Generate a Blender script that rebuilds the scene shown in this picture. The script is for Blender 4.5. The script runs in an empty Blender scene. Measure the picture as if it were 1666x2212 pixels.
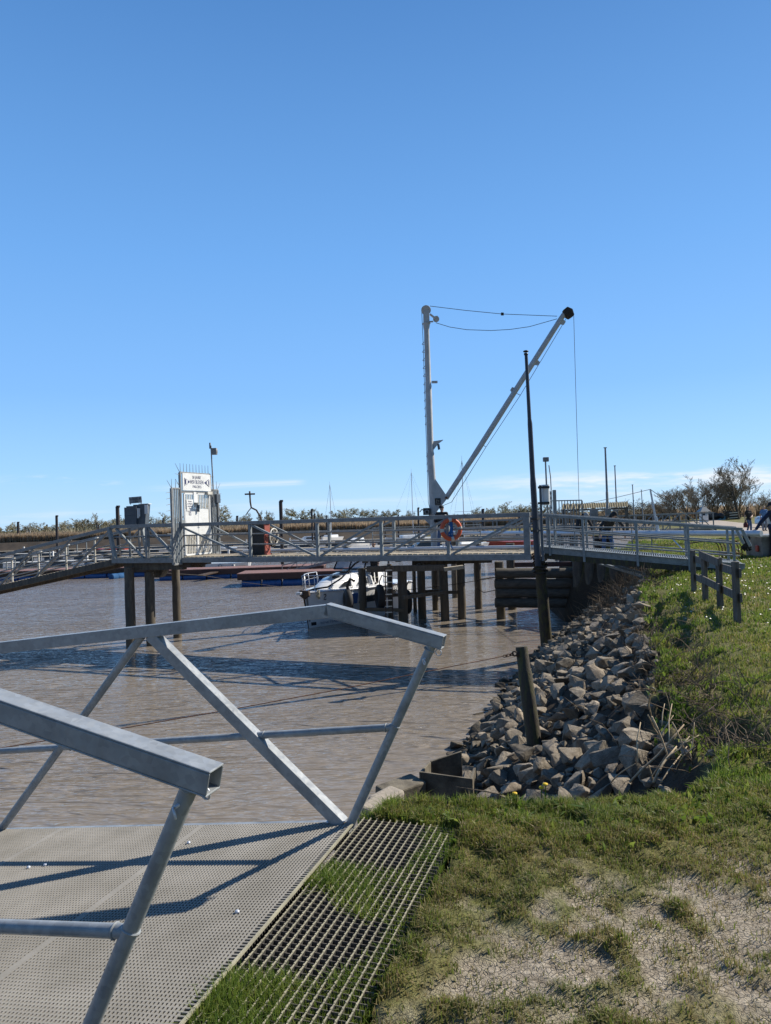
import bpy, math, random
import numpy as np
from mathutils import Vector, Matrix

# ------------------------------------------------------------------ camera
SC = bpy.context.scene
COL = SC.collection
F, CX, CY = 1534.0, 833.0, 1106.0          # focal length and centre in a 1666 x 2212 frame
EYE = 1.6
PITCH, ROLL = 0.0060, 0.033
cam = bpy.data.cameras.new('camera')
cam_o = bpy.data.objects.new('camera', cam)
COL.objects.link(cam_o)
cam.sensor_fit = 'VERTICAL'
cam.sensor_height = 36.0
cam.lens = 36.0 * F / 2212.0
cam.clip_start, cam.clip_end = 0.05, 5000.0
CM = Matrix.Rotation(math.pi / 2 + PITCH, 3, 'X') @ Matrix.Rotation(-ROLL, 3, 'Z')
cam_o.matrix_world = Matrix.Translation((0, 0, EYE)) @ CM.to_4x4()
SC.camera = cam_o

# ------------------------------------------------------------------ light
SUN_AZ, SUN_EL = math.radians(66.0), math.radians(39.0)      # azimuth clockwise from +Y
SKY_STRENGTH, SUN_STRENGTH, EXPOSURE = 0.10, 5.0, 0.42
wd = bpy.data.worlds.new("World"); SC.world = wd; wd.use_nodes = True
wn, wl = wd.node_tree.nodes, wd.node_tree.links
bg = wn['Background']; bg.inputs['Strength'].default_value = SKY_STRENGTH
sky = wn.new('ShaderNodeTexSky'); sky.sky_type = 'NISHITA'; sky.sun_disc = False
sky.sun_elevation = SUN_EL; sky.sun_rotation = SUN_AZ
sky.air_density, sky.dust_density, sky.ozone_density = 1.0, 0.15, 4.0
def wmath(op, a, b=None):
    n = wn.new('ShaderNodeMath'); n.operation = op
    for i, v in enumerate((a, b)):
        if v is None: continue
        if isinstance(v, (int, float)): n.inputs[i].default_value = v
        else: wl.new(v, n.inputs[i])
    return n.outputs[0]
def wrange(v, a, b, c=0.0, d=1.0):
    n = wn.new('ShaderNodeMapRange'); n.interpolation_type = 'SMOOTHSTEP'
    wl.new(v, n.inputs[0])
    for i, x in enumerate((a, b, c, d)): n.inputs[i + 1].default_value = x
    return n.outputs[0]
tc = wn.new('ShaderNodeTexCoord'); sx = wn.new('ShaderNodeSeparateXYZ'); wl.new(tc.outputs['Generated'], sx.inputs[0])
yy = wmath('MAXIMUM', sx.outputs[1], 0.05)
U = wmath('DIVIDE', sx.outputs[0], yy); V = wmath('DIVIDE', sx.outputs[2], yy)
front = wrange(sx.outputs[1], 0.2, 0.5)
def cloud(su, sv, off, lo, hi, v0, v1, v2, v3, u0, u1, u2, u3, tilt=0.0):
    cb = wn.new('ShaderNodeCombineXYZ')
    vt = wmath('SUBTRACT', V, wmath('MULTIPLY', U, tilt))
    wl.new(wmath('MULTIPLY', U, su), cb.inputs[0]); wl.new(wmath('MULTIPLY', vt, sv), cb.inputs[1]); cb.inputs[2].default_value = off
    nz = wn.new('ShaderNodeTexNoise'); nz.inputs['Scale'].default_value = 1.0; nz.inputs['Detail'].default_value = 7; nz.inputs['Roughness'].default_value = 0.62
    wl.new(cb.outputs[0], nz.inputs['Vector'])
    m = wrange(nz.outputs[0], lo, hi)
    for a, b, s in ((v0, v1, vt), (v3, v2, vt), (u0, u1, U), (u3, u2, U)):
        m = wmath('MULTIPLY', m, wrange(s, a, b))
    return wmath('MULTIPLY', m, front)
c1 = cloud(7, 60, 3.1, 0.40, 0.66, 0.012, 0.028, 0.040, 0.062, 0.02, 0.35, 2.2, 3.0)      # low bank over the right
c2 = cloud(3, 180, 7.7, 0.30, 0.52, 0.047, 0.0520, 0.0545, 0.0600, -0.36, -0.24, -0.13, -0.105, 0.012)  # trail
c3 = cloud(9, 75, 1.3, 0.50, 0.72, 0.050, 0.060, 0.068, 0.078, -0.62, -0.46, -0.40, -0.36)
c4 = cloud(5, 70, 5.3, 0.42, 0.70, 0.004, 0.012, 0.020, 0.034, -1.5, -1.0, 1.0, 1.5)
cl = wmath('MINIMUM', wmath('ADD', wmath('ADD', wmath('MULTIPLY', c1, 0.85), wmath('MULTIPLY', c2, 0.42)), wmath('ADD', wmath('MULTIPLY', c3, 0.45), wmath('MULTIPLY', c4, 0.25))), 0.9)
# clear spring air: the physical sky blended towards the deep blue of the day, by height above the horizon
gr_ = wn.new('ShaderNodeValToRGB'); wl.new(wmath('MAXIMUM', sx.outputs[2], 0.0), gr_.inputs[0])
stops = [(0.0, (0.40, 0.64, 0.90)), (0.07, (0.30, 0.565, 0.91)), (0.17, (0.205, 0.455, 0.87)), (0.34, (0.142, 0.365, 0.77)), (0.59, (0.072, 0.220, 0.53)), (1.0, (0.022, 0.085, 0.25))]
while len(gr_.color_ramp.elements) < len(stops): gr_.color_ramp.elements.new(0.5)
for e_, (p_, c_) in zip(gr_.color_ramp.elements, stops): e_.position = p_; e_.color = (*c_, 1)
gs = wn.new('ShaderNodeVectorMath'); gs.operation = 'SCALE'; wl.new(wrange(sx.outputs[1], -0.45, 0.42, 4.7, 9.2), gs.inputs['Scale']); wl.new(gr_.outputs[0], gs.inputs[0])   # dimmed behind the camera, out of view, to deepen shaded sides
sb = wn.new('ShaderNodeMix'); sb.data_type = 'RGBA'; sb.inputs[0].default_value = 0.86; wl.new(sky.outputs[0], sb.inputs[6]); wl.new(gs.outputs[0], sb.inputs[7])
mx = wn.new('ShaderNodeMix'); mx.data_type = 'RGBA'
wl.new(cl, mx.inputs[0]); wl.new(sb.outputs[2], mx.inputs[6]); mx.inputs[7].default_value = (7.0, 7.3, 7.7, 1)
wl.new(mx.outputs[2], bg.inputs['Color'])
sl = bpy.data.lights.new('sun', 'SUN'); sl.energy = SUN_STRENGTH; sl.angle = math.radians(0.53); sl.color = (1.0, 0.92, 0.79)
so = bpy.data.objects.new('sun', sl); COL.objects.link(so)
SUNV = Vector((math.sin(SUN_AZ) * math.cos(SUN_EL), math.cos(SUN_AZ) * math.cos(SUN_EL), math.sin(SUN_EL)))
so.rotation_euler = SUNV.to_track_quat('Z', 'Y').to_euler(); so.location = (30, 20, 40)
SC.view_settings.view_transform = 'Standard'; SC.view_settings.look = 'None'
SC.view_settings.exposure = EXPOSURE; SC.view_settings.gamma = 1.0
SC.cycles.max_bounces = 8
SC.cycles.transparent_max_bounces = 8

# ------------------------------------------------------------------ measuring from the photograph
def ray(px, py):
    return CM @ Vector(((px - CX) / F, -(py - CY) / F, -1.0))
def at(px, py, y):
    r = ray(px, py); k = y / r.y
    return Vector((r.x * k, y, EYE + r.z * k))
def on(px, py, z):
    r = ray(px, py); k = (z - EYE) / r.z
    return Vector((r.x * k, r.y * k, z))

# ------------------------------------------------------------------ materials
def newmat(name):
    m = bpy.data.materials.new(name); m.use_nodes = True
    return m, m.node_tree.nodes, m.node_tree.links, m.node_tree.nodes['Principled BSDF']
def noise(n, l, vec, scale, detail=4, rough=0.55):
    t = n.new('ShaderNodeTexNoise'); t.inputs['Scale'].default_value = scale; t.inputs['Detail'].default_value = detail
    t.inputs['Roughness'].default_value = rough
    if vec is not None: l.new(vec, t.inputs['Vector'])
    return t
def ramp(n, l, fac, stops):
    r = n.new('ShaderNodeValToRGB'); l.new(fac, r.inputs[0])
    els = r.color_ramp.elements
    while len(els) < len(stops): els.new(0.5)
    for e, (p, c) in zip(els, stops):
        e.position = p; e.color = (c[0], c[1], c[2], 1) if isinstance(c, (tuple, list)) else (c, c, c, 1)
    return r
def dark(c, k): return tuple(max(0.0, x * k) for x in c)
def tide_stain(n, l, colour, lo, hi, stain):              # mud and wet left by the tide, by height above the water
    g = n.new('ShaderNodeNewGeometry'); sp = n.new('ShaderNodeSeparateXYZ'); l.new(g.outputs['Position'], sp.inputs[0]); nz = noise(n, l, g.outputs['Position'], 5.0, 4)
    ad = n.new('ShaderNodeMath'); ad.operation = 'MULTIPLY_ADD'; l.new(nz.outputs[0], ad.inputs[0]); ad.inputs[1].default_value = 0.5; l.new(sp.outputs[2], ad.inputs[2])
    mr = n.new('ShaderNodeMapRange'); l.new(ad.outputs[0], mr.inputs[0])
    for i, x in enumerate((lo + 0.25, hi + 0.25, 1.0, 0.0)): mr.inputs[i + 1].default_value = x
    mx_ = n.new('ShaderNodeMix'); mx_.data_type = 'RGBA'; l.new(mr.outputs[0], mx_.inputs[0]); l.new(colour, mx_.inputs[6]); mx_.inputs[7].default_value = (*stain, 1); return mx_.outputs[2]
def mat(name, col, rough=0.6, metal=0.0, col2=None, scale=6.0, lo=0.35, hi=0.65, bump=0.0, bscale=40.0, stretch=None, fine=0.12, spec=0.5, rvar=0.12, tide=None):
    m, n, l, b = newmat(name)
    tc = n.new('ShaderNodeTexCoord'); vec = tc.outputs['Object']
    if stretch:
        mp = n.new('ShaderNodeMapping'); mp.inputs['Scale'].default_value = stretch; l.new(vec, mp.inputs[0]); vec = mp.outputs[0]
    t = noise(n, l, vec, scale, 6, 0.6)
    r = ramp(n, l, t.outputs[0], [(lo, col), (hi, col2 or dark(col, 0.78))])
    t2 = noise(n, l, vec, bscale, 3)
    r2 = ramp(n, l, t2.outputs[0], [(0.25, 1 - fine), (0.75, 1 + fine)])
    mxn = n.new('ShaderNodeMix'); mxn.data_type = 'RGBA'; mxn.blend_type = 'MULTIPLY'; mxn.inputs[0].default_value = 1.0
    l.new(r.outputs[0], mxn.inputs[6]); l.new(r2.outputs[0], mxn.inputs[7]); l.new(tide_stain(n, l, mxn.outputs[2], *tide) if tide else mxn.outputs[2], b.inputs['Base Color'])
    rr = n.new('ShaderNodeMapRange'); l.new(t.outputs[0], rr.inputs[0]); rr.inputs[3].default_value = max(0.03, rough - rvar); rr.inputs[4].default_value = min(1, rough + rvar)
    l.new(rr.outputs[0], b.inputs['Roughness'])
    b.inputs['Metallic'].default_value = metal; b.inputs['Specular IOR Level'].default_value = spec
    if bump:
        bp = n.new('ShaderNodeBump'); bp.inputs['Strength'].default_value = bump; bp.inputs['Distance'].default_value = 0.01
        l.new(t2.outputs[0], bp.inputs['Height']); l.new(bp.outputs[0], b.inputs['Normal'])
    return m
def galv(name, col, rough=0.5, metal=0.55):
    m, n, l, b = newmat(name)
    tc = n.new('ShaderNodeTexCoord')
    v = n.new('ShaderNodeTexVoronoi'); v.inputs['Scale'].default_value = 55; l.new(tc.outputs['Object'], v.inputs['Vector'])
    t = noise(n, l, tc.outputs['Object'], 7, 6)
    r = ramp(n, l, t.outputs[0], [(0.25, dark(col, 0.68)), (0.5, col), (0.75, dark(col, 1.22))])
    sx = n.new('ShaderNodeSeparateColor'); l.new(v.outputs['Color'], sx.inputs[0])
    r2 = ramp(n, l, sx.outputs[0], [(0.0, 0.88), (1.0, 1.1)])
    mxn = n.new('ShaderNodeMix'); mxn.data_type = 'RGBA'; mxn.blend_type = 'MULTIPLY'; mxn.inputs[0].default_value = 1.0
    l.new(r.outputs[0], mxn.inputs[6]); l.new(r2.outputs[0], mxn.inputs[7]); l.new(mxn.outputs[2], b.inputs['Base Color'])
    rr = n.new('ShaderNodeMapRange'); l.new(sx.outputs[1], rr.inputs[0]); rr.inputs[3].default_value = rough - 0.08; rr.inputs[4].default_value = rough + 0.1
    l.new(rr.outputs[0], b.inputs['Roughness']); b.inputs['Metallic'].default_value = metal
    bp = n.new('ShaderNodeBump'); bp.inputs['Strength'].default_value = 0.12; bp.inputs['Distance'].default_value = 0.004
    l.new(t.outputs[0], bp.inputs['Height']); l.new(bp.outputs[0], b.inputs['Normal'])
    return m
M = {}
M['galv'] = galv('galvanised_steel', (0.28, 0.30, 0.315), 0.40, 0.10)
M['galv_old'] = galv('weathered_galvanised_steel', (0.24, 0.25, 0.255), 0.55, 0.10)
M['galv_light'] = galv('pale_galvanised_steel', (0.25, 0.275, 0.285), 0.5, 0.12)
M['grate'] = mat('grey_plastic_grating', (0.32, 0.30, 0.265), 0.75, 0, (0.225, 0.21, 0.18), 3, bump=0.2, bscale=300)
M['grate_yellow'] = mat('weathered_yellowish_grating', (0.40, 0.37, 0.26), 0.8, 0, (0.28, 0.26, 0.19), 9, bump=0.3, bscale=200)
M['grate_dark'] = mat('shaded_grating_bars', (0.055, 0.052, 0.045), 0.85, 0, (0.03, 0.028, 0.024), 14)  # shade between the bars, painted into the bodies below the pale tops
M['white'] = mat('white_paint', (0.78, 0.79, 0.79), 0.4, 0, (0.66, 0.67, 0.66), 4, fine=0.05)
M['gel'] = mat('white_boat_gelcoat', (0.80, 0.81, 0.82), 0.18, 0, (0.72, 0.73, 0.74), 2, fine=0.03, rvar=0.05)
M['crane'] = mat('pale_grey_crane_paint', (0.47, 0.49, 0.51), 0.5, 0, (0.37, 0.38, 0.39), 5, fine=0.1, bump=0.1)
M['dirty_white'] = mat('dirty_white_paint', (0.66, 0.64, 0.58), 0.5, 0, (0.40, 0.36, 0.28), 6, 0.4, 0.75, fine=0.12)
M['black'] = mat('black_paint', (0.022, 0.022, 0.024), 0.5, 0, (0.014, 0.014, 0.015), 5)
M['rubber'] = mat('black_rubber', (0.018, 0.018, 0.019), 0.75, 0, (0.028, 0.027, 0.026), 9, bump=0.2)
M['pile'] = mat('tarred_weathered_pile', (0.072, 0.062, 0.052), 0.8, 0, (0.16, 0.135, 0.10), 3.5, 0.40, 0.72, bump=0.7, bscale=30, stretch=(3, 3, 0.5), fine=0.25, tide=(-1.9, -1.1, (0.105, 0.085, 0.058)))
M['pile_moss'] = mat('mossy_timber', (0.055, 0.046, 0.036), 0.9, 0, (0.10, 0.10, 0.035), 5, 0.45, 0.7, bump=0.9, bscale=35, stretch=(3, 3, 0.5), fine=0.25)
M['pile_steel'] = mat('dark_steel_pile', (0.030, 0.026, 0.028), 0.6, 0.1, (0.075, 0.04, 0.03), 2.0, 0.5, 0.8)
M['log'] = mat('grey_weathered_log', (0.12, 0.105, 0.085), 0.9, 0, (0.06, 0.053, 0.044), 6, bump=0.7, bscale=25, stretch=(0.6, 3, 3))
M['plank'] = mat('grey_weathered_plank', (0.46, 0.40, 0.30), 0.85, 0, (0.28, 0.24, 0.18), 5, bump=0.4, bscale=50)
M['fence'] = mat('weathered_fence_timber', (0.16, 0.145, 0.125), 0.9, 0, (0.08, 0.07, 0.06), 7, bump=0.6, bscale=45, stretch=(3, 3, 0.5))
M['rust'] = mat('rusty_steel', (0.17, 0.07, 0.035), 0.85, 0.1, (0.07, 0.035, 0.022), 8, bump=0.5, bscale=60)
M['rustbrown'] = mat('dull_brown_rust', (0.10, 0.065, 0.045), 0.85, 0.1, (0.05, 0.035, 0.027), 8, bump=0.4)
M['redbrick'] = mat('brick_red_paint', (0.34, 0.085, 0.06), 0.6, 0, (0.24, 0.065, 0.05), 6)
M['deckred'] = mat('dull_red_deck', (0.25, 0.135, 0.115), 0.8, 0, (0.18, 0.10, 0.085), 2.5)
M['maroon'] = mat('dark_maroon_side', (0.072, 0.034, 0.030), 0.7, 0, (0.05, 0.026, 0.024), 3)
M['blue'] = mat('blue_plastic_drum', (0.02, 0.075, 0.24), 0.4, 0, (0.03, 0.11, 0.30), 3)
M['lightblue'] = mat('faded_blue_plastic_drum', (0.035, 0.11, 0.25), 0.8, 0, (0.025, 0.085, 0.20), 4, spec=0.15)
M['orange'] = mat('orange_life_ring', (0.72, 0.12, 0.035), 0.55, 0, (0.6, 0.10, 0.04), 7)
M['bluerope'] = mat('blue_rope', (0.03, 0.17, 0.45), 0.8, 0, (0.02, 0.10, 0.3), 30)
M['rope'] = mat('dark_rope', (0.05, 0.042, 0.035), 0.9, 0, (0.03, 0.026, 0.022), 30)
M['cream_rope'] = mat('pale_rope', (0.55, 0.50, 0.36), 0.9, 0, (0.40, 0.35, 0.26), 30)
M['cable'] = mat('steel_cable', (0.10, 0.10, 0.10), 0.6, 0.4, (0.06, 0.06, 0.06), 20)
M['alu'] = mat('white_aluminium_mast', (0.62, 0.65, 0.70), 0.35, 0.25, (0.55, 0.57, 0.62), 2, fine=0.04)
M['darkgrey'] = mat('slate_grey_cabinet', (0.085, 0.105, 0.13), 0.5, 0, (0.07, 0.085, 0.105), 3)
M['greymetal'] = mat('grey_sheet_metal', (0.26, 0.27, 0.28), 0.55, 0.2, (0.18, 0.18, 0.18), 4)
M['skip'] = mat('dirty_grey_steel_box', (0.26, 0.25, 0.24), 0.7, 0.1, (0.15, 0.135, 0.12), 3)
M['concrete'] = mat('stained_concrete', (0.20, 0.175, 0.13), 0.9, 0, (0.07, 0.06, 0.045), 5, bump=0.5, bscale=60)
M['kerb'] = mat('pale_sandstone_block', (0.36, 0.31, 0.25), 0.9, 0, (0.25, 0.22, 0.18), 7, bump=0.5, bscale=50)
M['navyink'] = mat('navy_ink', (0.02, 0.03, 0.13), 0.6, fine=0.02)
M['blackink'] = mat('black_ink', (0.015, 0.015, 0.02), 0.6, fine=0.02)
M['greyink'] = mat('grey_ink', (0.20, 0.21, 0.29), 0.6, fine=0.02)
M['tint'] = mat('dark_tinted_window', (0.02, 0.025, 0.03), 0.08, 0, (0.03, 0.035, 0.04), 3, rvar=0.03)
M['canvas'] = mat('blue_fender_cover', (0.05, 0.13, 0.32), 0.85, 0, (0.04, 0.10, 0.26), 8)
M['corrug'] = mat('lichen_corrugated_sheet', (0.33, 0.30, 0.20), 0.85, 0, (0.19, 0.17, 0.12), 6)
M['yellow'] = mat('yellow_petals', (0.75, 0.50, 0.02), 0.7)
M['bark'] = mat('grey_brown_bark', (0.105, 0.085, 0.06), 0.95, 0, (0.06, 0.05, 0.038), 3, bump=0.4, bscale=12)
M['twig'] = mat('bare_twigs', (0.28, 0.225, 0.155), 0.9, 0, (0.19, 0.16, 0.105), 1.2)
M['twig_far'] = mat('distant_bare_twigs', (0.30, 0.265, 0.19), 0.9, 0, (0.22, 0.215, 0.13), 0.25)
M['twig_green'] = mat('budding_twigs', (0.30, 0.285, 0.17), 0.9, 0, (0.25, 0.22, 0.145), 0.4)
M['ivy'] = mat('dark_evergreen_leaves', (0.035, 0.05, 0.016), 0.7, 0, (0.02, 0.03, 0.012), 2)
M['stalk'] = mat('bleached_dry_stalk', (0.52, 0.42, 0.28), 0.85, 0, (0.36, 0.27, 0.17), 9)
M['stalk_dark'] = mat('brown_dead_stems', (0.20, 0.14, 0.085), 0.9, 0, (0.11, 0.08, 0.05), 4)
M['skin'] = mat('skin', (0.55, 0.34, 0.25), 0.55, fine=0.03)
M['hair_fair'] = mat('fair_hair', (0.50, 0.34, 0.17), 0.7)
M['hair_dark'] = mat('dark_hair', (0.05, 0.035, 0.025), 0.7)
M['denim'] = mat('blue_denim', (0.11, 0.17, 0.29), 0.85, 0, (0.075, 0.115, 0.21), 9)
M['denim_pale'] = mat('pale_grey_denim', (0.22, 0.25, 0.30), 0.85, 0, (0.16, 0.18, 0.22), 9)
M['workblue'] = mat('bright_blue_work_trousers', (0.025, 0.10, 0.33), 0.8, 0, (0.02, 0.07, 0.24), 9)
M['cloth_black'] = mat('black_cloth', (0.016, 0.016, 0.019), 0.9, 0, (0.025, 0.025, 0.028), 9)
M['cloth_navy'] = mat('navy_cloth', (0.018, 0.024, 0.060), 0.85, 0, (0.014, 0.018, 0.042), 9)
M['cloth_blue'] = mat('blue_cotton', (0.09, 0.20, 0.40), 0.9, 0, (0.07, 0.16, 0.33), 9)
M['cloth_grey'] = mat('grey_knit', (0.38, 0.38, 0.37), 0.95, 0, (0.28, 0.28, 0.28), 30)
M['cloth_maroon'] = mat('dark_red_bag_cloth', (0.13, 0.03, 0.03), 0.85)
M['reflective'] = mat('pale_reflective_tape', (0.75, 0.72, 0.55), 0.5)
M['shoe'] = mat('dark_shoe_leather', (0.03, 0.025, 0.022), 0.6)
M['carpaint'] = mat('pale_silver_car_paint', (0.52, 0.57, 0.63), 0.25, 0.3, fine=0.03)
M['mud'] = mat('dark_tidal_mud', (0.095, 0.073, 0.052), 0.8, 0, (0.05, 0.04, 0.031), 0.6)
M['redhull'] = mat('red_hull', (0.42, 0.06, 0.04), 0.4)
M['greenish'] = mat('teal_tarpaulin', (0.10, 0.22, 0.24), 0.7)

# ------------------------------------------------------------------ geometry helpers
LOC = {}
class MB:
    def __init__(s): s.v, s.f = [], []
    def add(s, vs, fs):
        k = len(s.v); s.v += [tuple(p) for p in vs]; s.f += [tuple(i + k for i in q) for q in fs]; return s
    def frame(s, c, ex, ey, ez):                       # box from centre and three half-extent vectors
        c = Vector(c); ex, ey, ez = Vector(ex), Vector(ey), Vector(ez)
        vs = [c + a * ex + b * ey + d * ez for a in (-1, 1) for b in (-1, 1) for d in (-1, 1)]
        if ex.cross(ey).dot(ez) < 0: vs = [c + a * ey + b * ex + d * ez for a in (-1, 1) for b in (-1, 1) for d in (-1, 1)]
        return s.add(vs, [(0, 1, 3, 2), (4, 6, 7, 5), (0, 4, 5, 1), (2, 3, 7, 6), (0, 2, 6, 4), (1, 5, 7, 3)])
    def box(s, c, size): return s.frame(c, (size[0] / 2, 0, 0), (0, size[1] / 2, 0), (0, 0, size[2] / 2))
    def bar(s, p0, p1, w, h, up=(0, 0, 1)):            # rectangular section along p0-p1: w sideways, h along up
        p0, p1 = Vector(p0), Vector(p1); d = p1 - p0
        if d.length < 1e-6: return s
        u = Vector(up); side = d.cross(u)
        if side.length < 1e-5: side = d.cross(Vector((1, 0, 0)))
        side.normalize(); u = side.cross(d).normalized()
        return s.frame((p0 + p1) / 2, d / 2, side * w / 2, u * h / 2)
    def hollow(s, p0, p1, w, t=0.006):                 # open square hollow section
        p0, p1 = Vector(p0), Vector(p1); d = (p1 - p0); side = d.cross(Vector((0, 0, 1))).normalized(); u = side.cross(d).normalized()
        k = w / 2 - t / 2
        for a, b in ((side, u), (u, side)):
            for sg in (-1, 1):
                wd_ = w if a is u else w - 2 * t
                s.frame((p0 + p1) / 2 + a * k * sg, d / 2, b * wd_ / 2, a * t / 2)
        return s
    def tube(s, p0, p1, r0, r1=None, n=8, caps=True):
        r1 = r0 if r1 is None else r1
        return s.path([p0, p1], [r0, r1], n, caps)
    def path(s, pts, rad, n=6, caps=True):
        pts = [Vector(p) for p in pts]
        if isinstance(rad, (int, float)): rad = [rad] * len(pts)
        k0 = len(s.v); ref = None; m = len(pts)
        for i, p in enumerate(pts):
            d = (pts[min(i + 1, m - 1)] - pts[max(i - 1, 0)])
            if d.length < 1e-9: d = Vector((0, 0, 1))
            d.normalize()
            if ref is None: ref = d.orthogonal().normalized()
            ref = (ref - d * ref.dot(d))
            if ref.length < 1e-6: ref = d.orthogonal()
            ref.normalize(); q = d.cross(ref)
            for j in range(n):
                a = 2 * math.pi * j / n
                s.v.append(tuple(p + (ref * math.cos(a) + q * math.sin(a)) * rad[i]))
        for i in range(m - 1):
            for j in range(n):
                a, b = k0 + i * n + j, k0 + i * n + (j + 1) % n
                s.f.append((a, b, b + n, a + n))
        if caps:
            s.f.append(tuple(k0 + j for j in reversed(range(n)))); s.f.append(tuple(k0 + (m - 1) * n + j for j in range(n)))
        return s
    def ball(s, c, rx, ry=None, rz=None, n=10, m=7, rot=None):
        ry = rx if ry is None else ry; rz = rx if rz is None else rz; c = Vector(c)
        vs = []
        for i in range(m + 1):
            th = math.pi * i / m
            for j in range(n):
                ph = 2 * math.pi * j / n
                p = Vector((rx * math.sin(th) * math.cos(ph), ry * math.sin(th) * math.sin(ph), rz * math.cos(th)))
                vs.append(c + (rot @ p if rot else p))
        fs = [(i * n + j, (i + 1) * n + j, (i + 1) * n + (j + 1) % n, i * n + (j + 1) % n) for i in range(m) for j in range(n)]
        return s.add(vs, fs)
    def cap(s, p0, p1, r0, r1=None, n=10):             # capsule
        r1 = r0 if r1 is None else r1
        s.tube(p0, p1, r0, r1, n); s.ball(p0, r0, n=n, m=6); return s.ball(p1, r1, n=n, m=6)
    def prism(s, poly, off):                           # polygon of 3-D points extruded by off
        poly = [Vector(p) for p in poly]; off = Vector(off); n = len(poly)
        nrm = sum(((poly[i] - poly[0]).cross(poly[(i + 1) % n] - poly[0]) for i in range(1, n)), Vector())
        if nrm.dot(off) > 0: poly = poly[::-1]
        vs = poly + [p + off for p in poly]
        return s.add(vs, [tuple(range(n)), tuple(range(2 * n - 1, n - 1, -1))] + [(i, i + n, (i + 1) % n + n, (i + 1) % n) for i in range(n)])
    def torus(s, c, R, r, ax=(0, 1, 0), n=28, m=10, a0=0.0, a1=2 * math.pi):
        ax = Vector(ax).normalized(); e = ax.orthogonal().normalized(); g = ax.cross(e); c = Vector(c)
        full = abs(a1 - a0 - 2 * math.pi) < 1e-6
        k = n if full else n + 1; vs = []
        for i in range(k):
            a = a0 + (a1 - a0) * i / n; o = e * math.cos(a) + g * math.sin(a)
            for j in range(m):
                b = 2 * math.pi * j / m
                vs.append(c + o * (R + r * math.cos(b)) + ax * r * math.sin(b))
        fs = [(i * m + j, ((i + 1) % k) * m + j, ((i + 1) % k) * m + (j + 1) % m, i * m + (j + 1) % m) for i in range(n if full else n) for j in range(m) if full or i < n]
        return s.add(vs, fs)
    def build(s, name, m, parent=None, smooth=False, bevel=0.0):
        base = LOC.get(parent.name, Vector()) if parent else Vector()
        me = bpy.data.meshes.new(name)
        me.from_pydata([(p[0] - base.x, p[1] - base.y, p[2] - base.z) for p in s.v], [], s.f)
        me.update()
        me.materials.append(m if not isinstance(m, str) else M[m])
        if smooth: me.polygons.foreach_set('use_smooth', [True] * len(me.polygons))
        o = bpy.data.objects.new(name, me); COL.objects.link(o)
        if parent: o.parent = parent; LOC[o.name] = base
        if bevel:
            bv = o.modifiers.new('bevel', 'BEVEL'); bv.width = bevel; bv.segments = 2; bv.limit_method = 'ANGLE'; bv.angle_limit = math.radians(40)
        if smooth == 'auto':
            me.set_sharp_from_angle(angle=math.radians(40))
        return o
def tag(o, label=None, cat=None, group=None, kind=None):
    if label: o['label'] = label
    if cat: o['category'] = cat
    if group: o['group'] = group
    if kind: o['kind'] = kind
    return o
def thing(name, loc, label, cat, group=None):
    o = bpy.data.objects.new(name, None); COL.objects.link(o); o.empty_display_size = 0.2
    o.location = loc; LOC[o.name] = Vector(loc)
    return tag(o, label, cat, group)
def solo(mb, name, m, label, cat, group=None, smooth=False, bevel=0.0):   # a thing that is one mesh, its origin at its base
    zs = [p[2] for p in mb.v]; base = Vector((sum(p[0] for p in mb.v) / len(mb.v), sum(p[1] for p in mb.v) / len(mb.v), min(zs)))
    mb.v = [(p[0] - base.x, p[1] - base.y, p[2] - base.z) for p in mb.v]
    o = mb.build(name, m, None, smooth, bevel); o.location = base
    return tag(o, label, cat, group)
def copy_tree(o, parent=None):
    c = o.copy(); COL.objects.link(c)
    if parent: c.parent = parent
    for ch in list(o.children): copy_tree(ch, c)
    return c
def text(name, body, m, parent, origin, ex, ey, height, align='CENTER', extrude=0.002, width=None):
    cu = bpy.data.curves.new(name, 'FONT'); cu.body = body; cu.size = height * 1.4; cu.align_x = align; cu.align_y = 'CENTER'; cu.extrude = extrude
    cu.materials.append(M[m]); o = bpy.data.objects.new(name, cu); COL.objects.link(o)
    ex, ey = Vector(ex).normalized(), Vector(ey).normalized(); ez = ex.cross(ey).normalized(); ey = ez.cross(ex)
    base = LOC.get(parent.name, Vector()) if parent else Vector()
    sc = 1.0
    if width:
        bpy.context.view_layer.update(); w = o.dimensions.x
        if w > 0: sc = width / w
    mm = Matrix((ex * sc, ey, ez)).transposed().to_4x4(); mm.translation = Vector(origin) - base
    bpy.context.view_layer.update(); me = bpy.data.meshes.new_from_object(o.evaluated_get(bpy.context.evaluated_depsgraph_get()))
    bpy.data.objects.remove(o); bpy.data.curves.remove(cu); me.name = name; me.transform(mm)
    o = bpy.data.objects.new(name, me); COL.objects.link(o); o.parent = parent
    return o
WATER_Z = -2.45
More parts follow.
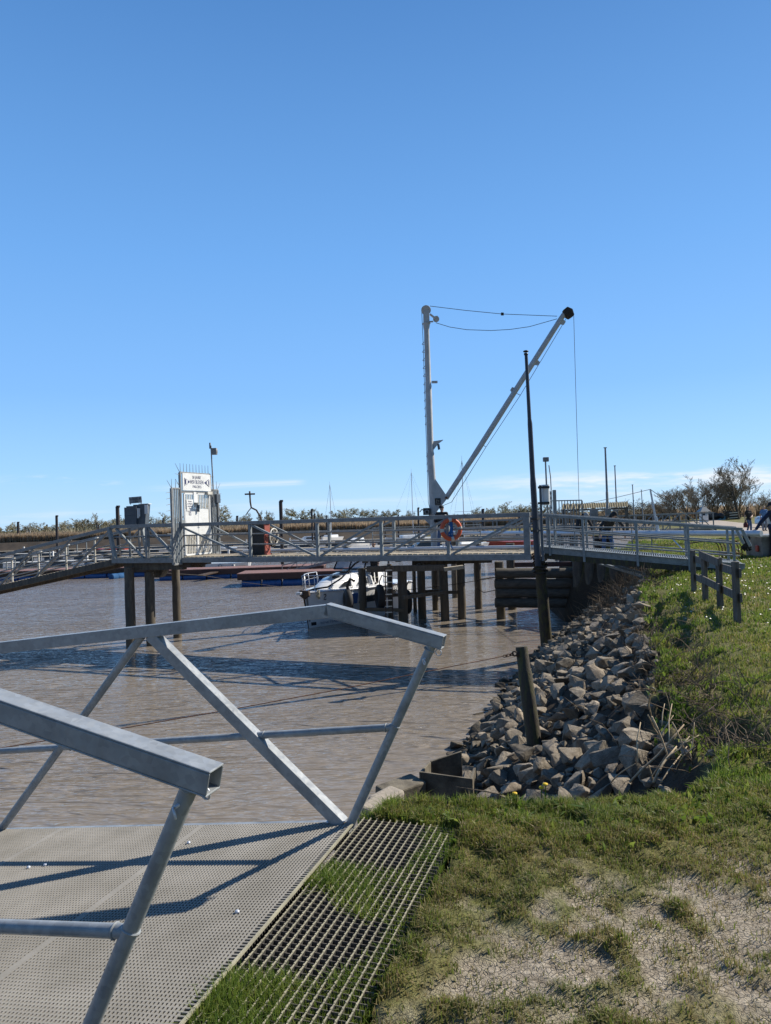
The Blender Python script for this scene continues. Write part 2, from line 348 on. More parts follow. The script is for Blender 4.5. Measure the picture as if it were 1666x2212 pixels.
# ------------------------------------------------------------------ terrain
EDGE = [(-60, -180), (-6.1, -14), (-2.9, -4.5), (-1.45, 0.0), (-0.24, 3.64), (-0.20, 3.80), (0.02, 3.98), (0.45, 4.04), (1.1, 3.98), (1.65, 4.06), (2.0, 4.34), (2.22, 5.1), (2.30, 5.7), (2.5, 6.6), (2.75, 7.3),
        (3.1, 8.1), (3.6, 9.9), (4.35, 12.1), (5.3, 15.0), (6.3, 17.4), (7.3, 20.0), (8.6, 22.6), (9.3, 24.0), (7.05, 26.0), (7.3, 29.6), (10.5, 31.2), (14.0, 41), (23.5, 66), (40, 100), (60, 141),
        (30, 132), (-40, 126), (-120, 122), (-420, 118), (-420, 640), (640, 640), (640, -180)]
EV = np.array(EDGE, float)
def seg_dist(x, y):
    d = np.full(x.shape, 1e9)
    for i in range(len(EV)):
        a, b = EV[i], EV[(i + 1) % len(EV)]
        ab = b - a; t = np.clip(((x - a[0]) * ab[0] + (y - a[1]) * ab[1]) / (ab @ ab), 0, 1)
        d = np.minimum(d, np.hypot(x - a[0] - t * ab[0], y - a[1] - t * ab[1]))
    return d
def inside(x, y):
    r = np.zeros(x.shape, bool)
    for i in range(len(EV)):
        a, b = EV[i], EV[(i + 1) % len(EV)]
        if a[1] == b[1]: continue
        c = (a[1] > y) != (b[1] > y)
        r ^= c & (x < (b[0] - a[0]) * (y - a[1]) / (b[1] - a[1]) + a[0])
    return r
def sdist(x, y): return np.where(inside(x, y), -1.0, 1.0) * seg_dist(x, y)
_rng = np.random.RandomState(5)
_T = _rng.rand(256, 256)
def vnoise(x, y, s, o=0):
    x = x * s + 17.3 * o; y = y * s + 5.1 * o
    xi, yi = np.floor(x).astype(int), np.floor(y).astype(int); fx, fy = x - xi, y - yi
    fx = fx * fx * (3 - 2 * fx); fy = fy * fy * (3 - 2 * fy)
    g = lambda i, j: _T[(xi + i) & 255, (yi + j) & 255]
    return (g(0, 0) * (1 - fx) + g(1, 0) * fx) * (1 - fy) + (g(0, 1) * (1 - fx) + g(1, 1) * fx) * fy
def fbm(x, y, s, o=0, n=4):
    r, a, t = 0, 1.0, 0
    for i in range(n):
        r = r + a * vnoise(x, y, s * 2 ** i, o + i); t += a; a *= 0.5
    return r / t
def sstep(a, b, x):
    t = np.clip((x - a) / (b - a), 0, 1); return t * t * (3 - 2 * t)
E0 = Vector((-0.224, 3.70, 0)); ET = Vector((0.316, 0.949, 0)); EN = Vector((0.949, -0.316, 0))   # landing line of the gangway
def en(x, y):
    return (x - E0.x) * EN.x + (y - E0.y) * EN.y, (x - E0.x) * ET.x + (y - E0.y) * ET.y
def bare_mask(x, y):                                     # trampled, cracked earth
    f = fbm(x, y, 1.5, 3, 5)
    blob = lambda cx, cy, rx, ry: np.clip(1.25 - np.hypot((x - cx) / rx, (y - cy) / ry), 0, 1)
    b = np.maximum(blob(0.78, 2.62, 0.80, 0.42), blob(1.75, 2.75, 0.9, 0.5))
    b = np.maximum(b, blob(1.5, 2.35, 0.6, 0.25)); b = np.maximum(b, 0.72 * blob(0.9, 2.15, 2.2, 0.6))
    g = fbm(x, y, 9.0, 33, 4)
    return np.clip((b * 0.62 + f * 1.0 + (g - 0.5) * 1.5 - 0.66) * 2.1, 0, 1) * sstep(3.6, 3.1, y)
def base_z(x, y):
    z = -0.32 * sstep(12, 46, y)
    z = z - 0.55 * sstep(100, 124, y) * sstep(56, 40, x)
    return z
def erosion(x, y, s): return sstep(0.47, 0.60, fbm(x, y, 1.5, 55, 3)) * sstep(-0.75, -0.12, s) * sstep(4.5, 4.9, y) * sstep(20, 16, y) * (s < 0.05)
def height(x, y, s=None, fine=True):
    s = sdist(x, y) if s is None else s
    z = base_z(x, y)
    wob = (fbm(x, y, 0.5, 9, 3) - 0.5) * 0.10 * sstep(0.0, -1.2, s) * sstep(200, 30, y)
    near = sstep(9, 5.5, y) * sstep(4, 2.8, np.abs(x - 0.8))
    lump = ((fbm(x, y, 4, 2, 3) - 0.5) * 0.085 + (fbm(x, y, 12, 4, 2) - 0.5) * 0.05) * near * (s < 0.3)
    b = bare_mask(x, y) * near
    z = z + wob * (1 - 0.6 * near) + lump * (1 - 0.62 * b) - 0.022 * b
    # the right-hand lawn falls a little towards the stones and its lip is broken
    lip = sstep(-1.0, 0.0, s) * sstep(4.6, 6.0, y) * sstep(26, 20, y)
    z = z - lip * (0.16 + 0.30 * (fbm(x, y, 1.7, 6, 3) - 0.45))
    z = z - 0.05 * sstep(-0.45, 0.0, s) * sstep(4.7, 4.3, y) * sstep(3.2, 3.6, y)
    z = z - 0.16 * erosion(x, y, s)
    k = 0.72 + 2.6 * sstep(22.0, 25.0, y) * sstep(110, 60, y)
    so = np.maximum(s, 0)
    z = np.where(s > 0, z - k * so - 0.10 * sstep(0, 0.25, so) + (fbm(x, y, 2.3, 8, 3) - 0.5) * 0.15 * sstep(0, 0.5, so), z)
    n, t = en(x, y)
    z = np.where((n > -0.02) & (n < 0.56) & (t > -3.4) & (t < 0.12), np.minimum(z, -0.20), z)
    z = np.where((n > -1.6) & (n < 0.0) & (t < 0.1) & (t > -2.4), np.minimum(z, -0.45 - 0.5 * np.abs(n)), z)
    return np.maximum(z, -4.0)
def hz(x, y): return float(height(np.array([x], float), np.array([y], float))[0])
def lines(parts):
    out = []
    for a, b, st in parts: out += list(np.arange(a, b, st))
    return out
def grow(a, end, st, k=1.22):
    out = []; x = a
    while (x < end if st > 0 else x > end): out.append(x); x += st; st *= k
    out.append(end); return out
gx = sorted(set(np.round(grow(-4.0, -420, -0.3) + lines([(-4, -1.2, 0.14), (-1.2, 3.4, 0.036), (3.4, 12, 0.17)]) + grow(12, 640, 0.25), 4)))
gy = sorted(set(np.round(grow(-1.0, -60, -0.4) + lines([(-1, 1.9, 0.2), (1.9, 5.2, 0.036), (5.2, 9.5, 0.09), (9.5, 36, 0.2)]) + grow(36, 640, 0.4, 1.12), 4)))
XX, YY = np.meshgrid(np.array(gx), np.array(gy)); sx_ = XX.ravel(); sy_ = YY.ravel()
SD = sdist(sx_, sy_); ZZ = height(sx_, sy_, SD)
def grid_mesh(name, x, y, z, nx, ny):
    me = bpy.data.meshes.new(name)
    me.vertices.add(nx * ny); me.vertices.foreach_set('co', np.stack([x, y, z], 1).astype(np.float32).ravel())
    i = (np.arange(ny - 1)[:, None] * nx + np.arange(nx - 1)[None]).ravel()
    q = np.stack([i, i + 1, i + 1 + nx, i + nx], 1).astype(np.int32)
    me.loops.add(q.size); me.loops.foreach_set('vertex_index', q.ravel())
    me.polygons.add(len(q)); me.polygons.foreach_set('loop_start', np.arange(len(q), dtype=np.int32) * 4)
    me.polygons.foreach_set('use_smooth', np.ones(len(q), bool))
    me.update(calc_edges=True); return me
me = grid_mesh('ground', sx_, sy_, ZZ, len(gx), len(gy))
def vattr(me, name, arr):
    a = me.attributes.new(name, 'FLOAT', 'POINT'); a.data.foreach_set('value', np.asarray(arr, np.float32))
vattr(me, 'bare', bare_mask(sx_, sy_))
_n, _t = en(sx_, sy_)
PIT_SHADE = ((_n > -0.02) & (_n < 0.545) & (_t > -3.4) & (_t < 0.11)).astype(float)  # soil under the landing grating, coloured dark to stand for shade in its cells
vattr(me, 'slope', np.maximum(PIT_SHADE, np.maximum(sstep(-0.10, 0.12, SD + (fbm(sx_, sy_, 3, 11, 3) - 0.5) * 0.5), erosion(sx_, sy_, SD))))
vattr(me, 'farbank', sstep(110, 135, sy_))
m, n, l, b = newmat('ground_soil_and_turf')
geo = n.new('ShaderNodeNewGeometry'); P = geo.outputs['Position']
def attr(nm):
    a = n.new('ShaderNodeAttribute'); a.attribute_name = nm; return a.outputs['Fac']
def mixc(f, a, bb, bt='MIX'):
    x = n.new('ShaderNodeMix'); x.data_type = 'RGBA'; x.blend_type = bt
    for s_, v in ((0, f), (6, a), (7, bb)):
        if isinstance(v, (tuple, list)): x.inputs[s_].default_value = (*v, 1)
        elif isinstance(v, (int, float)): x.inputs[s_].default_value = v
        else: l.new(v, x.inputs[s_])
    return x.outputs[2]
t1 = noise(n, l, P, 1.3, 6, 0.65); t2 = noise(n, l, P, 20, 6, 0.7); t3 = noise(n, l, P, 90, 4, 0.7)
turf = ramp(n, l, t1.outputs[0], [(0.30, (0.115, 0.130, 0.038)), (0.52, (0.160, 0.152, 0.058)), (0.72, (0.225, 0.190, 0.105))]).outputs[0]
turf = mixc(0.85, turf, ramp(n, l, t2.outputs[0], [(0.30, 0.30), (0.5, 1.0), (0.70, 1.5)]).outputs[0], 'MULTIPLY')
turf = mixc(0.7, turf, ramp(n, l, t3.outputs[0], [(0.3, 0.55), (0.7, 1.4)]).outputs[0], 'MULTIPLY')
vo = n.new('ShaderNodeTexVoronoi'); vo.feature = 'DISTANCE_TO_EDGE'; vo.inputs['Scale'].default_value = 48
wv = n.new('ShaderNodeVectorMath'); wv.operation = 'ADD'; l.new(P, wv.inputs[0])
sc = n.new('ShaderNodeVectorMath'); sc.operation = 'SCALE'; sc.inputs['Scale'].default_value = 0.05; l.new(noise(n, l, P, 9, 3).outputs['Color'], sc.inputs[0]); l.new(sc.outputs[0], wv.inputs[1]); l.new(wv.outputs[0], vo.inputs['Vector'])
crack = ramp(n, l, vo.outputs['Distance'], [(0.0, 0.0), (0.075, 1.0)]).outputs[0]
soil = ramp(n, l, t2.outputs[0], [(0.30, (0.20, 0.165, 0.12)), (0.5, (0.36, 0.31, 0.24)), (0.66, (0.49, 0.43, 0.345))]).outputs[0]
soil = mixc(0.6, soil, ramp(n, l, t3.outputs[0], [(0.3, 0.7), (0.7, 1.2)]).outputs[0], 'MULTIPLY')
ckm = ramp(n, l, noise(n, l, P, 2.6, 3).outputs[0], [(0.50, 0.0), (0.66, 0.7)]).outputs[0]
soil = mixc(ckm, soil, mixc(crack, (0.075, 0.06, 0.045), soil))
bank = ramp(n, l, t1.outputs[0], [(0.3, (0.038, 0.031, 0.025)), (0.7, (0.075, 0.06, 0.045))]).outputs[0]
bank = mixc(0.6, bank, ramp(n, l, t2.outputs[0], [(0.3, 0.6), (0.7, 1.35)]).outputs[0], 'MULTIPLY')
c = mixc(attr('bare'), turf, soil); c = mixc(attr('slope'), c, bank)
l.new(c, b.inputs['Base Color']); b.inputs['Roughness'].default_value = 0.95; b.inputs['Specular IOR Level'].default_value = 0.15
bp = n.new('ShaderNodeBump'); bp.inputs['Strength'].default_value = 0.9; bp.inputs['Distance'].default_value = 0.03
hsum = n.new('ShaderNodeMath'); hsum.operation = 'ADD'; l.new(t2.outputs[0], hsum.inputs[0])
hm = n.new('ShaderNodeMath'); hm.operation = 'MULTIPLY'; l.new(crack, hm.inputs[0]); hm.inputs[1].default_value = 0.35
hm2 = n.new('ShaderNodeMath'); hm2.operation = 'MULTIPLY'; l.new(hm.outputs[0], hm2.inputs[0]); l.new(attr('bare'), hm2.inputs[1])
l.new(hm2.outputs[0], hsum.inputs[1])
h3 = n.new('ShaderNodeMath'); h3.operation = 'MULTIPLY_ADD'; l.new(t3.outputs[0], h3.inputs[0]); h3.inputs[1].default_value = 0.35; l.new(hsum.outputs[0], h3.inputs[2])
l.new(h3.outputs[0], bp.inputs['Height']); l.new(bp.outputs[0], b.inputs['Normal'])
me.materials.append(m)
ground = bpy.data.objects.new('ground', me); COL.objects.link(ground); tag(ground, kind='structure')

# ------------------------------------------------------------------ water
mb = MB(); mb.add([(-900, -200, WATER_Z), (900, -200, WATER_Z), (900, 700, WATER_Z), (-900, 700, WATER_Z)], [(0, 1, 2, 3)])
m, n, l, b = newmat('muddy_tidal_water')
geo = n.new('ShaderNodeNewGeometry'); P = geo.outputs['Position']
def mapped(sx, sy, rot=0.0):
    q = n.new('ShaderNodeMapping'); q.inputs['Scale'].default_value = (sx, sy, 1); q.inputs['Rotation'].default_value = (0, 0, rot); l.new(P, q.inputs[0]); return q.outputs[0]
w1 = noise(n, l, mapped(1.1, 4.6, 0.12), 1.0, 1.6, 0.45); w1.inputs['Distortion'].default_value = 0.7
w2 = noise(n, l, mapped(4.0, 15, -0.12), 1.0, 1.0, 0.5); w2.inputs['Distortion'].default_value = 0.4
w3 = noise(n, l, mapped(0.16, 0.45, 0.25), 1.0, 3)
a1 = n.new('ShaderNodeMath'); a1.operation = 'MULTIPLY_ADD'; l.new(w2.outputs[0], a1.inputs[0]); a1.inputs[1].default_value = 0.24; l.new(w1.outputs[0], a1.inputs[2])
gust = ramp(n, l, w3.outputs[0], [(0.35, 0.5), (0.65, 1.0)])
bp = n.new('ShaderNodeBump'); bp.inputs['Distance'].default_value = 0.205; l.new(gust.outputs[0], bp.inputs['Strength'])
l.new(a1.outputs[0], bp.inputs['Height']); l.new(bp.outputs[0], b.inputs['Normal'])
sed = noise(n, l, mapped(0.05, 0.11, 0.3), 1.0, 4)
cr = ramp(n, l, sed.outputs[0], [(0.3, (0.205, 0.176, 0.143)), (0.7, (0.252, 0.217, 0.178))])
l.new(cr.outputs[0], b.inputs['Base Color']); b.inputs['Roughness'].default_value = 0.04; b.inputs['IOR'].default_value = 1.34
water = mb.build('water', m); tag(water, kind='structure')

# ------------------------------------------------------------------ far gravel path on the right-hand lawn
pl = [(1470, 1131), (1500, 1134.5), (1560, 1142.5), (1620, 1150), (1700, 1160), (1800, 1172)]
pr = [(1520, 1123.5), (1552, 1124), (1590, 1128), (1640, 1133), (1700, 1140), (1800, 1150)]
mb = MB(); vs = []
rows = []
for (a, bb) in zip(pl, pr):
    A, B = on(a[0], a[1], -0.3), on(bb[0], bb[1], -0.3); row = []
    for k in range(7):
        p = A.lerp(B, k / 6); row.append((p.x, p.y, hz(p.x, p.y) + 0.03))
    rows.append(row)
for i in range(len(rows) - 1):
    for k in range(6): mb.add([rows[i][k], rows[i + 1][k], rows[i + 1][k + 1], rows[i][k + 1]], [(0, 1, 2, 3)])
M['path'] = mat('sandy_gravel_path', (0.38, 0.32, 0.27), 0.95, 0, (0.28, 0.24, 0.19), 0.8, bump=0.3)
tag(mb.build('path', 'path'), kind='structure')
# ------------------------------------------------------------------ boarding gangway in the foreground
def G(nn, t, z): return E0 + EN * nn + ET * t + Vector((0, 0, z))
SL = 0.125                                              # fall of the gangway per metre
DW = 2.04
gw = thing('boarding_gangway', G(-1.2, -1.0, -0.16), 'galvanised truss gangway with fine grey mesh deck running from the bank out over the water', 'gangway')
def dz(q): return 0.02 - SL * q
mb = MB(); mlow = MB(); L = 4.6; bw = 0.0072
q = 0.03; k = 0
while q < L:
    w = bw if (k + 6) % 58 else 0.026
    mb.bar(G(-q, 0.0, dz(q) - 0.003), G(-q, -DW, dz(q) - 0.003), w, 0.006); mlow.bar(G(-q, 0.0, dz(q) - 0.018), G(-q, -DW, dz(q) - 0.018), w * 0.9, 0.022); q += 0.0168; k += 1
t = 0.0
while t > -DW - 0.001:
    mb.bar(G(0.0, t, dz(0) - 0.0042), G(-L, t, dz(L) - 0.0042), bw, 0.006); mlow.bar(G(0.0, t, dz(0) - 0.020), G(-L, t, dz(L) - 0.020), bw * 0.9, 0.022); t -= 0.0196
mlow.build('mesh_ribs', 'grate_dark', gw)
mb.build('mesh_deck', 'grate', gw)
mb = MB()
mb.bar(G(0.006, 0.02, dz(0) - 0.004), G(0.006, -DW - 0.02, dz(0) - 0.004), 0.010, 0.010)
mb.build('end_strip', 'grate_yellow', gw)
mb = MB()
for t in (0.045, -DW - 0.045): mb.bar(G(-0.02, t, dz(0) - 0.09), G(-L, t, dz(L) - 0.09), 0.08, 0.13)
for q in (0.4, 1.4, 2.4, 3.4, 4.4): mb.bar(G(-q, 0, dz(q) - 0.09), G(-q, -DW, dz(q) - 0.09), 0.06, 0.10)
mb.build('deck_frame', 'galv', gw, bevel=0.004)
def beam_z(q): return 1.12 - 0.115 * (q - 0.1)
NV = Vector((-0.722, -1.738, 0))                        # the near truss, over the other edge of the deck
for near in (0, 1):
    def T_(nn, z, o=0.0): return G(nn, o, z) + NV * near
    nb = 0.27 if near else 0.10; mb = MB()
    bend = T_(-nb, 1.12); end = T_(0.52, 0.965 - 0.018 * near)
    dd_ = (end - bend).normalized(); mb.hollow(bend - dd_ * 0.006, end, 0.068); mb.bar(bend + dd_ * 0.014 - Vector((0, 0, 0.001)), T_(-4.6, beam_z(4.6)), 0.068, 0.068)
    rail = mb.build('handrail_beam', 'galv', gw, bevel=0.004)
    mb = MB(); mb.tube(T_(-0.015, 0.0), T_(0.455, 0.945), 0.0235, n=14); mb.torus(T_(0.25, 0.53), 0.0235, 0.004, (0.4, 0.1, 1), 14, 6); mb.torus(T_(0.443, 0.925), 0.025, 0.005, (0.47, -0.15, 0.94), 14, 6)
    mb.build('end_leg', 'galv', gw, 'auto')
    mb = MB(); mb.bar(T_(-0.055 - 0.13 * near, 0.0), T_(-1.20, beam_z(1.2) - 0.03), 0.062, 0.062)
    mb.build('box_diagonal', 'galv', gw, bevel=0.004)
    for q0, q1 in ((1.27, 2.36), (3.6, 2.42)):
        mb = MB(); mb.tube(T_(-q0, beam_z(q0) - 0.03), T_(-q1, dz(q1)), 0.0235, n=14); mb.build('tube_diagonal', 'galv', gw, 'auto')
    mb = MB(); mb.tube(T_(0.245, 0.525), T_(-4.6, 0.525 - 0.12 * 4.85), 0.0195, n=12)
    for q in (0.20, -0.50, -0.60, -1.80): mb.torus(T_(q, 0.525 - 0.12 * (0.245 - q)), 0.020, 0.0035, EN, 12, 6)
    mb.build('mid_rail', 'galv', gw, 'auto')
    mb = MB()                                            # locking pin with a ring under the beam end
    c = T_(0.425, 0.885); mb.tube(c - ET * 0.036, c + ET * 0.036, 0.005)
    mb.torus(c - ET * 0.04 + Vector((0.0, 0, -0.014)), 0.014, 0.003, (0.9, 0.3, 0.2), 18, 6); mb.torus(T_(0.49, 0.913), 0.016, 0.003, (0.5, 0.8, 0.1), 18, 6)
    mb.build('ring_pin', 'alu', gw, True)
for (px, py) in ((1308, 3325), (948, 3692), (112, 3362), (178, 3360), (752, 3340)):
    nn_, tt_ = en(*[on(px / 1.844, py / 1.844, -0.06)[i] for i in (0, 1)]); mb = MB(); mb.tube(G(nn_, tt_, dz(-nn_)), G(nn_, tt_, dz(-nn_) + 0.008), 0.011, 0.008, 8); mb.build('bolt_head', 'alu', gw, True)

# landing grating let into the turf
lg = thing('landing_grating', G(0.27, -0.9, -0.03), 'coarse yellowish floor grating let into the turf at the gangway foot, grass growing through', 'grating')
mb = MB(); mlow = MB(); rng = random.Random(3)
nn = 0.028
while nn < 0.53:
    pts = []; t = 0.10 if nn < 0.45 else 0.02
    mb.bar(G(nn, t, 0.0015), G(nn, -3.3, 0.0015), 0.0036, 0.004); mlow.bar(G(nn, t, -0.022), G(nn, -3.3, -0.022), 0.005, 0.042)
    tt = t
    while tt > -3.3:                                     # the anti-slip knobs
        mb.bar(G(nn, tt, 0.0040), G(nn, tt - 0.010, 0.0040), 0.0050, 0.003); tt -= 0.0305
    nn += 0.0365
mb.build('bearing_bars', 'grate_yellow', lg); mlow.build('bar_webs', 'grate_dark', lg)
mb = MB(); t = 0.09
while t > -3.3:
    mb.bar(G(0.03, t, -0.016), G(0.535, t, -0.014), 0.0030, 0.024); t -= 0.0305
mb.build('cross_bars', 'fence', lg)

# ------------------------------------------------------------------ footbridge to the pontoons
A0 = Vector((3.78, 18.60, 0)); BD = Vector((-0.929, 0.369, 0)); BP = Vector((0.369, 0.929, 0))
def B(t, u, z): return A0 + BD * t + BP * u + Vector((0, 0, z))
ZD, ZR, BW = 0.50, 1.52, 1.6
TG = 11.15
fb = thing('footbridge', B(5.5, 0.8, ZD), 'long grey truss footbridge on piles crossing the water in front of the crane', 'footbridge')
posts_f = [0.10, 2.25, 4.22, 6.25, 8.55, TG - 0.02]
posts_r = [0.10, 2.45, 4.45, 6.65, 8.9, TG - 0.02]
for u, posts, nm in ((0.0, posts_f, 'near'), (BW, posts_r, 'far')):
    mb = MB(); mb.bar(B(0.0, u, ZR), B(TG + 0.08, u, ZR + 0.02), 0.09, 0.11); mb.build('top_rail', 'galv_old', fb, bevel=0.008)
    mb = MB(); mb.bar(B(0.0, u, ZD - 0.09), B(TG + 0.05, u, ZD - 0.09), 0.09, 0.16); mb.build('bottom_chord', 'galv_old', fb, bevel=0.008)
    for i, t in enumerate(posts):
        w = 0.16 if i == 0 else 0.085
        mb = MB(); mb.bar(B(t, u, ZD - 0.01), B(t, u, ZR - 0.052), w, 0.085, BP); mb.build('post', 'galv_old' if i == 0 else 'galv_light', fb, bevel=0.006)
    for i in range(len(posts) - 1):
        a, c = posts[i], posts[i + 1]
        lo, hi = (c, a) if i <= 2 else (a, c)
        mb = MB(); s_ = 1 if hi > lo else -1
        mb.bar(B(lo + 0.09 * s_, u + 0.004, ZD + 0.0), B(hi - 0.06 * s_, u + 0.004, ZR - 0.06), 0.06, 0.072, BP); mb.build('diagonal', 'galv_light', fb, bevel=0.005)
    for z, r in ((0.86, 0.024), (1.18, 0.022)):
        mb = MB(); mb.tube(B(0.05, u + 0.06, z), B(TG, u + 0.06, z + 0.02), r, n=8); mb.build('mid_rail', 'galv_old', fb, 'auto')
mb = MB(); mb.bar(B(0, 0.8, ZR), B(0.0, 0.8, ZR), 0.01, 0.01)
mb = MB(); t = 0.03; rng = random.Random(8)
while t < TG + 2.8:
    w = 0.135; mb.bar(B(t + w / 2, 0.06, ZD + 0.005 + rng.uniform(-0.005, 0.005)), B(t + w / 2, BW - 0.06, ZD + 0.005 + rng.uniform(-0.005, 0.005)), w, 0.034); t += w + 0.022
mb.build('deck_planks', 'plank', fb)
mb = MB()
for u in (0.35, 1.25): mb.bar(B(0, u, ZD - 0.10), B(TG + 2.8, u, ZD - 0.10), 0.10, 0.14)
for k in range(10): mb.bar(B(0.05 + k * 1.23, 0.06, ZD - 0.11), B(0.05 + k * 1.23, BW - 0.06, ZD - 0.11), 0.08, 0.10)
mb.build('cross_beams', 'rustbrown', fb)
mb = MB(); mb.tube(B(0.0, BW - 0.16, ZD + 0.10), B(TG - 1.4, BW - 0.16, ZD + 0.10), 0.055, n=14)
for k in range(8): mb.torus(B(0.4 + k * 1.2, BW - 0.16, ZD + 0.10), 0.055, 0.012, BD, 16, 6)
mb.build('service_pipe', 'alu', fb, 'auto')
# short middle platform beyond the gate
TP = 13.95
for u in (0.0, BW):
    mb = MB(); mb.bar(B(TG + 0.12, u, ZR + 0.02), B(TP, u, ZR + 0.03), 0.09, 0.11); mb.build('top_rail', 'galv_old', fb, bevel=0.008)
    mb = MB(); mb.bar(B(TG + 0.12, u, ZD - 0.09), B(TP, u, ZD - 0.09), 0.09, 0.16); mb.build('bottom_chord', 'galv_old', fb, bevel=0.008)
    mb = MB(); mb.bar(B(TG + 1.32, u, ZD - 0.01), B(TG + 1.32, u, ZR - 0.03), 0.085, 0.14, BP); mb.build('post', 'galv_old', fb, bevel=0.006)
    for a, c in ((TG + 0.2, TG + 1.25), (TG + 1.5, TP - 0.2)):
        for hi, lo in (((c, a),) if a < TG + 1 else ((c, a),)):
            mb = MB(); mb.bar(B(lo, u + 0.004, ZD), B(hi, u + 0.004, ZR - 0.05), 0.06, 0.075, BP); mb.build('diagonal', 'galv_light', fb, bevel=0.005)
    for z in (0.84, 1.20):
        mb = MB(); mb.tube(B(TG + 0.1, u + 0.06, z), B(TP, u + 0.06, z), 0.024, n=8); mb.build('mid_rail', 'galv_old', fb, 'auto')
    mb = MB(); mb.bar(B(TP - 0.12, u, ZD - 0.02), B(TP + 0.10, u, ZR), 0.10, 0.12, BP); mb.build('post', 'galv_light', fb, bevel=0.006)
mb = MB()
for t_ in (TG + 1.18, TG + 1.5): mb.bar(B(t_ - 0.12, BW - 0.35, ZD), B(t_ + 0.03, BW - 0.1, ZD + 0.72), 0.07, 0.05, BP)
mb.build('brace', 'dirty_white', fb)
# lower support beams at the left piers
mb = MB()
mb.bar(B(TG + 0.1, 0.3, ZD - 0.30), B(TG + 2.5, 0.3, ZD - 0.30), 0.20, 0.22); mb.bar(B(TG + 0.1, 1.3, ZD - 0.30), B(TG + 2.5, 1.3, ZD - 0.30), 0.20, 0.22)
mb.prism([B(TG + 1.35, 1.1, ZD - 0.18), B(TG + 2.6, 1.1, ZD - 0.18), B(TG + 2.2, 1.1, ZD - 0.75), B(TG + 1.8, 1.1, ZD - 0.75)], BP * 0.3)
mb.build('pier_cap', 'pile', fb)
mb = MB(); mb.bar(B(TG - 0.15, 0.0, ZD - 0.25), B(TG + 0.15, 1.5, ZD - 0.25), 0.4, 0.12); mb.build('bearing_plate', 'rustbrown', fb)

# hinged ramp falling to the left
rp = thing('hinged_ramp', B(16.5, 0.8, 0.0), 'grey truss ramp sloping down to the left from the gate platform, white stanchions along it', 'ramp')
def R_(t, u, z): return B(t, u, z - 0.172 * (t - TP))     # z measured at the hinge
TE = 23.0
for u in (0.05, BW - 0.05):
    mb = MB(); mb.bar(R_(TP, u, ZR), R_(TE, u, ZR), 0.09, 0.11); mb.build('top_rail', 'galv_old', rp, bevel=0.008)
    mb = MB(); mb.bar(R_(TP - 0.1, u, ZD - 0.14), R_(TE, u, ZD - 0.14), 0.10, 0.20); mb.build('bottom_chord', 'pile', rp, bevel=0.008)
    for k in range(5):
        a = TP + 0.1 + k * 1.75
        mb = MB(); mb.bar(R_(a, u + 0.004, ZR - 0.06), R_(a + 1.65, u + 0.004, ZD - 0.03), 0.055, 0.07, BP); mb.build('diagonal', 'galv_old', rp, bevel=0.005)
for z in (1.30, 0.98, 0.72):
    mb = MB(); mb.tube(R_(TP + 0.2, 0.25, z), R_(TE, 0.25, z), 0.022, n=8); mb.build('mid_rail', 'galv_old', rp, 'auto')
for z in (1.02, 0.74):
    mb = MB(); mb.tube(R_(TP + 0.2, BW - 0.2, z), R_(TE, BW - 0.2, z), 0.022, n=8); mb.build('mid_rail', 'galv_old', rp, 'auto')
for k in range(6):
    a = TP + 1.05 + k * 1.3
    mb = MB(); p0, p1 = R_(a, 0.32, ZD - 0.05), R_(a, 0.32, ZR - 0.20) ; mb.path([p0, p1, p1 + Vector((0.03, 0.02, 0.03)), p1 + BD * -0.16 + Vector((0, 0, 0.04))], 0.036, 8); mb.build('stanchion', 'dirty_white', rp, 'auto')
k = 0; a = TP + 1.35
while a < TE:
    mb = MB(); mb.bar(R_(a, 0.25, 0.98), R_(a, 0.25, 1.30), 0.03, 0.03); mb.build('baluster', 'galv_light', rp); a += 0.42
mb = MB(); t = TP + 0.05
while t < TE: mb.bar(R_(t, 0.12, ZD - 0.03), R_(t, BW - 0.12, ZD - 0.03), 0.13, 0.03); t += 0.15
mb.build('ramp_planks', 'plank', rp)

# ------------------------------------------------------------------ spiked gate across the bridge
gt = thing('security_gate', B(TG, 0.8, ZD), 'white barred gate with spikes and name board standing across the footbridge', 'gate')
def Q(u, z, o=0.0): return B(TG, u, z) - BD * o           # o>0: towards the landing
ux = BP; 
mb = MB()
for u, zt in ((0.02, 3.22), (BW + 0.02, 3.22), (-0.42, 2.70), (2.05, 2.70)): mb.bar(Q(u, 0.30, 0.03), Q(u, zt, 0.03), 0.07, 0.07, BP)
mb.bar(Q(0.02, 3.22, 0.03), Q(BW + 0.02, 3.22, 0.03), 0.06, 0.06); mb.bar(Q(0.02, 2.60, 0.03), Q(BW + 0.02, 2.60, 0.03), 0.08, 0.08)
mb.bar(Q(-0.42, 2.70, 0.03), Q(0.0, 2.70, 0.03), 0.05, 0.05); mb.bar(Q(BW + 0.04, 2.70, 0.03), Q(2.05, 2.70, 0.03), 0.05, 0.05)
mb.bar(Q(-0.42, 0.30, 0.03), Q(0.0, 0.30, 0.03), 0.06, 0.06); mb.bar(Q(BW + 0.04, 0.52, 0.03), Q(2.05, 0.52, 0.03), 0.05, 0.05)
mb.build('gate_frame', 'galv_old', gt, bevel=0.006)
mb = MB()
for k in range(1, 5): mb.bar(Q(-0.42 + k * 0.085, 0.33, 0.03), Q(-0.42 + k * 0.085, 2.68, 0.03), 0.03, 0.035, BP)
mb.build('wing_bars', 'galv_light', gt); mb = MB()
for k in range(1, 5): mb.bar(Q(BW + 0.04 + k * 0.082, 0.54, 0.03), Q(BW + 0.04 + k * 0.082, 2.68, 0.03), 0.03, 0.035, BP)
mb.build('wing_bars', 'galv_light', gt)
mb = MB()
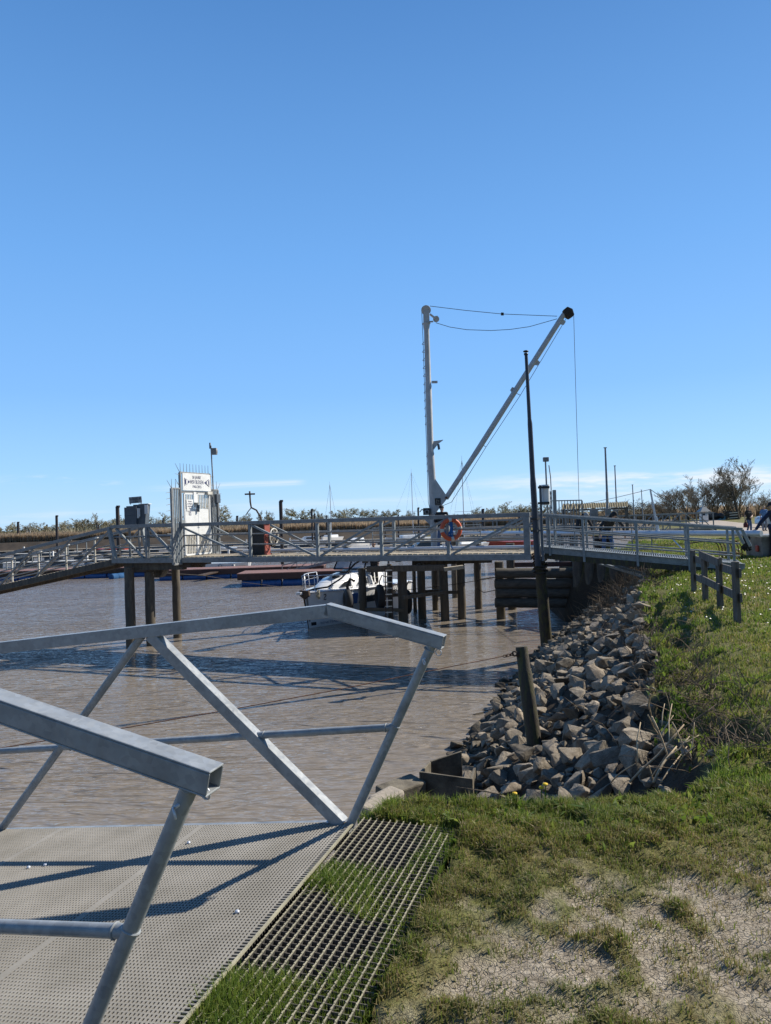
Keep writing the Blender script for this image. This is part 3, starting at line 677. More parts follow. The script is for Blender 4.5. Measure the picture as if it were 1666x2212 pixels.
for k in range(10): mb.tube(Q(0.05 + k * 0.165, 3.25, 0.03), Q(0.05 + k * 0.165, 3.52, 0.03), 0.011, 0.006, 6)
for u, dx in ((0.0, -0.20),): mb.tube(Q(u, 3.25, 0.03), Q(u + dx, 3.5, 0.03), 0.011, 0.006, 6)
for k in range(2):
    mb.tube(Q(-0.40 + k * 0.19, 2.72, 0.03), Q(-0.40 + k * 0.19, 3.0, 0.03), 0.011, 0.006, 6); mb.tube(Q(BW + 0.22 + k * 0.17, 2.72, 0.03), Q(BW + 0.22 + k * 0.17, 3.0, 0.03), 0.011, 0.006, 6)
mb.tube(Q(-0.42, 2.72, 0.03), Q(-0.62, 2.95, 0.03), 0.011, 0.006, 6); mb.tube(Q(-0.02, 2.78, 0.03), Q(-0.2, 3.0, 0.03), 0.011, 0.006, 6); mb.tube(Q(2.05, 2.72, 0.03), Q(2.22, 2.95, 0.03), 0.011, 0.006, 6)
for k in range(12): mb.tube(Q(-0.43, 0.5 + k * 0.19, 0.03), Q(-0.68, 0.46 + k * 0.19 + 0.06 * (k < 6), 0.03), 0.011, 0.006, 6)
for k in range(9): mb.tube(Q(2.06, 0.9 + k * 0.21, 0.03), Q(2.26, 0.9 + k * 0.21, 0.03), 0.011, 0.006, 6)
for z in (2.86, 3.15):
    mb.tube(Q(0.0, z, 0.03), Q(-0.22, z + 0.02, 0.03), 0.011, 0.006, 6); mb.tube(Q(BW + 0.06, z, 0.03), Q(BW + 0.26, z, 0.03), 0.011, 0.006, 6)
mb.build('spikes', 'galv_light', gt)
bd = MB(); bd.bar(Q(0.07, 2.925, 0.085), Q(BW - 0.03, 2.925, 0.085), 0.03, 0.56); bd = bd.build('name_board', 'white', gt, bevel=0.004)
fr = -BD
def brd(u, z): return Q(u, z, 0.104)
up = Vector((0, 0, 1))
text('lettering', '50 JAHRE', 'greyink', bd, brd(0.80, 3.08), BP, up, 0.10, width=0.46)
text('lettering', 'WSV BLEXEN', 'greyink', bd, brd(0.80, 2.925), BP, up, 0.13, width=0.72)
text('lettering', '1965-2015', 'greyink', bd, brd(0.80, 2.775), BP, up, 0.09, width=0.46)
for sgn, c in ((1, 0.16), (-1, 1.48)):                    # two pennants pointing inwards
    mb = MB(); mb.prism([brd(c, 3.06), brd(c, 2.79), brd(c + 0.28 * sgn, 2.925)], BD * -0.004); pn = mb.build('pennant', 'navyink', bd)
    mb = MB(); o = BD * -0.006
    mb.prism([brd(c + 0.07 * sgn, 2.985) + o, brd(c + 0.07 * sgn, 2.865) + o, brd(c + 0.15 * sgn, 2.865) + o, brd(c + 0.15 * sgn, 2.985) + o], BD * -0.003)
    mb.bar(brd(c, 3.05) + o * 1.4, brd(c + 0.10 * sgn, 2.97) + o * 1.4, 0.004, 0.02); mb.bar(brd(c, 2.80) + o * 1.4, brd(c + 0.10 * sgn, 2.88) + o * 1.4, 0.004, 0.02)
    mb.build('pennant_cross', 'white', bd)
for u0, u1, nm in ((0.17, 0.80, 'a'), (0.84, 1.52, 'b')):
    mb = MB(); z0, z1 = 0.56, 2.54
    for u in (u0, u1): mb.bar(Q(u, z0, 0.05), Q(u, z1, 0.05), 0.05, 0.05, BP)
    for z in (z0, z1): mb.bar(Q(u0 + 0.025, z, 0.05), Q(u1 - 0.025, z, 0.05), 0.05, 0.05)
    dr = mb.build('door', 'white', gt, bevel=0.004)
    mb = MB(); k = u0 + 0.09
    while k < u1 - 0.04: mb.bar(Q(k, z0 + 0.03, 0.05), Q(k, z1 - 0.03, 0.05), 0.024, 0.03, BP); k += 0.085
    mb.build('bars', 'dirty_white', dr)
    mb = MB(); mb.bar(Q(u0 + 0.02, 1.62, 0.075), Q(u1 - (0.0 if nm == 'a' else 0.12), 1.62, 0.075), 0.012, 0.84); mb.build('panel', 'white', dr, bevel=0.003)
mb = MB(); mb.bar(Q(0.62, 2.35, 0.09), Q(0.76, 2.35, 0.09), 0.02, 0.50); mb.build('lock_plate', 'white', gt)
mb = MB(); mb.prism([Q(0.60, 2.24, 0.10), Q(0.95, 2.24, 0.10), Q(0.95, 2.22, 0.30), Q(0.60, 2.22, 0.30)], (0, 0, 0.02)); mb.build('weather_hood', 'galv_light', gt)
mb = MB(); mb.tube(Q(0.80, 2.18, 0.13), Q(0.80, 1.95, 0.13), 0.04, n=10); mb.build('lock_box', 'darkgrey', gt)
nt = MB(); nt.bar(Q(0.24, 2.17, 0.092), Q(0.58, 2.17, 0.092), 0.01, 0.37); nt = nt.build('notice', 'white', gt)
for i, (s_, w) in enumerate((('Betreten', 0.17), ('nur Mitglieder', 0.26), ('und geladene', 0.24), ('Gäste', 0.10))):
    text('lettering', s_, 'greyink', nt, Q(0.41, 2.29 - i * 0.075, 0.099), BP, up, 0.045, width=w)
st = MB(); st.bar(Q(0.36, 1.93, 0.086), Q(0.48, 1.93, 0.086), 0.006, 0.17); st = st.build('sticker', 'greyink', gt)
mb = MB(); mb.bar(Q(0.375, 1.93, 0.091), Q(0.465, 1.93, 0.091), 0.004, 0.13); mb.build('sticker_face', 'white', st)
mb = MB(); mb.bar(Q(0.40, 1.945, 0.095), Q(0.445, 1.945, 0.095), 0.003, 0.06); mb.bar(Q(0.395, 1.893, 0.095), Q(0.45, 1.893, 0.095), 0.003, 0.015); mb.build('sticker_mark', 'greyink', st)
mb = MB(); mb.path([Q(0.86, 1.50, 0.08), Q(0.86, 1.50, 0.14), Q(0.95, 1.50, 0.14)], 0.012, 8); mb.build('handle', 'alu', gt, True)
mb = MB(); mb.bar(Q(1.30, 2.58, 0.12), Q(1.56, 2.58, 0.12), 0.10, 0.10); mb.build('door_closer', 'dirty_white', gt)
mb = MB(); mb.bar(Q(1.78, 2.40, 0.10), Q(2.0, 2.40, 0.10), 0.16, 0.30); mb.build('meter_box', 'darkgrey', gt, bevel=0.01)
mb = MB(); mb.path([Q(1.86, 2.25, 0.12), Q(1.88, 2.0, 0.12), Q(1.9, 1.2, 0.08), Q(1.88, 0.6, 0.08)], 0.018, 6); mb.build('cable_run', 'rubber', gt, True)
mb = MB(); mb.bar(Q(-0.06, 1.62, 0.10), Q(0.12, 1.62, 0.10), 0.02, 0.15); mb.build('hinge_plate', 'galv_light', gt)
fp = thing('floodlight_pole', Q(1.66, 0.5, 0.1), 'thin grey pole with small box floodlight beside the spiked gate', 'floodlight')
mb = MB(); mb.path([Q(1.69, 0.5, 0.12), Q(1.66, 3.2, 0.12), Q(1.62, 4.2, 0.12)], 0.022, 8); mb.build('pole', 'galv_old', fp, 'auto')
mb = MB(); c = Q(1.62, 4.0, 0.12); mb.frame(c + Vector((0.11, 0, 0.0)), (0.085, 0, 0), (0, 0.09, 0), (0, 0, 0.11)); mb.ball(c + Vector((0.19, 0, 0)), 0.03, 0.085, 0.10); mb.build('lamp_head', 'greymetal', fp, 'auto', 0.01)
mb = MB(); mb.tube(c + Vector((-0.03, 0, 0.1)), c + Vector((-0.03, 0, 0.30)), 0.03, n=8); mb.build('sensor', 'darkgrey', fp, True)

# ------------------------------------------------------------------ things on the footbridge
mbx = thing('meter_cabinet', B(12.65, 0.6, ZD), 'pair of slate grey cabinets on a stand on the platform, left of the gate', 'cabinet')
c = at(284.5, 1115, 23.9)
mb = MB(); mb.box((c.x, c.y + 0.05, 1.88), (0.40, 0.34, 0.60)); mb.box((c.x + 0.03, c.y + 0.06, 2.20), (0.34, 0.30, 0.05)); mb.box((c.x, c.y - 0.125, 1.90), (0.40, 0.012, 0.01)); mb.build('small_cabinet', 'darkgrey', mbx, bevel=0.012)
c2 = at(309, 1112, 24.1)
mb = MB(); vs = [(-0.16, -0.2, 1.58), (0.13, -0.2, 1.58), (0.13, 0.2, 1.58), (-0.16, 0.2, 1.58), (-0.26, -0.2, 2.27), (0.20, -0.2, 2.27), (0.20, 0.2, 2.27), (-0.26, 0.2, 2.27)]
mb.add([(c2.x + p[0], c2.y + p[1], p[2]) for p in vs], [(3, 2, 1, 0), (4, 5, 6, 7), (0, 1, 5, 4), (1, 2, 6, 5), (2, 3, 7, 6), (3, 0, 4, 7)]); mb.build('large_cabinet', 'darkgrey', mbx, bevel=0.012)
mb = MB(); mb.box((c.x + 0.235, c.y + 0.02, 1.98), (0.05, 0.20, 0.34)); mb.box((c.x + 0.28, c.y - 0.02, 2.0), (0.03, 0.10, 0.28)); mb.box((c2.x + 0.19, c2.y - 0.21, 2.1), (0.12, 0.02, 0.3)); mb.box((c2.x + 0.1, c2.y - 0.05, 2.285), (0.34, 0.34, 0.02)); mb.build('sunlit_plates', 'white', mbx, bevel=0.004)  # white plates stand for the cabinet faces lit by the sun
mb = MB()
for dx, dy in ((-0.12, 0.1), (0.2, 0.1), (0.40, 0.25)): mb.bar((c.x + dx, c.y + dy, ZD), (c.x + dx, c.y + dy, 1.6), 0.06, 0.06, (1, 0, 0))
mb.build('stand', 'galv_old', mbx)
sg = thing('direction_sign', (c2.x - 0.15, c2.y - 0.1, 2.29), 'small grey sign with two arrows tilted on top of the cabinets', 'sign')
mb = MB(); sa, sb = Vector((c2.x - 0.40, c2.y - 0.1, 2.37)), Vector((c2.x + 0.0, c2.y - 0.1, 2.39))
sx1 = (sb - sa).normalized(); su = Vector((-0.12, 0.12, 1)).normalized()
mb.frame((sa + sb) / 2 + su * 0.05, sx1 * 0.215, su * 0.11, sx1.cross(su) * 0.006); pnl = mb.build('panel', 'greymetal', sg)
mb = MB(); mb.bar((c2.x - 0.38, c2.y - 0.08, 2.28), (c2.x - 0.38, c2.y - 0.08, 2.36), 0.03, 0.02, (1, 0, 0)); mb.bar((c2.x - 0.02, c2.y - 0.08, 2.28), (c2.x - 0.02, c2.y - 0.08, 2.38), 0.03, 0.02, (1, 0, 0)); mb.build('bracket', 'darkgrey', sg)
so_ = (sa + sb) / 2 + su * 0.08 + Vector((0, -0.012, 0))
text('lettering', '→ MQ52 ←', 'blackink', pnl, so_, sx1, su, 0.06, width=0.37)
text('lettering', 'T. KM', 'blackink', pnl, so_ - su * 0.085, sx1, su, 0.055, width=0.15)

hr = thing('hose_cabinet', B(8.6, 0.56, ZD), 'open black box cabinet with brick red side standing on the footbridge', 'cabinet')
f0 = B(8.90, 0.40, 0); f1 = B(8.32, 0.40, 0); fd = (f1 - f0)
mb = MB(); cc = (f0 + f1) / 2 + BP * 0.16 + Vector((0, 0, ZD + 0.53)); mb.frame(cc, fd / 2, BP * 0.15, Vector((0, 0, 0.51))); mb.build('box', 'black', hr, bevel=0.01)
mb = MB(); cc2 = f1 + BD * -0.02 + BP * 0.16 + Vector((0, 0, ZD + 0.53)); mb.frame(cc2, BD * 0.018, BP * 0.155, Vector((0, 0, 0.515)))
for z in (ZD + 0.04, ZD + 1.02, ZD + 0.62): mb.frame(cc2 + BD * -0.05 + Vector((0, 0, z - ZD - 0.53)), BD * 0.02, BP * 0.15, Vector((0, 0, 0.025)))
mb.build('side_panel', 'redbrick', hr, bevel=0.004)
mb = MB(); rc = cc2 - BD * 0.22 + BP * 0.05
mb.torus(rc + Vector((0, 0, 0.05)), 0.25, 0.022, BD, 30, 8)
for k in range(4): a = k * math.pi / 4; mb.tube(rc + Vector((0, 0, 0.05)) + (BP * math.cos(a) + up * math.sin(a)) * 0.25, rc + Vector((0, 0, 0.05)) - (BP * math.cos(a) + up * math.sin(a)) * 0.25, 0.008)
mb.tube(rc + Vector((0, 0, 0.05)), cc2 + Vector((0, 0, 0.05)), 0.02); mb.build('reel_wheel', 'dirty_white', hr, True)
mb = MB(); mb.torus(rc + Vector((0, 0, -0.05)) + BD * 0.05, 0.20, 0.03, BD, 24, 8); mb.build('hose', 'rubber', hr, True)

av = thing('davit_pole', B(8.2, BW, ZD), 'curved thin pole with a crossbar on top, rising behind the black cabinet', 'pole')
pts = [at(570, 1140, 25.0), at(562, 1115, 25.0), at(554, 1102, 25.0), at(543, 1096.5, 25.0), at(541, 1085, 25.0), at(539.5, 1061, 25.0)]
mb = MB(); mb.path([B(7.4, BW + 0.1, ZD - 0.05)] + pts, 0.03, 8); mb.build('pole', 'rustbrown', av, True)
mb = MB(); mb.tube(at(529, 1067.6, 25.0), at(551, 1067.0, 25.0), 0.028, n=8); mb.build('crossbar', 'rustbrown', av)
mb = MB(); mb.path([at(531, 1113, 25.0), at(537, 1104, 25.0), at(543, 1097, 25.0)], 0.018, 6); mb.build('stay', 'rustbrown', av, True)

lb = thing('life_ring', B(2.28, -0.12, 0.7), 'orange life ring with white bands hanging on the footbridge rail', 'life ring')
lc = at(974.5, 1143.5, 19.35)
mb = MB(); mb.torus(lc, 0.262, 0.058, (0.25, -1, 0.06), 40, 12); mb.build('ring', 'orange', lb, True)
mb = MB()
for a in (0.9, 2.47, 4.04, 5.61): mb.torus(lc, 0.262, 0.0605, (0.25, -1, 0.06), 4, 12, a - 0.16, a + 0.16)
mb.build('band', 'dirty_white', lb, True)
mb = MB(); rng = random.Random(2)
for k in range(9):
    a = rng.uniform(0, 6.28); pts = [lc + Vector((rng.uniform(-0.07, 0.06), 0.03 - 0.02 * k / 9, 0.23 - j * 0.11 + rng.uniform(-0.04, 0.04))) for j in range(5)]
    mb.path(pts, 0.016, 6)
mb.path([lc + Vector((-0.04, 0.05, -0.2)), lc + Vector((-0.02, 0.06, -0.42)), lc + Vector((0.05, 0.08, -0.55))], 0.012, 6)
mb.build('rope', 'bluerope', lb, True)
mb = MB(); mb.path([lc + Vector((0.02, 0.03, 0.30)), B(2.32, -0.05, ZR + 0.06), B(2.3, 0.03, ZR + 0.06)], 0.012, 6); mb.build('hook', 'galv_light', lb)
# ------------------------------------------------------------------ piles
def pile(px, py, ztop, r, label, m='pile', group=None, zb=WATER_Z, n=14, name='timber_pile', seed=0, taper=0.94):
    b = on(px, py, zb); rng = random.Random(int(px * 7 + py))
    lx, ly = rng.uniform(-0.03, 0.03), rng.uniform(-0.03, 0.03); mb = MB(); H = ztop - (zb - 1.0); pts = []; rad = []
    for k in range(9):
        f = k / 8; pts.append((b.x + lx * f * H / 4 + rng.uniform(-.008, .008), b.y + ly * f * H / 4 + rng.uniform(-.008, .008), zb - 1.0 + H * f)); rad.append(r * (1 - (1 - taper) * f) * rng.uniform(0.975, 1.025))
    mb.path(pts, rad, n)
    return solo(mb, name, m, label, 'pile', group, 'auto')
pile(284, 1399, 0.2, 0.165, 'dark pile under the left end of the footbridge, leftmost of three', 'pile', 'piles under the footbridge')
pile(327, 1394, 0.0, 0.165, 'dark pile under the flared cap, middle of three at the gate end', 'pile', 'piles under the footbridge')
pile(384, 1377, 0.2, 0.15, 'brown pile under the spiked gate, rightmost of three', 'pile', 'piles under the footbridge')
CP = 'piles under the crane platform'
pile(786, 1352, -0.30, 0.150, 'thick dark pile with a tyre beside it at the bow of the white boat', 'pile', CP)
pile(845, 1335, -0.30, 0.102, 'dark pile just right of the rusty ladder', 'pile', CP)
pile(872, 1354, -0.30, 0.180, 'thick pile under the crane platform standing right of the ladder, nearest the viewer', 'pile', CP)
pile(897, 1322, -0.30, 0.081, 'thin pile tucked behind the thick ones under the crane platform', 'pile', CP)
pile(913, 1336, -0.30, 0.164, 'thick pile below the crane mast foot, left of the lit plank', 'pile', CP)
pile(941, 1318, -0.30, 0.136, 'shaded pile straight under the crane mast with a shackle at the waterline', 'pile', CP)
pile(962, 1340, -0.30, 0.171, 'pile under the lit end of the platform beam', 'pile', CP)
pile(998, 1337, -0.30, 0.161, 'pile at the right end of the crane platform', 'pile', CP)
pile(1034, 1315, 0.30, 0.161, 'lone pile between the crane platform and the log barrier', 'pile', CP)
pile(949, 1288, -0.25, 0.116, 'far pile seen between the crane platform piles, left one', 'pile', CP)
pile(1022 - 30, 1285, -0.25, 0.102, 'far pile seen between the crane platform piles, right one', 'pile', CP)
# platform of the crane
pf = thing('crane_platform', (1.8, 28.5, -0.3), 'low timber platform on piles carrying the pale grey crane', 'platform')
mb = MB(); y0 = 25.6
for k in range(32):
    yk = 25.5 + k * 0.19; xl = -0.95 + (yk - 25.5) * 0.60; mb.box(((xl + 4.2) / 2, yk, 0.17), (4.2 - xl, 0.17, 0.06))
mb.build('deck_boards', 'log', pf)
mb = MB(); mb.bar(at(792, 1229.5, 25.4), at(962, 1226, 25.4), 0.28, 0.20); mb.bar((1.0, 28.6, -0.30), (4.2, 28.6, -0.30), 0.28, 0.2); mb.bar((2.6, 31.2, -0.30), (4.2, 31.2, -0.30), 0.28, 0.2)
for x in (-0.8, 0.4, 1.7, 3.0, 4.1): mb.bar((x, 25.6, 0.04), (x, min(31.3, 26.0 + (x + 0.95) / 0.6), 0.04), 0.2, 0.2)
mb.build('cap_beams', 'pile', pf)
mb = MB(); mb.bar(at(960, 1230, 24.9), at(1001, 1224.5, 24.9), 0.30, 0.12); mb.build('lit_plank', 'plank', pf)
mb = MB()
for a, b in (((845, 1286, 26.6), (905, 1282, 28)), ((870, 1291, 25.2), (962, 1279, 26.5)), ((948, 1280, 27), (998, 1279, 27.5)), ((915, 1278, 28), (960, 1276, 28)), ((790, 1316, 25.4), (872, 1318, 25.6))): mb.bar(at(*a), at(*b), 0.12, 0.12)
mb.build('braces', 'pile', pf)
ld = thing('boarding_ladder', at(835, 1300, 25.0), 'narrow rusty steel ladder hanging down to the water beside the boat', 'ladder')
mb = MB()
for dx in (0, 14.5): mb.bar(at(832 + dx, 1226, 25.0), at(834 + dx, 1340, 25.0), 0.045, 0.03, (0, 1, 0))
mb.build('stiles', 'rustbrown', ld)
mb = MB()
for k in range(8): mb.bar(at(833, 1232 + k * 13, 25.0), at(847.5, 1231.5 + k * 13, 25.0), 0.04, 0.03)
mb.build('rungs', 'dirty_white', ld)

# ------------------------------------------------------------------ crane
D = 28.5
cr = thing('slewing_crane', at(940, 1182, D), 'tall pale grey slewing mast crane with a long slanting boom and cables', 'crane')
K = D / F
def C6(x, y, d=D): return at((1600 + x / 2.0825) / 1.844, (1150 + y / 2.0825) / 1.844, d)
mb = MB(); foot = at(941, 1182, D); foot.z = -0.13
mb.path([C6(207, 300), C6(208, 345), C6(222, 795), C6(223, 805), C6(240, 1355), C6(241, 1365), C6(254, 1600), foot], [0.125, 0.108, 0.118, 0.128, 0.132, 0.145, 0.15, 0.17], 24); mb.tube(C6(206, 286), C6(206.4, 292), 0.165, n=24); mb.path([C6(206, 292), C6(207, 340)], [0.145, 0.112], 24)
mb.build('mast', 'crane', cr, 'auto')
mb = MB(); mb.bar(C6(205, 180), C6(206, 288), 0.22, 0.24, (1, 0, 0)); mb.tube(C6(203, 178, D - 0.10), C6(203, 178, D + 0.10), 0.195, n=28)
mb.build('mast_head', 'crane', cr, 'auto', 0.01)
mb = MB(); mb.bar(C6(236, 212), C6(285, 250), 0.06, 0.10, (0, 1, 0)); mb.tube(C6(287, 252, D - 0.05), C6(287, 252, D + 0.05), 0.125, n=24); mb.bar(C6(222, 275), C6(262, 272), 0.06, 0.05); mb.bar(C6(296, 225), C6(300, 245), 0.03, 0.03)
mb.build('guide_sheave', 'crane', cr, 'auto')
mb = MB()
for y in (455, 520, 590, 655, 720, 790, 858, 925, 990, 1053, 1120, 1385, 1450, 1510):
    o = (y - 455) * 0.0375
    mb.path([C6(190 + o, y + 8), C6(170 + o, y + 8), C6(172 + o, y + 2), C6(188 + o, y - 14)], 0.013, 5)
mb.build('climbing_rungs', 'crane', cr)
mb = MB(); mb.path([C6(167, 190), C6(180, 470), C6(200, 1120), C6(222, 1770), at(931, 1110, D)], 0.011, 5); mb.build('luffing_cable', 'cable', cr)
mb = MB(); mb.bar(C6(250, 775), C6(298, 774), 0.08, 0.09); mb.prism([C6(262, 1265, D - 0.03), C6(347, 1252, D - 0.03), C6(343, 1258, D - 0.03), C6(302, 1290, D - 0.03), C6(268, 1335, D - 0.03)], (0, 0.06, 0)); mb.build('bracket', 'crane', cr)
mb = MB(); mb.frame(C6(308, 1312), (0.045, 0, 0.01), (0, 0.05, 0), (-0.015, 0, 0.11)); mb.build('lamp', 'darkgrey', cr, bevel=0.01)
mb = MB(); pts = [(938, 1031), (966.5, 1073), (965, 1079), (942.5, 1107), (936, 1107)]
for d in (D - 0.10, D + 0.06): mb.prism([at(x, y, d) for x, y in pts], (0, 0.03, 0))
mb.prism([at(935, 1108, D - 0.02), at(935, 1140, D - 0.02), at(915, 1120, D - 0.02)], (0, 0.03, 0)); mb.build('boom_gusset', 'crane', cr)
mb = MB(); mb.tube(at(964.5, 1075, D - 0.16), at(964.5, 1075, D + 0.14), 0.05, n=12); mb.build('pivot_pin', 'rust', cr, 'auto')
mb = MB(); mb.path([C6(368, 1740), C6(600, 1388), C6(620, 1358), C6(1318, 256), C6(1345, 215)], [0.105, 0.105, 0.112, 0.105, 0.10], 20); bm = mb.build('boom', 'crane', cr, 'auto')
mb = MB()
for (x, y, s) in ((1128, 612, 1), (926, 836, -1), (1340, 275, 1)):
    c = C6(x, y); dd = (C6(1318, 256) - C6(368, 1740)).normalized(); pp = Vector((dd.z, 0, -dd.x)) * s
    mb.prism([c - dd * 0.17 - pp * 0.10 + Vector((0, -0.015, 0)), c - dd * 0.09 + pp * 0.09 + Vector((0, -0.015, 0)), c + dd * 0.06 + pp * 0.09 + Vector((0, -0.015, 0)), c + dd * 0.10 - pp * 0.10 + Vector((0, -0.015, 0))], (0, 0.03, 0))
mb.build('lug', 'crane', bm)
mb = MB(); c = C6(1383, 205); rr = Matrix.Rotation(-0.57, 3, 'Y')
mb.add([c + rr @ Vector(p) for p in [(-.11, -.14, -.20), (.13, -.14, -.20), (.13, .14, -.20), (-.11, .14, -.20), (-.20, -.16, .02), (.20, -.16, .04), (.20, .16, .04), (-.20, .16, .02), (-.13, -.11, .22), (.10, -.11, .24), (.10, .11, .24), (-.13, .11, .22)]],
       [(3, 2, 1, 0), (0, 1, 5, 4), (1, 2, 6, 5), (2, 3, 7, 6), (3, 0, 4, 7), (4, 5, 9, 8), (5, 6, 10, 9), (6, 7, 11, 10), (7, 4, 8, 11), (8, 9, 10, 11)])
mb.build('boom_head_cover', mat('worn_brown_canvas', (0.055, 0.04, 0.03), 0.9, 0, (0.025, 0.022, 0.02), 6, bump=0.6, bscale=15), cr, bevel=0.03)
mb = MB(); mb.path([C6(235, 144), C6(530, 180), C6(836, 210), C6(1290, 228)], 0.012, 5); mb.build('top_cable', 'cable', cr)
mb = MB(); mb.frame(C6(836, 210), (0.055, 0, -0.006), (0, 0.05, 0), (0.0, 0, 0.05)); mb.build('cable_block', 'black', cr, bevel=0.01)
mb = MB(); mb.path([C6(285, 283), C6(400, 318), C6(540, 340), C6(740, 347), C6(900, 338), C6(1060, 315), C6(1290, 250)], 0.012, 5); mb.build('slack_cable', 'cable', cr)
mb = MB(); mb.path([C6(1365, 250), C6(985, 884), C6(700, 1314), C6(415, 1770), at(938, 1100, D)], 0.011, 5)
for a, b in (((955, 868), (985, 884)), ((672, 1292), (700, 1314))): mb.tube(C6(*a), C6(*b), 0.012, n=5)
mb.build('hoist_cable', 'cable', cr)
mb = MB(); e = at(1250.5, 1150, D); mb.path([C6(1428, 215), C6(1447, 900), C6(1472, 1770), e], 0.010, 5); mb.build('hook_cable', 'cable', cr)
mb = MB(); mb.path([e, e + Vector((0, 0, -0.12)), e + Vector((0.07, 0, -0.2)), e + Vector((0, 0, -0.28)), e + Vector((-0.06, 0, -0.2))], 0.022, 6); mb.build('hook', 'rust', cr)
mb = MB(); mb.frame(at(946, 1083.5, D - 0.145), Vector((0.115, 0, 0)), Vector((0, 0.006, 0)), Vector((0, 0, 0.135))); pb = mb.build('warning_board', 'black', cr)
mb = MB(); o = at(946, 1083.5, D - 0.16)
mb.bar(o + Vector((-0.05, 0, -0.06)), o + Vector((-0.05, 0, 0.08)), 0.02, 0.006, (0, 1, 0)); mb.bar(o + Vector((-0.05, 0, 0.07)), o + Vector((0.06, 0, 0.03)), 0.018, 0.006, (0, 1, 0)); mb.bar(o + Vector((0.06, 0, 0.03)), o + Vector((0.0, 0, -0.03)), 0.016, 0.006, (0, 1, 0)); mb.bar(o + Vector((-0.07, 0, -0.095)), o + Vector((0.07, 0, -0.09)), 0.018, 0.006, (0, 1, 0))
mb.build('faded_symbol', 'grate', pb)
wb = MB(); wb.box(at(921.5, 1105, D - 0.1), (0.26, 0.3, 0.28)); wbo = wb.build('winch_box', 'black', cr, bevel=0.015)
mb = MB(); mb.torus(at(922.5, 1106, D - 0.27), 0.075, 0.025, (0, 1, 0), 20, 8); mb.build('winch_drum', 'greymetal', wbo, True)
mb = MB(); mb.path([at(907, 1106, D), at(912, 1100, D - 0.05), at(916, 1104, D - 0.1)], 0.02, 6); mb.build('crank', 'rustbrown', wbo, True)

# ------------------------------------------------------------------ flagpole on its pile, log barrier, quay wall
b = Vector((4.50, 19.75, -2.15))
mb = MB(); t0 = at(1166, 1208, 18.95); bb = at(1181, 1394, 19.6)
mb.path([bb + (bb - t0).normalized() * 0.5, bb.lerp(t0, 0.5), t0], [0.165, 0.155, 0.14], 16)
solo(mb, 'mooring_pile', 'pile_moss', 'tall dark mooring pile with slime and chains, its foot in the stones, carrying the flagpole', 'pile', None, 'auto')
fpo = thing('flagpole', at(1161, 1215, 18.55), 'tall dark bare flagpole strapped to the end of the footbridge', 'flagpole')
mb = MB(); mb.path([at(1162.5, 1222, 18.5), at(1152, 1045, 18.5), at(1151, 1030, 18.5), at(1145, 915, 18.5), at(1144, 905, 18.5), at(1137, 770, 18.5), at(1136.5, 764, 18.5)], [0.085, 0.078, 0.066, 0.062, 0.05, 0.042, 0.036], 14); mb.build('pole', mat('dark_blue_grey_pole', (0.045, 0.055, 0.075), 0.45, 0.2, (0.035, 0.04, 0.055), 3), fpo, 'auto')
mb = MB(); mb.tube(at(1136.5, 767, 18.5), at(1136.4, 763, 18.5), 0.055, n=10); mb.ball(at(1136.2, 759, 18.5), 0.075, 0.075, 0.03); mb.build('finial', 'black', fpo, True)
mb = MB()
for y in (1121, 1147): mb.bar(at(1150, y - 0.2, 18.55), at(1164, y - 0.8, 18.45), 0.22, 0.05)
mb.build('straps', 'black', fpo)
wc = thing('mooring_chain', at(1178, 1225, 18.85), 'rope and chain tangle wound round the top of the flagpole pile', 'chain')
mb = MB(); rng = random.Random(4)
for k in range(7): mb.torus(t0 + Vector((0.01, -0.01, 0.02 - 0.06 * k)), 0.165 + rng.uniform(0, 0.02), 0.022, (rng.uniform(-.25, .25), rng.uniform(-.25, .25), 1), 18, 6)
for k in range(8): mb.torus(t0 + Vector((0.03, -0.17, -0.25 - 0.055 * k)), 0.03, 0.009, ((k % 2), 1 - (k % 2), 0.2), 10, 5)
mb.build('loops', 'rope', wc, True)
lbr = thing('log_barrier', at(1160, 1300, 26.6), 'barrier of four thick horizontal dark logs on two stub piles', 'barrier')
for i, y in enumerate((1238, 1261, 1281, 1302)):
    mb = MB(); xa = (1071, 1069.5, 1071.5, 1070)[i]; rng = random.Random(i); pts = [at(xa + (1250 - xa) * k / 6, y + 0.4 * math.sin(k * 2 + i) - k * 0.0, 26.5) for k in range(7)]
    mb.path(pts, [0.185 * rng.uniform(0.96, 1.04) for _ in pts], 18); mb.build('log', 'log', lbr, 'auto')
mb = MB()
mb.tube(on(1083, 1336, WATER_Z) - Vector((0, 0, 1)), at(1078, 1213, 26.95), 0.17, n=14); mb.build('stub_pile', 'pile', lbr, 'auto')
mb = MB(); mb.tube(on(1107, 1316, WATER_Z) - Vector((0, 0, 1)), Vector((on(1107, 1316, WATER_Z).x, on(1107, 1316, WATER_Z).y, 0.3)), 0.18, n=14); mb.build('stub_pile', 'pile', lbr, 'auto')
mb = MB(); mb.bar(at(1112, 1220, 26.8), at(1243, 1218, 26.8), 0.2, 0.17); mb.build('top_beam', 'maroon', lbr)
wl_ = ['leftmost quay wall pile, standing free in the water beside the logs', 'second broad quay wall pile from the log barrier', 'third quay wall pile from the log barrier', 'fourth quay wall pile from the log barrier, fifth from the right end', 'quay wall pile fourth from the right end', 'quay wall pile third from the right end under the slanting channel', 'quay wall pile second from the right end, mostly behind dry stems', 'rightmost quay wall pile in the dry stems']
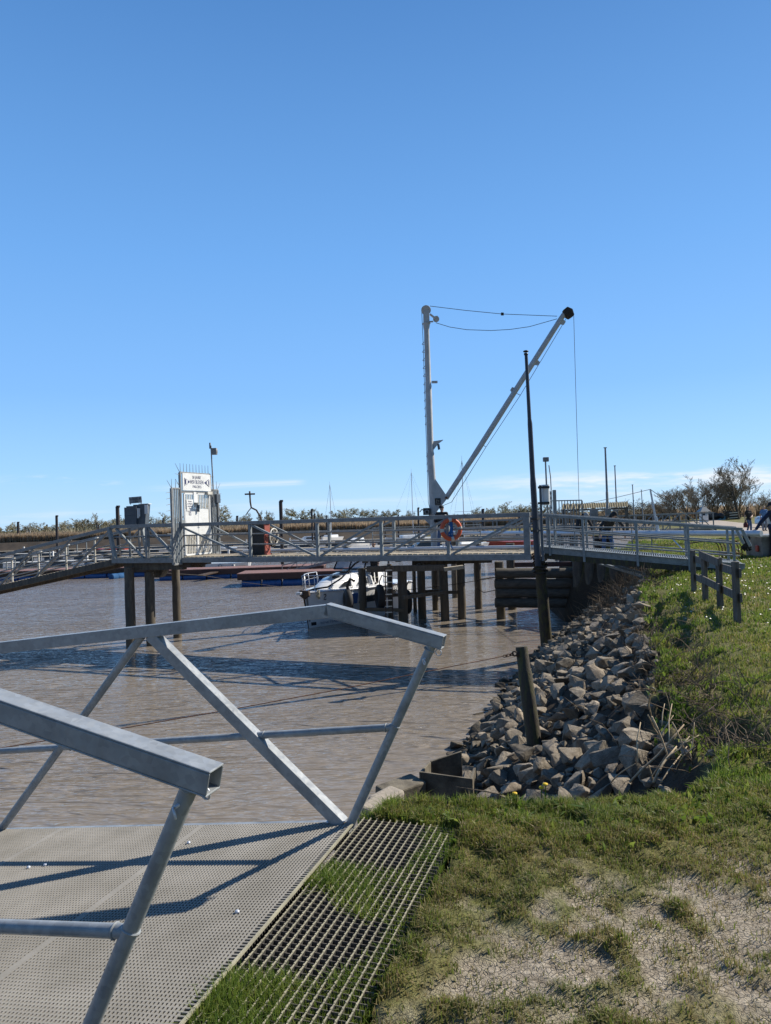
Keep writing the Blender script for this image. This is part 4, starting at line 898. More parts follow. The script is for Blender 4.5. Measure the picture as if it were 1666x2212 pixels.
for i in range(8):
    f = i / 7; base = Vector((6.95 + 2.5 * f, 25.95 - 2.0 * f, 0)); mb = MB()
    mb.path([(base.x, base.y, -3.2), (base.x, base.y, -1.5), (base.x, base.y, -0.20 - 0.05 * (i % 3))], [0.20, 0.195, 0.185], 16)
    solo(mb, 'quay_wall_pile', 'pile', wl_[i], 'pile', 'round timber piles of the quay wall', 'auto')
mb = MB(); mb.prism([(7.05, 26.25, -3.4), (9.6, 24.2, -3.4), (9.75, 24.4, -3.4), (7.2, 26.45, -3.4)], (0, 0, 3.05)); solo(mb, 'quay_sheet', 'pile', 'dark boarding behind the round quay wall piles', 'wall')
ch = MB(); ch.bar(at(1300, 1217.5, 19.6), at(1398, 1247, 18.2), 0.22, 0.03); ch.bar(at(1302, 1216.5, 19.7) + Vector((0, 0.1, 0.03)), at(1399, 1245, 18.3) + Vector((0, 0.1, 0.03)), 0.02, 0.08); ch.bar(at(1302, 1217, 19.5) + Vector((0, -0.1, -0.03)), at(1399, 1247, 18.1) + Vector((0, -0.1, -0.03)), 0.02, 0.06)
ch.bar(at(1396, 1246, 18.2), at(1397, 1262, 18.2), 0.06, 0.06, (0, 1, 0))
solo(ch, 'metal_channel', 'galv_light', 'slanting pale metal channel under the landing ramp, running down to the bank', 'channel')

# ------------------------------------------------------------------ landing ramp on the right
S0, S1 = Vector((4.05, 18.75, 0)), Vector((8.60, 17.10, 0)); SD_ = (S1 - S0).normalized(); SP_ = Vector((-SD_.y, SD_.x, 0)); SLn = (S1 - S0).length
lr = thing('landing_ramp', S1 + Vector((0, 0.5, -0.02)), 'light grey metal ramp with double handrails from the footbridge down to the grass', 'ramp')
def Rr(t, u, z): return S0 + SD_ * t + SP_ * u + Vector((0, 0, z - 0.46 * t / SLn))
W2 = 1.25
for u in (0.0, W2):
    mb = MB(); mb.bar(Rr(-0.05, u, 1.50), Rr(SLn - 0.02, u, 1.46), 0.075, 0.075); mb.build('handrail', 'galv_light', lr, bevel=0.012)
    mb = MB(); mb.bar(Rr(0, u, 0.58), Rr(SLn, u, 0.54), 0.05, 0.16); mb.bar(Rr(0, u - 0.02, 0.665), Rr(SLn, u - 0.02, 0.625), 0.09, 0.02); mb.build('stringer', 'galv_light', lr, bevel=0.004)
    mb = MB(); mb.bar(Rr(0.1, u + 0.02, 0.425), Rr(SLn, u + 0.02, 0.385), 0.10, 0.14); mb.build('lower_beam', 'pile_moss', lr, bevel=0.004)
    for t in (0.06, 0.26, 1.12, 2.42, 3.62, 4.62):
        mb = MB(); mb.bar(Rr(t, u - 0.055, 0.36 if u == 0 and t > 1 else 0.45), Rr(t - 0.02, u - 0.02, 1.47), 0.06, 0.055, SP_); mb.build('post', 'galv_light', lr, bevel=0.006)
    for z in (0.83, 1.13):
        mb = MB(); mb.tube(Rr(0.05, u, z), Rr(SLn - 0.1, u, z - 0.02), 0.021, n=8); mb.build('mid_rail', 'galv_light', lr, 'auto')
    mb = MB(); e0 = Rr(SLn - 0.03, u, 1.45); e1 = Rr(SLn + 0.14, u, 1.06); mb.bar(e0, e1, 0.07, 0.06, SP_); mb.build('rail_end', 'galv_light', lr, bevel=0.012)
mb = MB(); t = 0.02
while t < SLn: mb.bar(Rr(t, 0.04, 0.645 - 0.008 * t), Rr(t, W2 - 0.04, 0.645 - 0.008 * t), 0.028, 0.03); t += 0.055
mb.build('tread_grating', 'galv_light', lr)
gp = thing('gauge_pole', at(1172, 1215, 18.0), 'slim dark pole with a white half pipe clamped to its top beside the flagpole', 'pole')
mb = MB(); mb.path([at(1173.5, 1212, 18.0), at(1167, 1048, 18.0)], 0.032, 10); mb.build('pole', 'darkgrey', gp, 'auto')
mb = MB(); hp0, hp1 = at(1180.5, 1091, 18.05), at(1178.8, 1047, 18.05); ax = (hp1 - hp0)
vs = []; fs = []
for k in range(11):
    a = math.pi * (0.08 + 0.84 * k / 10) + math.pi; o = Vector((-math.cos(a) * 0.105, math.sin(a) * 0.11 + 0.05, 0)); vs += [hp0 + o, hp1 + o, hp0 + o * 0.9 + Vector((0, 0.008, 0)), hp1 + o * 0.9 + Vector((0, 0.008, 0))]
for k in range(10): j = 4 * k; fs += [(j, j + 4, j + 5, j + 1), (j + 2, j + 3, j + 7, j + 6), (j + 1, j + 5, j + 7, j + 3), (j, j + 2, j + 6, j + 4)]
fs += [(0, 1, 3, 2), (40, 42, 43, 41)]
mb.add(vs, fs); mb.build('half_pipe', 'white', gp, 'auto')
mb = MB()
for y in (1053, 1087): mb.bar(at(1162.5, y, 17.95), at(1187, y - 1, 17.95), 0.05, 0.055); mb.bar(at(1185, y - 1, 17.98), at(1185, y - 1, 18.2), 0.05, 0.055)
mb.build('clamps', 'black', gp)

# ------------------------------------------------------------------ timber fence on the slope
fn = thing('timber_fence', (5.1, 11.2, -0.05), 'short run of weathered post and board fence stepping down the grass slope', 'fence')
fpx = [(1500, 1283, 1189), (1525, 1304, 1196), (1557, 1318, 1204), (1594, 1353, 1213)]
FP = []
for i, (px, pb_, pt) in enumerate(fpx):
    g = on(px, pb_, -0.03); top = at(px - (pb_ - pt) * 0.043, pt, g.y); mb = MB(); z0 = min(-0.35, hz(g.x, g.y) - 0.2)
    ex = Vector((0.93, 0.36, 0)) * (0.036, 0.036, 0.037, 0.037)[i]; ey = Vector((-0.36, 0.93, 0)) * 0.036
    p0 = Vector((g.x, g.y, z0)); p1 = Vector((top.x, g.y, top.z)); mb.frame((p0 + p1) / 2, ex, ey, (p1 - p0) / 2); mb.build('post', 'fence', fn, bevel=0.006); FP.append((g, top.z))
for i in range(3):
    g0, t0_ = FP[i]; g1, t1_ = FP[i + 1]
    for k, (dza, dzb) in enumerate(((0.16, 0.155), (0.50, 0.485))):
        if i == 1 and k == 0: dza, dzb = 0.02, 0.06
        if i == 1 and k == 1: dza, dzb = 0.42, 0.45
        o = Vector((0.052, 0.02, 0)) * (1 if i != 1 else -1)
        mb = MB(); a = Vector((g0.x, g0.y, t0_ - dza)) + o; c = Vector((g1.x, g1.y, t1_ - dzb)) + o; e = (c - a).normalized() * 0.12
        mb.bar(a - e, c + e, 0.028, 0.12); mb.build('board', 'fence', fn, bevel=0.004)

# ------------------------------------------------------------------ short leaning pile with its steel wire
sp = thing('mooring_post', on(1150, 1565, -1.15), 'short leaning mossy post in the stones with an eye and steel wire', 'mooring post')
b0 = at(1151, 1580, 8.9); b1 = at(1126.5, 1397, 9.05)
mb = MB(); pts = [b0 + (b0 - b1) * 0.35, b0.lerp(b1, 0.0), b0.lerp(b1, 0.35), b0.lerp(b1, 0.70), b0.lerp(b1, 0.72), b0.lerp(b1, 0.97), b1]
mb.path(pts, [0.095, 0.093, 0.09, 0.087, 0.079, 0.077, 0.073], 18); mb.build('post', 'pile_moss', sp, 'auto')
mb = MB(); ea = at(1117, 1413, 8.98); mb.bar(at(1126, 1413, 9.0), ea, 0.03, 0.07); mb.torus(at(1112, 1412, 8.96), 0.028, 0.010, (0.2, 1, 0.1), 16, 6); mb.build('eye_plate', 'rustbrown', sp, True)
mb = MB()
for k in range(5): mb.torus(at(1107 - k * 4.2, 1413.5 + k * 1.0, 8.96), 0.017, 0.005, (k % 2, 1 - k % 2, 0.1), 10, 5)
mb.build('shackle_chain', 'rust', sp, True)
mb = MB(); a = at(1088, 1417.5, 8.95); wpts = [a, at(960, 1443, 8.6), at(730, 1490, 8.1), at(530, 1527, 7.8), at(290, 1569, 7.5), at(0, 1616, 7.2), at(-350, 1668, 6.8)]
mb.path(wpts, 0.0055, 5); mb.build('steel_wire', 'rust', sp)

# broken concrete trough in the stones
tr = thing('broken_trough', at(965, 1715, 8.6), 'broken open concrete trough lying at the water end of the stones', 'trough')
def tq(x, y, d): return at(x, y, d)
lf, lbk, rbk, rf = tq(911, 1668, 8.3), tq(931, 1645, 8.95), tq(998, 1623, 9.1), tq(1021, 1683, 8.2)
def plate(a, b, h, t=0.03, ha=None):
    mb = MB(); dd = (b - a); nrm = Vector((-dd.y, dd.x, 0)).normalized() * t
    mb.add([a - Vector((0, 0, h)), b - Vector((0, 0, h)), b, a, a - Vector((0, 0, h)) + nrm, b - Vector((0, 0, h)) + nrm, b + nrm, a + nrm], [(0, 1, 2, 3), (7, 6, 5, 4), (0, 4, 5, 1), (1, 5, 6, 2), (2, 6, 7, 3), (3, 7, 4, 0)]); return mb
plate(lf, rf, 0.42).build('side', 'concrete', tr, bevel=0.006); plate(lbk, rbk, 0.5).build('side', 'concrete', tr, bevel=0.006)
plate(lf, lbk, 0.42).build('end', 'concrete', tr, bevel=0.006); plate(rf, rf + Vector((0.10, 0.42, 0.02)), 0.42).build('end', 'concrete', tr, bevel=0.006)

# edging blocks at the lip of the bank
eb = ['pale sandstone edging block at the corner of the grating', 'second edging block on the lip of the bank, half in the grass', 'tilted dark edging block by the broken trough']
for i, (px, py, z, sx, sy, szz, rz) in enumerate(((808, 1758, -0.07, 0.20, 0.11, 0.14, 1.05), (834, 1738, -0.10, 0.22, 0.12, 0.14, 0.9), (866, 1712, -0.9, 0.55, 0.28, 0.22, 0.7))):
    p = on(px, py, z) if i < 2 else at(px, py, 8.2); mb = MB(); R3 = Matrix.Rotation(rz, 3, 'Z') @ Matrix.Rotation(0.1, 3, 'X'); rng = random.Random(i)
    mb.frame(p, R3 @ Vector((sx / 2, 0, 0)), R3 @ Vector((0, sy / 2, 0)), R3 @ Vector((0, 0, szz / 2)))
    solo(mb, 'edging_block', 'kerb' if i < 2 else 'concrete', eb[i], 'stone block', None, False, 0.02)
# ------------------------------------------------------------------ white motor boat at the piles
BB = on(667, 1357, WATER_Z); TH = math.radians(28.2); BA = Vector((math.sin(TH), math.cos(TH), 0)); BS = Vector((math.cos(TH), -math.sin(TH), 0)); BL = 6.3
def bt(s, w, h): return BB + BA * s + BS * w + Vector((0, 0, h))       # h above the water
boat = thing('motor_boat', bt(3, 0, 0), 'white cabin motor boat moored bow first beside the piles of the crane platform', 'motor boat')
def hbd(s): return 0.05 + 1.17 * (1 - max(0, 1 - s / 3.4) ** 2.1)
def hbw(s): return 0.02 + 1.08 * (1 - max(0, 1 - s / 4.2) ** 1.7)
def hdk(s): return 1.38 - 0.05 * s * 0.6
def hullp(s, f, side=1):                                  # f: 0 waterline .. 1 deck edge
    w = hbw(s) + (hbd(s) - hbw(s)) * f ** 1.3; rake = -0.28 * f * max(0, 1 - s / 1.5)
    return bt(s + rake, side * w, hdk(s) * f)
SS = [0, 0.12, 0.3, 0.55, 0.9, 1.4, 2.0, 2.7, 3.4, 4.2, 5.0, 5.7, BL]; FF = [-0.18, 0, 0.12, 0.35, 0.6, 0.8, 0.93, 1.0]
mb = MB()
for side in (1, -1):
    vs = [hullp(s, max(f, 0), side) + (Vector((0, 0, -0.3)) - BS * side * 0.1 if f < 0 else Vector()) for s in SS for f in FF]; nf = len(FF); fs = []
    for i in range(len(SS) - 1):
        for j in range(nf - 1):
            q = (i * nf + j, (i + 1) * nf + j, (i + 1) * nf + j + 1, i * nf + j + 1); fs.append(q if side == 1 else q[::-1])
    mb.add(vs, fs)
vs = [hullp(BL, max(f, 0), sd) - (Vector((0, 0, 0.3)) if f < 0 else Vector()) for sd in (1, -1) for f in FF]; mb.add(vs, [(j, j + 8, j + 9, j + 1) for j in range(7)])
mb.build('hull', 'gel', boat, 'auto')
mb = MB(); vs = []; 
for s in SS: vs += [hullp(s, 1.0, 1), bt(s - 0.28 * max(0, 1 - s / 1.5), 0, hdk(s) + 0.06), hullp(s, 1.0, -1)]
mb.add(vs, [f for i in range(len(SS) - 1) for f in ((3 * i, 3 * i + 3, 3 * i + 4, 3 * i + 1), (3 * i + 1, 3 * i + 4, 3 * i + 5, 3 * i + 2))]); mb.build('deck', 'gel', boat, 'auto')
mb = MB(); mb.path([hullp(s, 0.97, 1) + BS * 0.02 for s in SS], 0.025, 6); mb.path([hullp(s, 0.97, -1) - BS * 0.02 for s in SS], 0.025, 6); mb.build('rub_rail', 'alu', boat, True)
# raised foredeck and cabin
def loft(rings, nm, m, sm='auto'):
    mb = MB(); k = len(rings[0]); mb.add([p for r in rings for p in r], [(i * k + j, (i + 1) * k + j, (i + 1) * k + (j + 1) % k, i * k + (j + 1) % k) for i in range(len(rings) - 1) for j in range(k)] + [tuple(range(k))[::-1], tuple((len(rings) - 1) * k + j for j in range(k))])
    return mb.build(nm, m, boat, sm)
def ring(s, w, z0, z1, r=0.6): return [bt(s, -w, z0), bt(s, -w * 0.93, z0 + (z1 - z0) * 0.55), bt(s, -w * 0.62, z0 + (z1 - z0) * 0.9), bt(s, 0, z1), bt(s, w * 0.62, z0 + (z1 - z0) * 0.9), bt(s, w * 0.93, z0 + (z1 - z0) * 0.55), bt(s, w, z0)]
loft([ring(0.75, 0.22, 1.30, 1.40), ring(1.1, 0.42, 1.30, 1.58), ring(1.6, 0.60, 1.28, 1.72), ring(2.4, 0.74, 1.26, 1.84), ring(3.2, 0.80, 1.24, 1.94), ring(3.5, 0.82, 1.24, 1.98), ring(4.6, 0.85, 1.2, 2.0), ring(4.9, 0.85, 1.2, 1.98)], 'cabin_trunk', 'gel')
for s0, s1, w in ((1.35, 2.1, 0.63), (2.35, 3.2, 0.79)):
    mb = MB(); mb.add([bt(s0, w * 0.97, 1.40), bt(s1, w * 1.06, 1.36), bt(s1 - 0.1, w * 1.02, 1.62), bt(s0 + 0.25, w * 0.96, 1.56)], [(0, 1, 2, 3)]); mb.build('cabin_window', 'tint', boat)
mb = MB()
for s in (1.75, 2.5): mb.frame(bt(s, 0.05, 1.80 + (s - 1.75) * 0.13), BA * 0.25, BS * 0.28, Vector((0, 0, 0.02)))
mb.build('deck_hatch', 'tint', boat, bevel=0.01)
gm, gn, gl, gb = newmat('clear_plastic_pane'); gb.inputs['Base Color'].default_value = (0.32, 0.35, 0.40, 1); gb.inputs['Roughness'].default_value = 0.06; gb.inputs['Alpha'].default_value = 0.62
T1 = [bt(3.0, -0.72, 1.95), bt(3.0, 0.72, 1.95), bt(3.55, 0.66, 2.68), bt(3.55, -0.66, 2.68)]
T2 = [bt(4.9, -0.86, 1.95), bt(4.9, 0.86, 1.95), bt(4.7, 0.74, 2.78), bt(4.7, -0.74, 2.78)]
mb = MB(); mb.add(T1 + T2, [(0, 1, 2, 3), (1, 5, 6, 2), (0, 3, 7, 4), (5, 4, 7, 6)]); mb.build('windscreen_panes', gm, boat)
mb = MB(); mb.prism([T1[3], T1[2], T2[2], T2[3]], (0, 0, 0.04)); mb.build('canopy_top', 'cloth_grey', boat, bevel=0.01)
mb = MB()
for a, c in ((T1[0], T1[1]), (T1[0], T1[3]), (T1[1], T1[2]), (T1[3], T1[2]), (T1[2], T2[2]), (T1[1], T2[1]), (T2[1], T2[2]), (T1[1].lerp(T2[1], 0.45), T1[2].lerp(T2[2], 0.4)), (T1[0].lerp(T1[1], 0.5), T1[3].lerp(T1[2], 0.5))): mb.tube(a, c, 0.032, n=6)
mb.build('canopy_frame', 'cloth_black', boat, True)
mb = MB()
rail = [(-0.25, 0.05), (0.15, 0.22), (0.7, 0.62), (1.5, 0.98), (2.3, 1.12)]
for sd in (1, -1):
    mb.path([bt(s, w * sd, 1.38 + 0.58 - 0.02 * i) for i, (s, w) in enumerate(rail)] + [bt(2.6, 1.16 * sd, 1.33)], 0.016, 6)
    for i, (s, w) in enumerate(rail): mb.tube(bt(s + 0.05, (w - 0.02) * sd, 1.35), bt(s, w * sd, 1.96 - 0.02 * i), 0.015, n=6)
    mb.path([bt(s, w * sd, 1.66) for s, w in rail], 0.006, 5)
mb.build('bow_rail', 'alu', boat, True)
an = MB(); c = bt(-0.38, 0.10, 1.30); an.prism([c + BS * -0.20 + Vector((0, 0, 0.14)), c + BS * 0.20 + Vector((0, 0, 0.12)), c + BS * 0.22 - Vector((0, 0, 0.06)), c - Vector((0, 0, 0.20)), c - BS * 0.22 - Vector((0, 0, 0.04))], BA * 0.10); an.bar(c + Vector((0, 0, 0.05)), c + BA * 0.6 + Vector((0, 0, 0.12)), 0.06, 0.06); an.build('anchor', 'rustbrown', boat, bevel=0.01)
mb = MB(); mb.frame(bt(-0.30, -0.05, 1.33), BA * 0.22, BS * 0.10, Vector((0, 0, 0.05))); mb.build('bow_roller', 'alu', boat, bevel=0.01)
mb = MB(); rng = random.Random(6); c = hullp(0.35, 0.95) + BS * 0.06
for k in range(6): mb.path([c + Vector((rng.uniform(-.05, .08), rng.uniform(-.04, .02), 0.1 - j * 0.11)) + BS * 0.02 for j in range(4)], 0.018, 6)
mb.build('rope_coil', 'cream_rope', boat, True)
mb = MB(); mb.path([bt(0.25, 0.1, 1.42), bt(0.7, 0.45, 1.46), bt(1.2, 0.75, 1.75), bt(1.9, 0.95, 2.25), at(790, 1203, 24.9)], 0.035, 6)
mb.build('mooring_line', 'rope', boat, True)
bf = MB()
def onhull(s0, s1, f0, f1, off=0.012): return [hullp(s0, f0) + BS * off, hullp(s1, f0) + BS * off, hullp(s1, f1) + BS * off, hullp(s0, f1) + BS * off]
def patch(s0, s1, f0, f1, nm, m, off=0.010):
    mb = MB(); n_ = 6; vs = []
    for k in range(n_ + 1): s = s0 + (s1 - s0) * k / n_; vs += [hullp(s, f0) + BS * off, hullp(s, (f0 + f1) / 2) + BS * off, hullp(s, f1) + BS * off]
    mb.add(vs, [f for k in range(n_) for f in ((3 * k, 3 * k + 3, 3 * k + 4, 3 * k + 1), (3 * k + 1, 3 * k + 4, 3 * k + 5, 3 * k + 2))]); return mb.build(nm, m, boat)
patch(2.15, 3.4, 0.52, 0.72, 'hull_window', 'tint'); patch(4.0, 4.8, 0.55, 0.78, 'hull_window', 'tint')
patch(0.10, 0.30, 0.06, 0.15, 'boot_stripe', 'blackink'); patch(1.35, 2.6, 0.05, 0.12, 'boot_stripe', 'blackink')
patch(0.02, 0.08, 0.18, 0.95, 'stem_guard', 'greymetal')
a_, c_ = hullp(0.38, 0.10) + BS * 0.03, hullp(1.25, 0.10) + BS * 0.03
text('lettering', 'BENETEAU', 'greyink', boat, (a_ + c_) / 2 + Vector((0.02, -0.02, 0)), c_ - a_, Vector((0.0, 0, 1)), 0.085, width=0.82)
e0 = hullp(0.62, 0.82) + BS * 0.03; ed = (hullp(0.9, 0.82) - hullp(0.62, 0.82)).normalized()
mb = MB(); mb.path([e0 + ed * x * 0.011 + Vector((0, 0, z * 0.011)) for x, z in ((-4, 5), (-2, 9), (3, 9), (5, 5), (2, 0), (-3, -4), (-4, -8), (1, -10), (5, -8))], 0.014, 6); mb.build('hull_emblem', 'blackink', boat)
cf = thing('cushion_fender', hullp(1.9, 0.6), 'blue square cushion fender with white piping against the white boat', 'fender')
c = hullp(1.55, 0.70) + BS * 0.12; d_ = (hullp(1.9, 0.7) - hullp(1.2, 0.7)).normalized(); du = (Vector((0, 0, 1)) + d_ * 0.18).normalized()
mb = MB(); mb.frame(c, d_ * 0.34, du * 0.2, d_.cross(du) * 0.06); mb.build('cushion', 'canvas', cf, bevel=0.03)
mb = MB(); q4 = [c + d_ * 0.34 * i + du * 0.2 * j + d_.cross(du) * -0.0 for i, j in ((-1, -1), (1, -1), (1, 1), (-1, 1), (-1, -1))]; mb.path(q4, 0.022, 6); mb.build('piping', 'white', cf, True)
mb = MB(); mb.path([c + du * 0.2, hullp(1.7, 1.0) + Vector((0, 0, 0.1))], 0.01, 5); mb.build('lanyard', 'rope', cf)
for i, (px, py, dd, lab) in enumerate(((752, 1300, 25.0, 'big black tyre fender with a hose loop at the thick pile by the boat bow'), (821, 1290, 26.0, 'black tyre fender left of the rusty ladder'), (879, 1300, 27.2, 'black tyre fender behind the thick pile, at the boat stern'))):
    ty = thing('tyre_fender', at(px, py + 25, dd), lab, 'tyre', 'tyre fenders hung on the piles'); c = at(px, py, dd)
    mb = MB(); mb.torus(c, 0.34, 0.135, (0.97, 0.2, 0), 32, 12); mb.build('tyre', 'rubber', ty, True)
    mb = MB(); mb.path([c + Vector((0, 0, 0.2)), c + Vector((0.0, -0.05, 0.58)), c + Vector((0.1, 0, 0.80)), c + Vector((0.25, 0.05, 0.72))], 0.05 if i == 0 else 0.02, 8); mb.build('hanging_rope', 'rope', ty, True)

# mooring lines slung across the water
mb = MB(); a, e = at(1072, 1247, 26.3), at(650, 1266, 31); mb.path([a.lerp(e, k / 12) - Vector((0, 0, 0.35 * math.sin(math.pi * k / 12))) for k in range(13)], 0.012, 5)
mb.path([a, at(1050, 1249, 26.2), at(1033, 1252, 26.2), at(1026, 1268, 26.2), at(1045, 1280, 26.2), at(1070, 1275, 26.3)], 0.014, 5)
solo(mb, 'mooring_rope', 'rope', 'thin dark rope slung low from the log barrier past the white boat', 'rope')
mb = MB(); a, e = at(384, 1228, 24), at(640, 1270, 46); mb.path([at(330, 1236, 24), at(440, 1243, 30), at(520, 1257, 37), at(610, 1268, 43)], 0.013, 5)
solo(mb, 'mooring_rope', 'rope', 'dark rope running from the gate pier towards the red pontoon', 'rope')

# ------------------------------------------------------------------ floating pontoons on blue drums
def pontoon(nm, label, x0, x1, y, w, top, m_top, m_side, drum_n, drum_m, rot=0.0, drum_r=0.29):
    c = Vector(((x0 + x1) / 2, y + w / 2, WATER_Z)); t = thing(nm, c, label, 'pontoon'); L = x1 - x0; R = Matrix.Rotation(rot, 3, 'Z')
    def T(p): return c + R @ Vector(p)
    mb = MB(); mb.frame(T((0, 0, top - 0.03)), R @ Vector((L / 2, 0, 0)), R @ Vector((0, w / 2, 0)), Vector((0, 0, 0.03))); mb.build('deck', m_top, t)
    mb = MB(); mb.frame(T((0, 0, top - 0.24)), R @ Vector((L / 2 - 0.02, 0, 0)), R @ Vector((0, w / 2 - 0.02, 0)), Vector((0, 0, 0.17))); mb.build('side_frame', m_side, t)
    k = drum_n; dl = L / k
    for i in range(k):
        for yy_ in (-w / 2 + 0.33,):
            mb = MB(); a = -L / 2 + i * dl + 0.25; b_ = a + dl - 0.10
            pts = [a, a + 0.02, a + 0.25, a + 0.28, a + 0.31, (a + b_) / 2, b_ - 0.31, b_ - 0.28, b_ - 0.25, b_ - 0.02, b_]; r_ = drum_r
            mb.path([T((p, yy_, 0.14)) for p in pts], [r_ * 0.9, r_, r_, r_ * 0.95, r_, r_, r_, r_ * 0.95, r_, r_, r_ * 0.9], 14); mb.build('drum', drum_m, t, 'auto')
    return t
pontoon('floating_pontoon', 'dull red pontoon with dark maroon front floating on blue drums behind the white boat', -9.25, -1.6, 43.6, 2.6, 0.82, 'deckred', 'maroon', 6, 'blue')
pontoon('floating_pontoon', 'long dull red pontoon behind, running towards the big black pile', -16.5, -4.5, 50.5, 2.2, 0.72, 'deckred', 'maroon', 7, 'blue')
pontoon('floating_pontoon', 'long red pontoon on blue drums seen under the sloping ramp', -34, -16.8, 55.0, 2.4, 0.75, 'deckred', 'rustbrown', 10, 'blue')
def drum(px0, px1, py, lab, m='lightblue'):
    a, b_ = on(px0, py, WATER_Z + 0.0), on(px1, py - 4, WATER_Z + 0.0); a.z = b_.z = WATER_Z + 0.12; mb = MB(); d = (b_ - a)
    mb.path([a, a + d * 0.03, a + d * 0.3, a + d * 0.33, a + d * 0.36, a + d * 0.63, a + d * 0.66, a + d * 0.69, b_ - d * 0.03, b_], [0.24, 0.28, 0.28, 0.26, 0.28, 0.28, 0.26, 0.28, 0.28, 0.24], 16)
    solo(mb, 'blue_drum', m, lab, 'drum', 'loose blue drums', 'auto')
drum(240, 276, 1251, 'pale blue drum afloat left of the gate piles'); drum(441, 484, 1248, 'pale blue drum afloat between the gate piles and the red pontoon')
mb = MB(); mb.bar(at(433, 1243, 49), at(525, 1222, 53.5), 0.5, 0.08); solo(mb, 'gangplank', 'rustbrown', 'brown gangplank lying across to the long red pontoon', 'gangplank')
pr_ = thing('pontoon_ramp', at(700, 1222, 47), 'low dark lattice ramp sloping up from the red pontoon behind the boat', 'ramp')
mb = MB()
for o in (0, 0.9):
    a, e = at(610, 1238, 46 + o), at(770, 1200, 46 + o); a2, e2 = a + Vector((0, 0, 0.5)), e + Vector((0, 0, 0.5)); mb.bar(a, e, 0.14, 0.16); mb.bar(a2, e2, 0.05, 0.05)
    for k in range(6): mb.bar(a.lerp(e, k / 5.0), a2.lerp(e2, k / 5.0), 0.05, 0.05, (0, 1, 0))
    for k in range(5): mb.bar(a.lerp(e, k / 5.0), a2.lerp(e2, (k + 1) / 5.0), 0.04, 0.04, (0, 1, 0))
mb.build('lattice', 'galv_old', pr_)
mb = MB(); a, e = at(602, 1240, 46.45), at(770, 1200, 46.45); mb.bar(a + Vector((0, 0, .04)), e + Vector((0, 0, .04)), 0.9, 0.05); mb.build('walkway', 'deckred', pr_)

# long pale finger jetties far out
jl = ['nearest pale finger jetty seen through the footbridge rails', 'second pale finger jetty behind the black piles', 'third pale finger jetty, moored boats along it', 'farthest pale finger jetty under the reed bank']
for i, (y, xa, xb) in enumerate(((74, -46, 12), (87, -60, 16), (99, -70, 20), (112, -84, 30))):
    jt = thing('finger_jetty', ((xa + xb) / 2, y, WATER_Z), jl[i], 'jetty', 'finger jetties of the marina')
    mb = MB(); mb.box(((xa + xb) / 2, y, WATER_Z + 0.50), (xb - xa, 1.6, 0.07)); mb.build('walkway', 'dirty_white' if i % 2 == 0 else 'plank', jt)
    mb = MB(); k = xa
    while k < xb: mb.box((k + 1.2, y, WATER_Z + 0.16), (1.7, 1.3, 0.50)); k += 3.6
    mb.box(((xa + xb) / 2, y, WATER_Z + 0.42), (xb - xa, 0.3, 0.04))
    mb.build('floats', 'darkgrey', jt)
    rng = random.Random(i)
    for k in range(5): mb = MB(); x = rng.uniform(xa, xb); mb.box((x, y - 0.6, WATER_Z + 0.85), (0.18, 0.2, 0.6)); mb.build('power_post', 'white', jt)
def small_boat(x, y, L, rot, m, lab, cover=None, h=0.75, cab=True, name='moored_boat'):
    t = thing(name, (x, y, WATER_Z), lab, 'boat'); R = Matrix.Rotation(rot, 3, 'Z'); T = lambda a, b, c: Vector((x, y, WATER_Z)) + R @ Vector((a, b, c))
    st = [(-0.5, 0.02, 1.25), (-0.36, 0.13, 1.12), (-0.15, 0.18, 1.0), (0.2, 0.19, 0.95), (0.5, 0.165, 0.95)]; mb = MB(); vs = []
    for s, w, hh in st: vs += [T(s * L, -w * L, h * hh), T(s * L * 0.93, -w * L * 0.72, -0.15), T(s * L * 0.93, w * L * 0.72, -0.15), T(s * L, w * L, h * hh)]
    mb.add(vs, [(4 * i + j, 4 * i + 4 + j, 4 * i + 4 + (j + 1) % 4, 4 * i + (j + 1) % 4) for i in range(4) for j in range(4)] + [(3, 2, 1, 0), (16, 17, 18, 19)]); mb.build('hull', m, t, 'auto')
    if cab:
        mb = MB(); vs = []
        for s, w, z in ((-0.25, 0.10, h * 1.05), (0.22, 0.13, h), (-0.12, 0.085, h * 1.05 + 0.55), (0.2, 0.11, h + 0.6)): vs += [T(s * L, -w * L, z), T(s * L, w * L, z)]
        mb.add(vs, [(0, 2, 6, 4), (1, 5, 7, 3), (0, 4, 5, 1), (2, 3, 7, 6), (4, 6, 7, 5)]); cb = mb.build('cabin', cover or 'gel', t, 'auto')
        if not cover:
            mb = MB(); mb.add([T(-0.10 * L, -0.108 * L, h + 0.2), T(0.18 * L, -0.128 * L, h + 0.2), T(0.18 * L, -0.122 * L, h + 0.42), T(-0.06 * L, -0.098 * L, h + 0.45)], [(0, 1, 2, 3)]); mb.build('cabin_window', 'tint', t)
    return t
wb_ = small_boat(-14.0, 58, 5.6, 0.05, 'gel', 'low white boat hull with two grey fenders seen under the footbridge', None, 0.75, False)
for dx in (0.6, 1.7):
    mb = MB(); mb.tube((-14 + dx, 56.85, WATER_Z + 0.15), (-14 + dx, 56.85, WATER_Z + 0.6), 0.13, n=10); mb.build('fender', 'greymetal', wb_, True)
small_boat(-22, 90, 6, 0.3, 'gel', 'white cabin boat half hidden behind the black hose cabinet')
small_boat(-42, 108, 5, 0.0, 'redhull', 'red open boat against the far mud bank on the left', None, 0.5, False)
small_boat(-4, 92, 6.5, 1.3, 'gel', 'white boat lying bow on in the middle of the marina')
small_boat(4, 74, 5.5, 0.4, 'gel', 'white boat with windscreen seen right of the crane foot', 'tint')
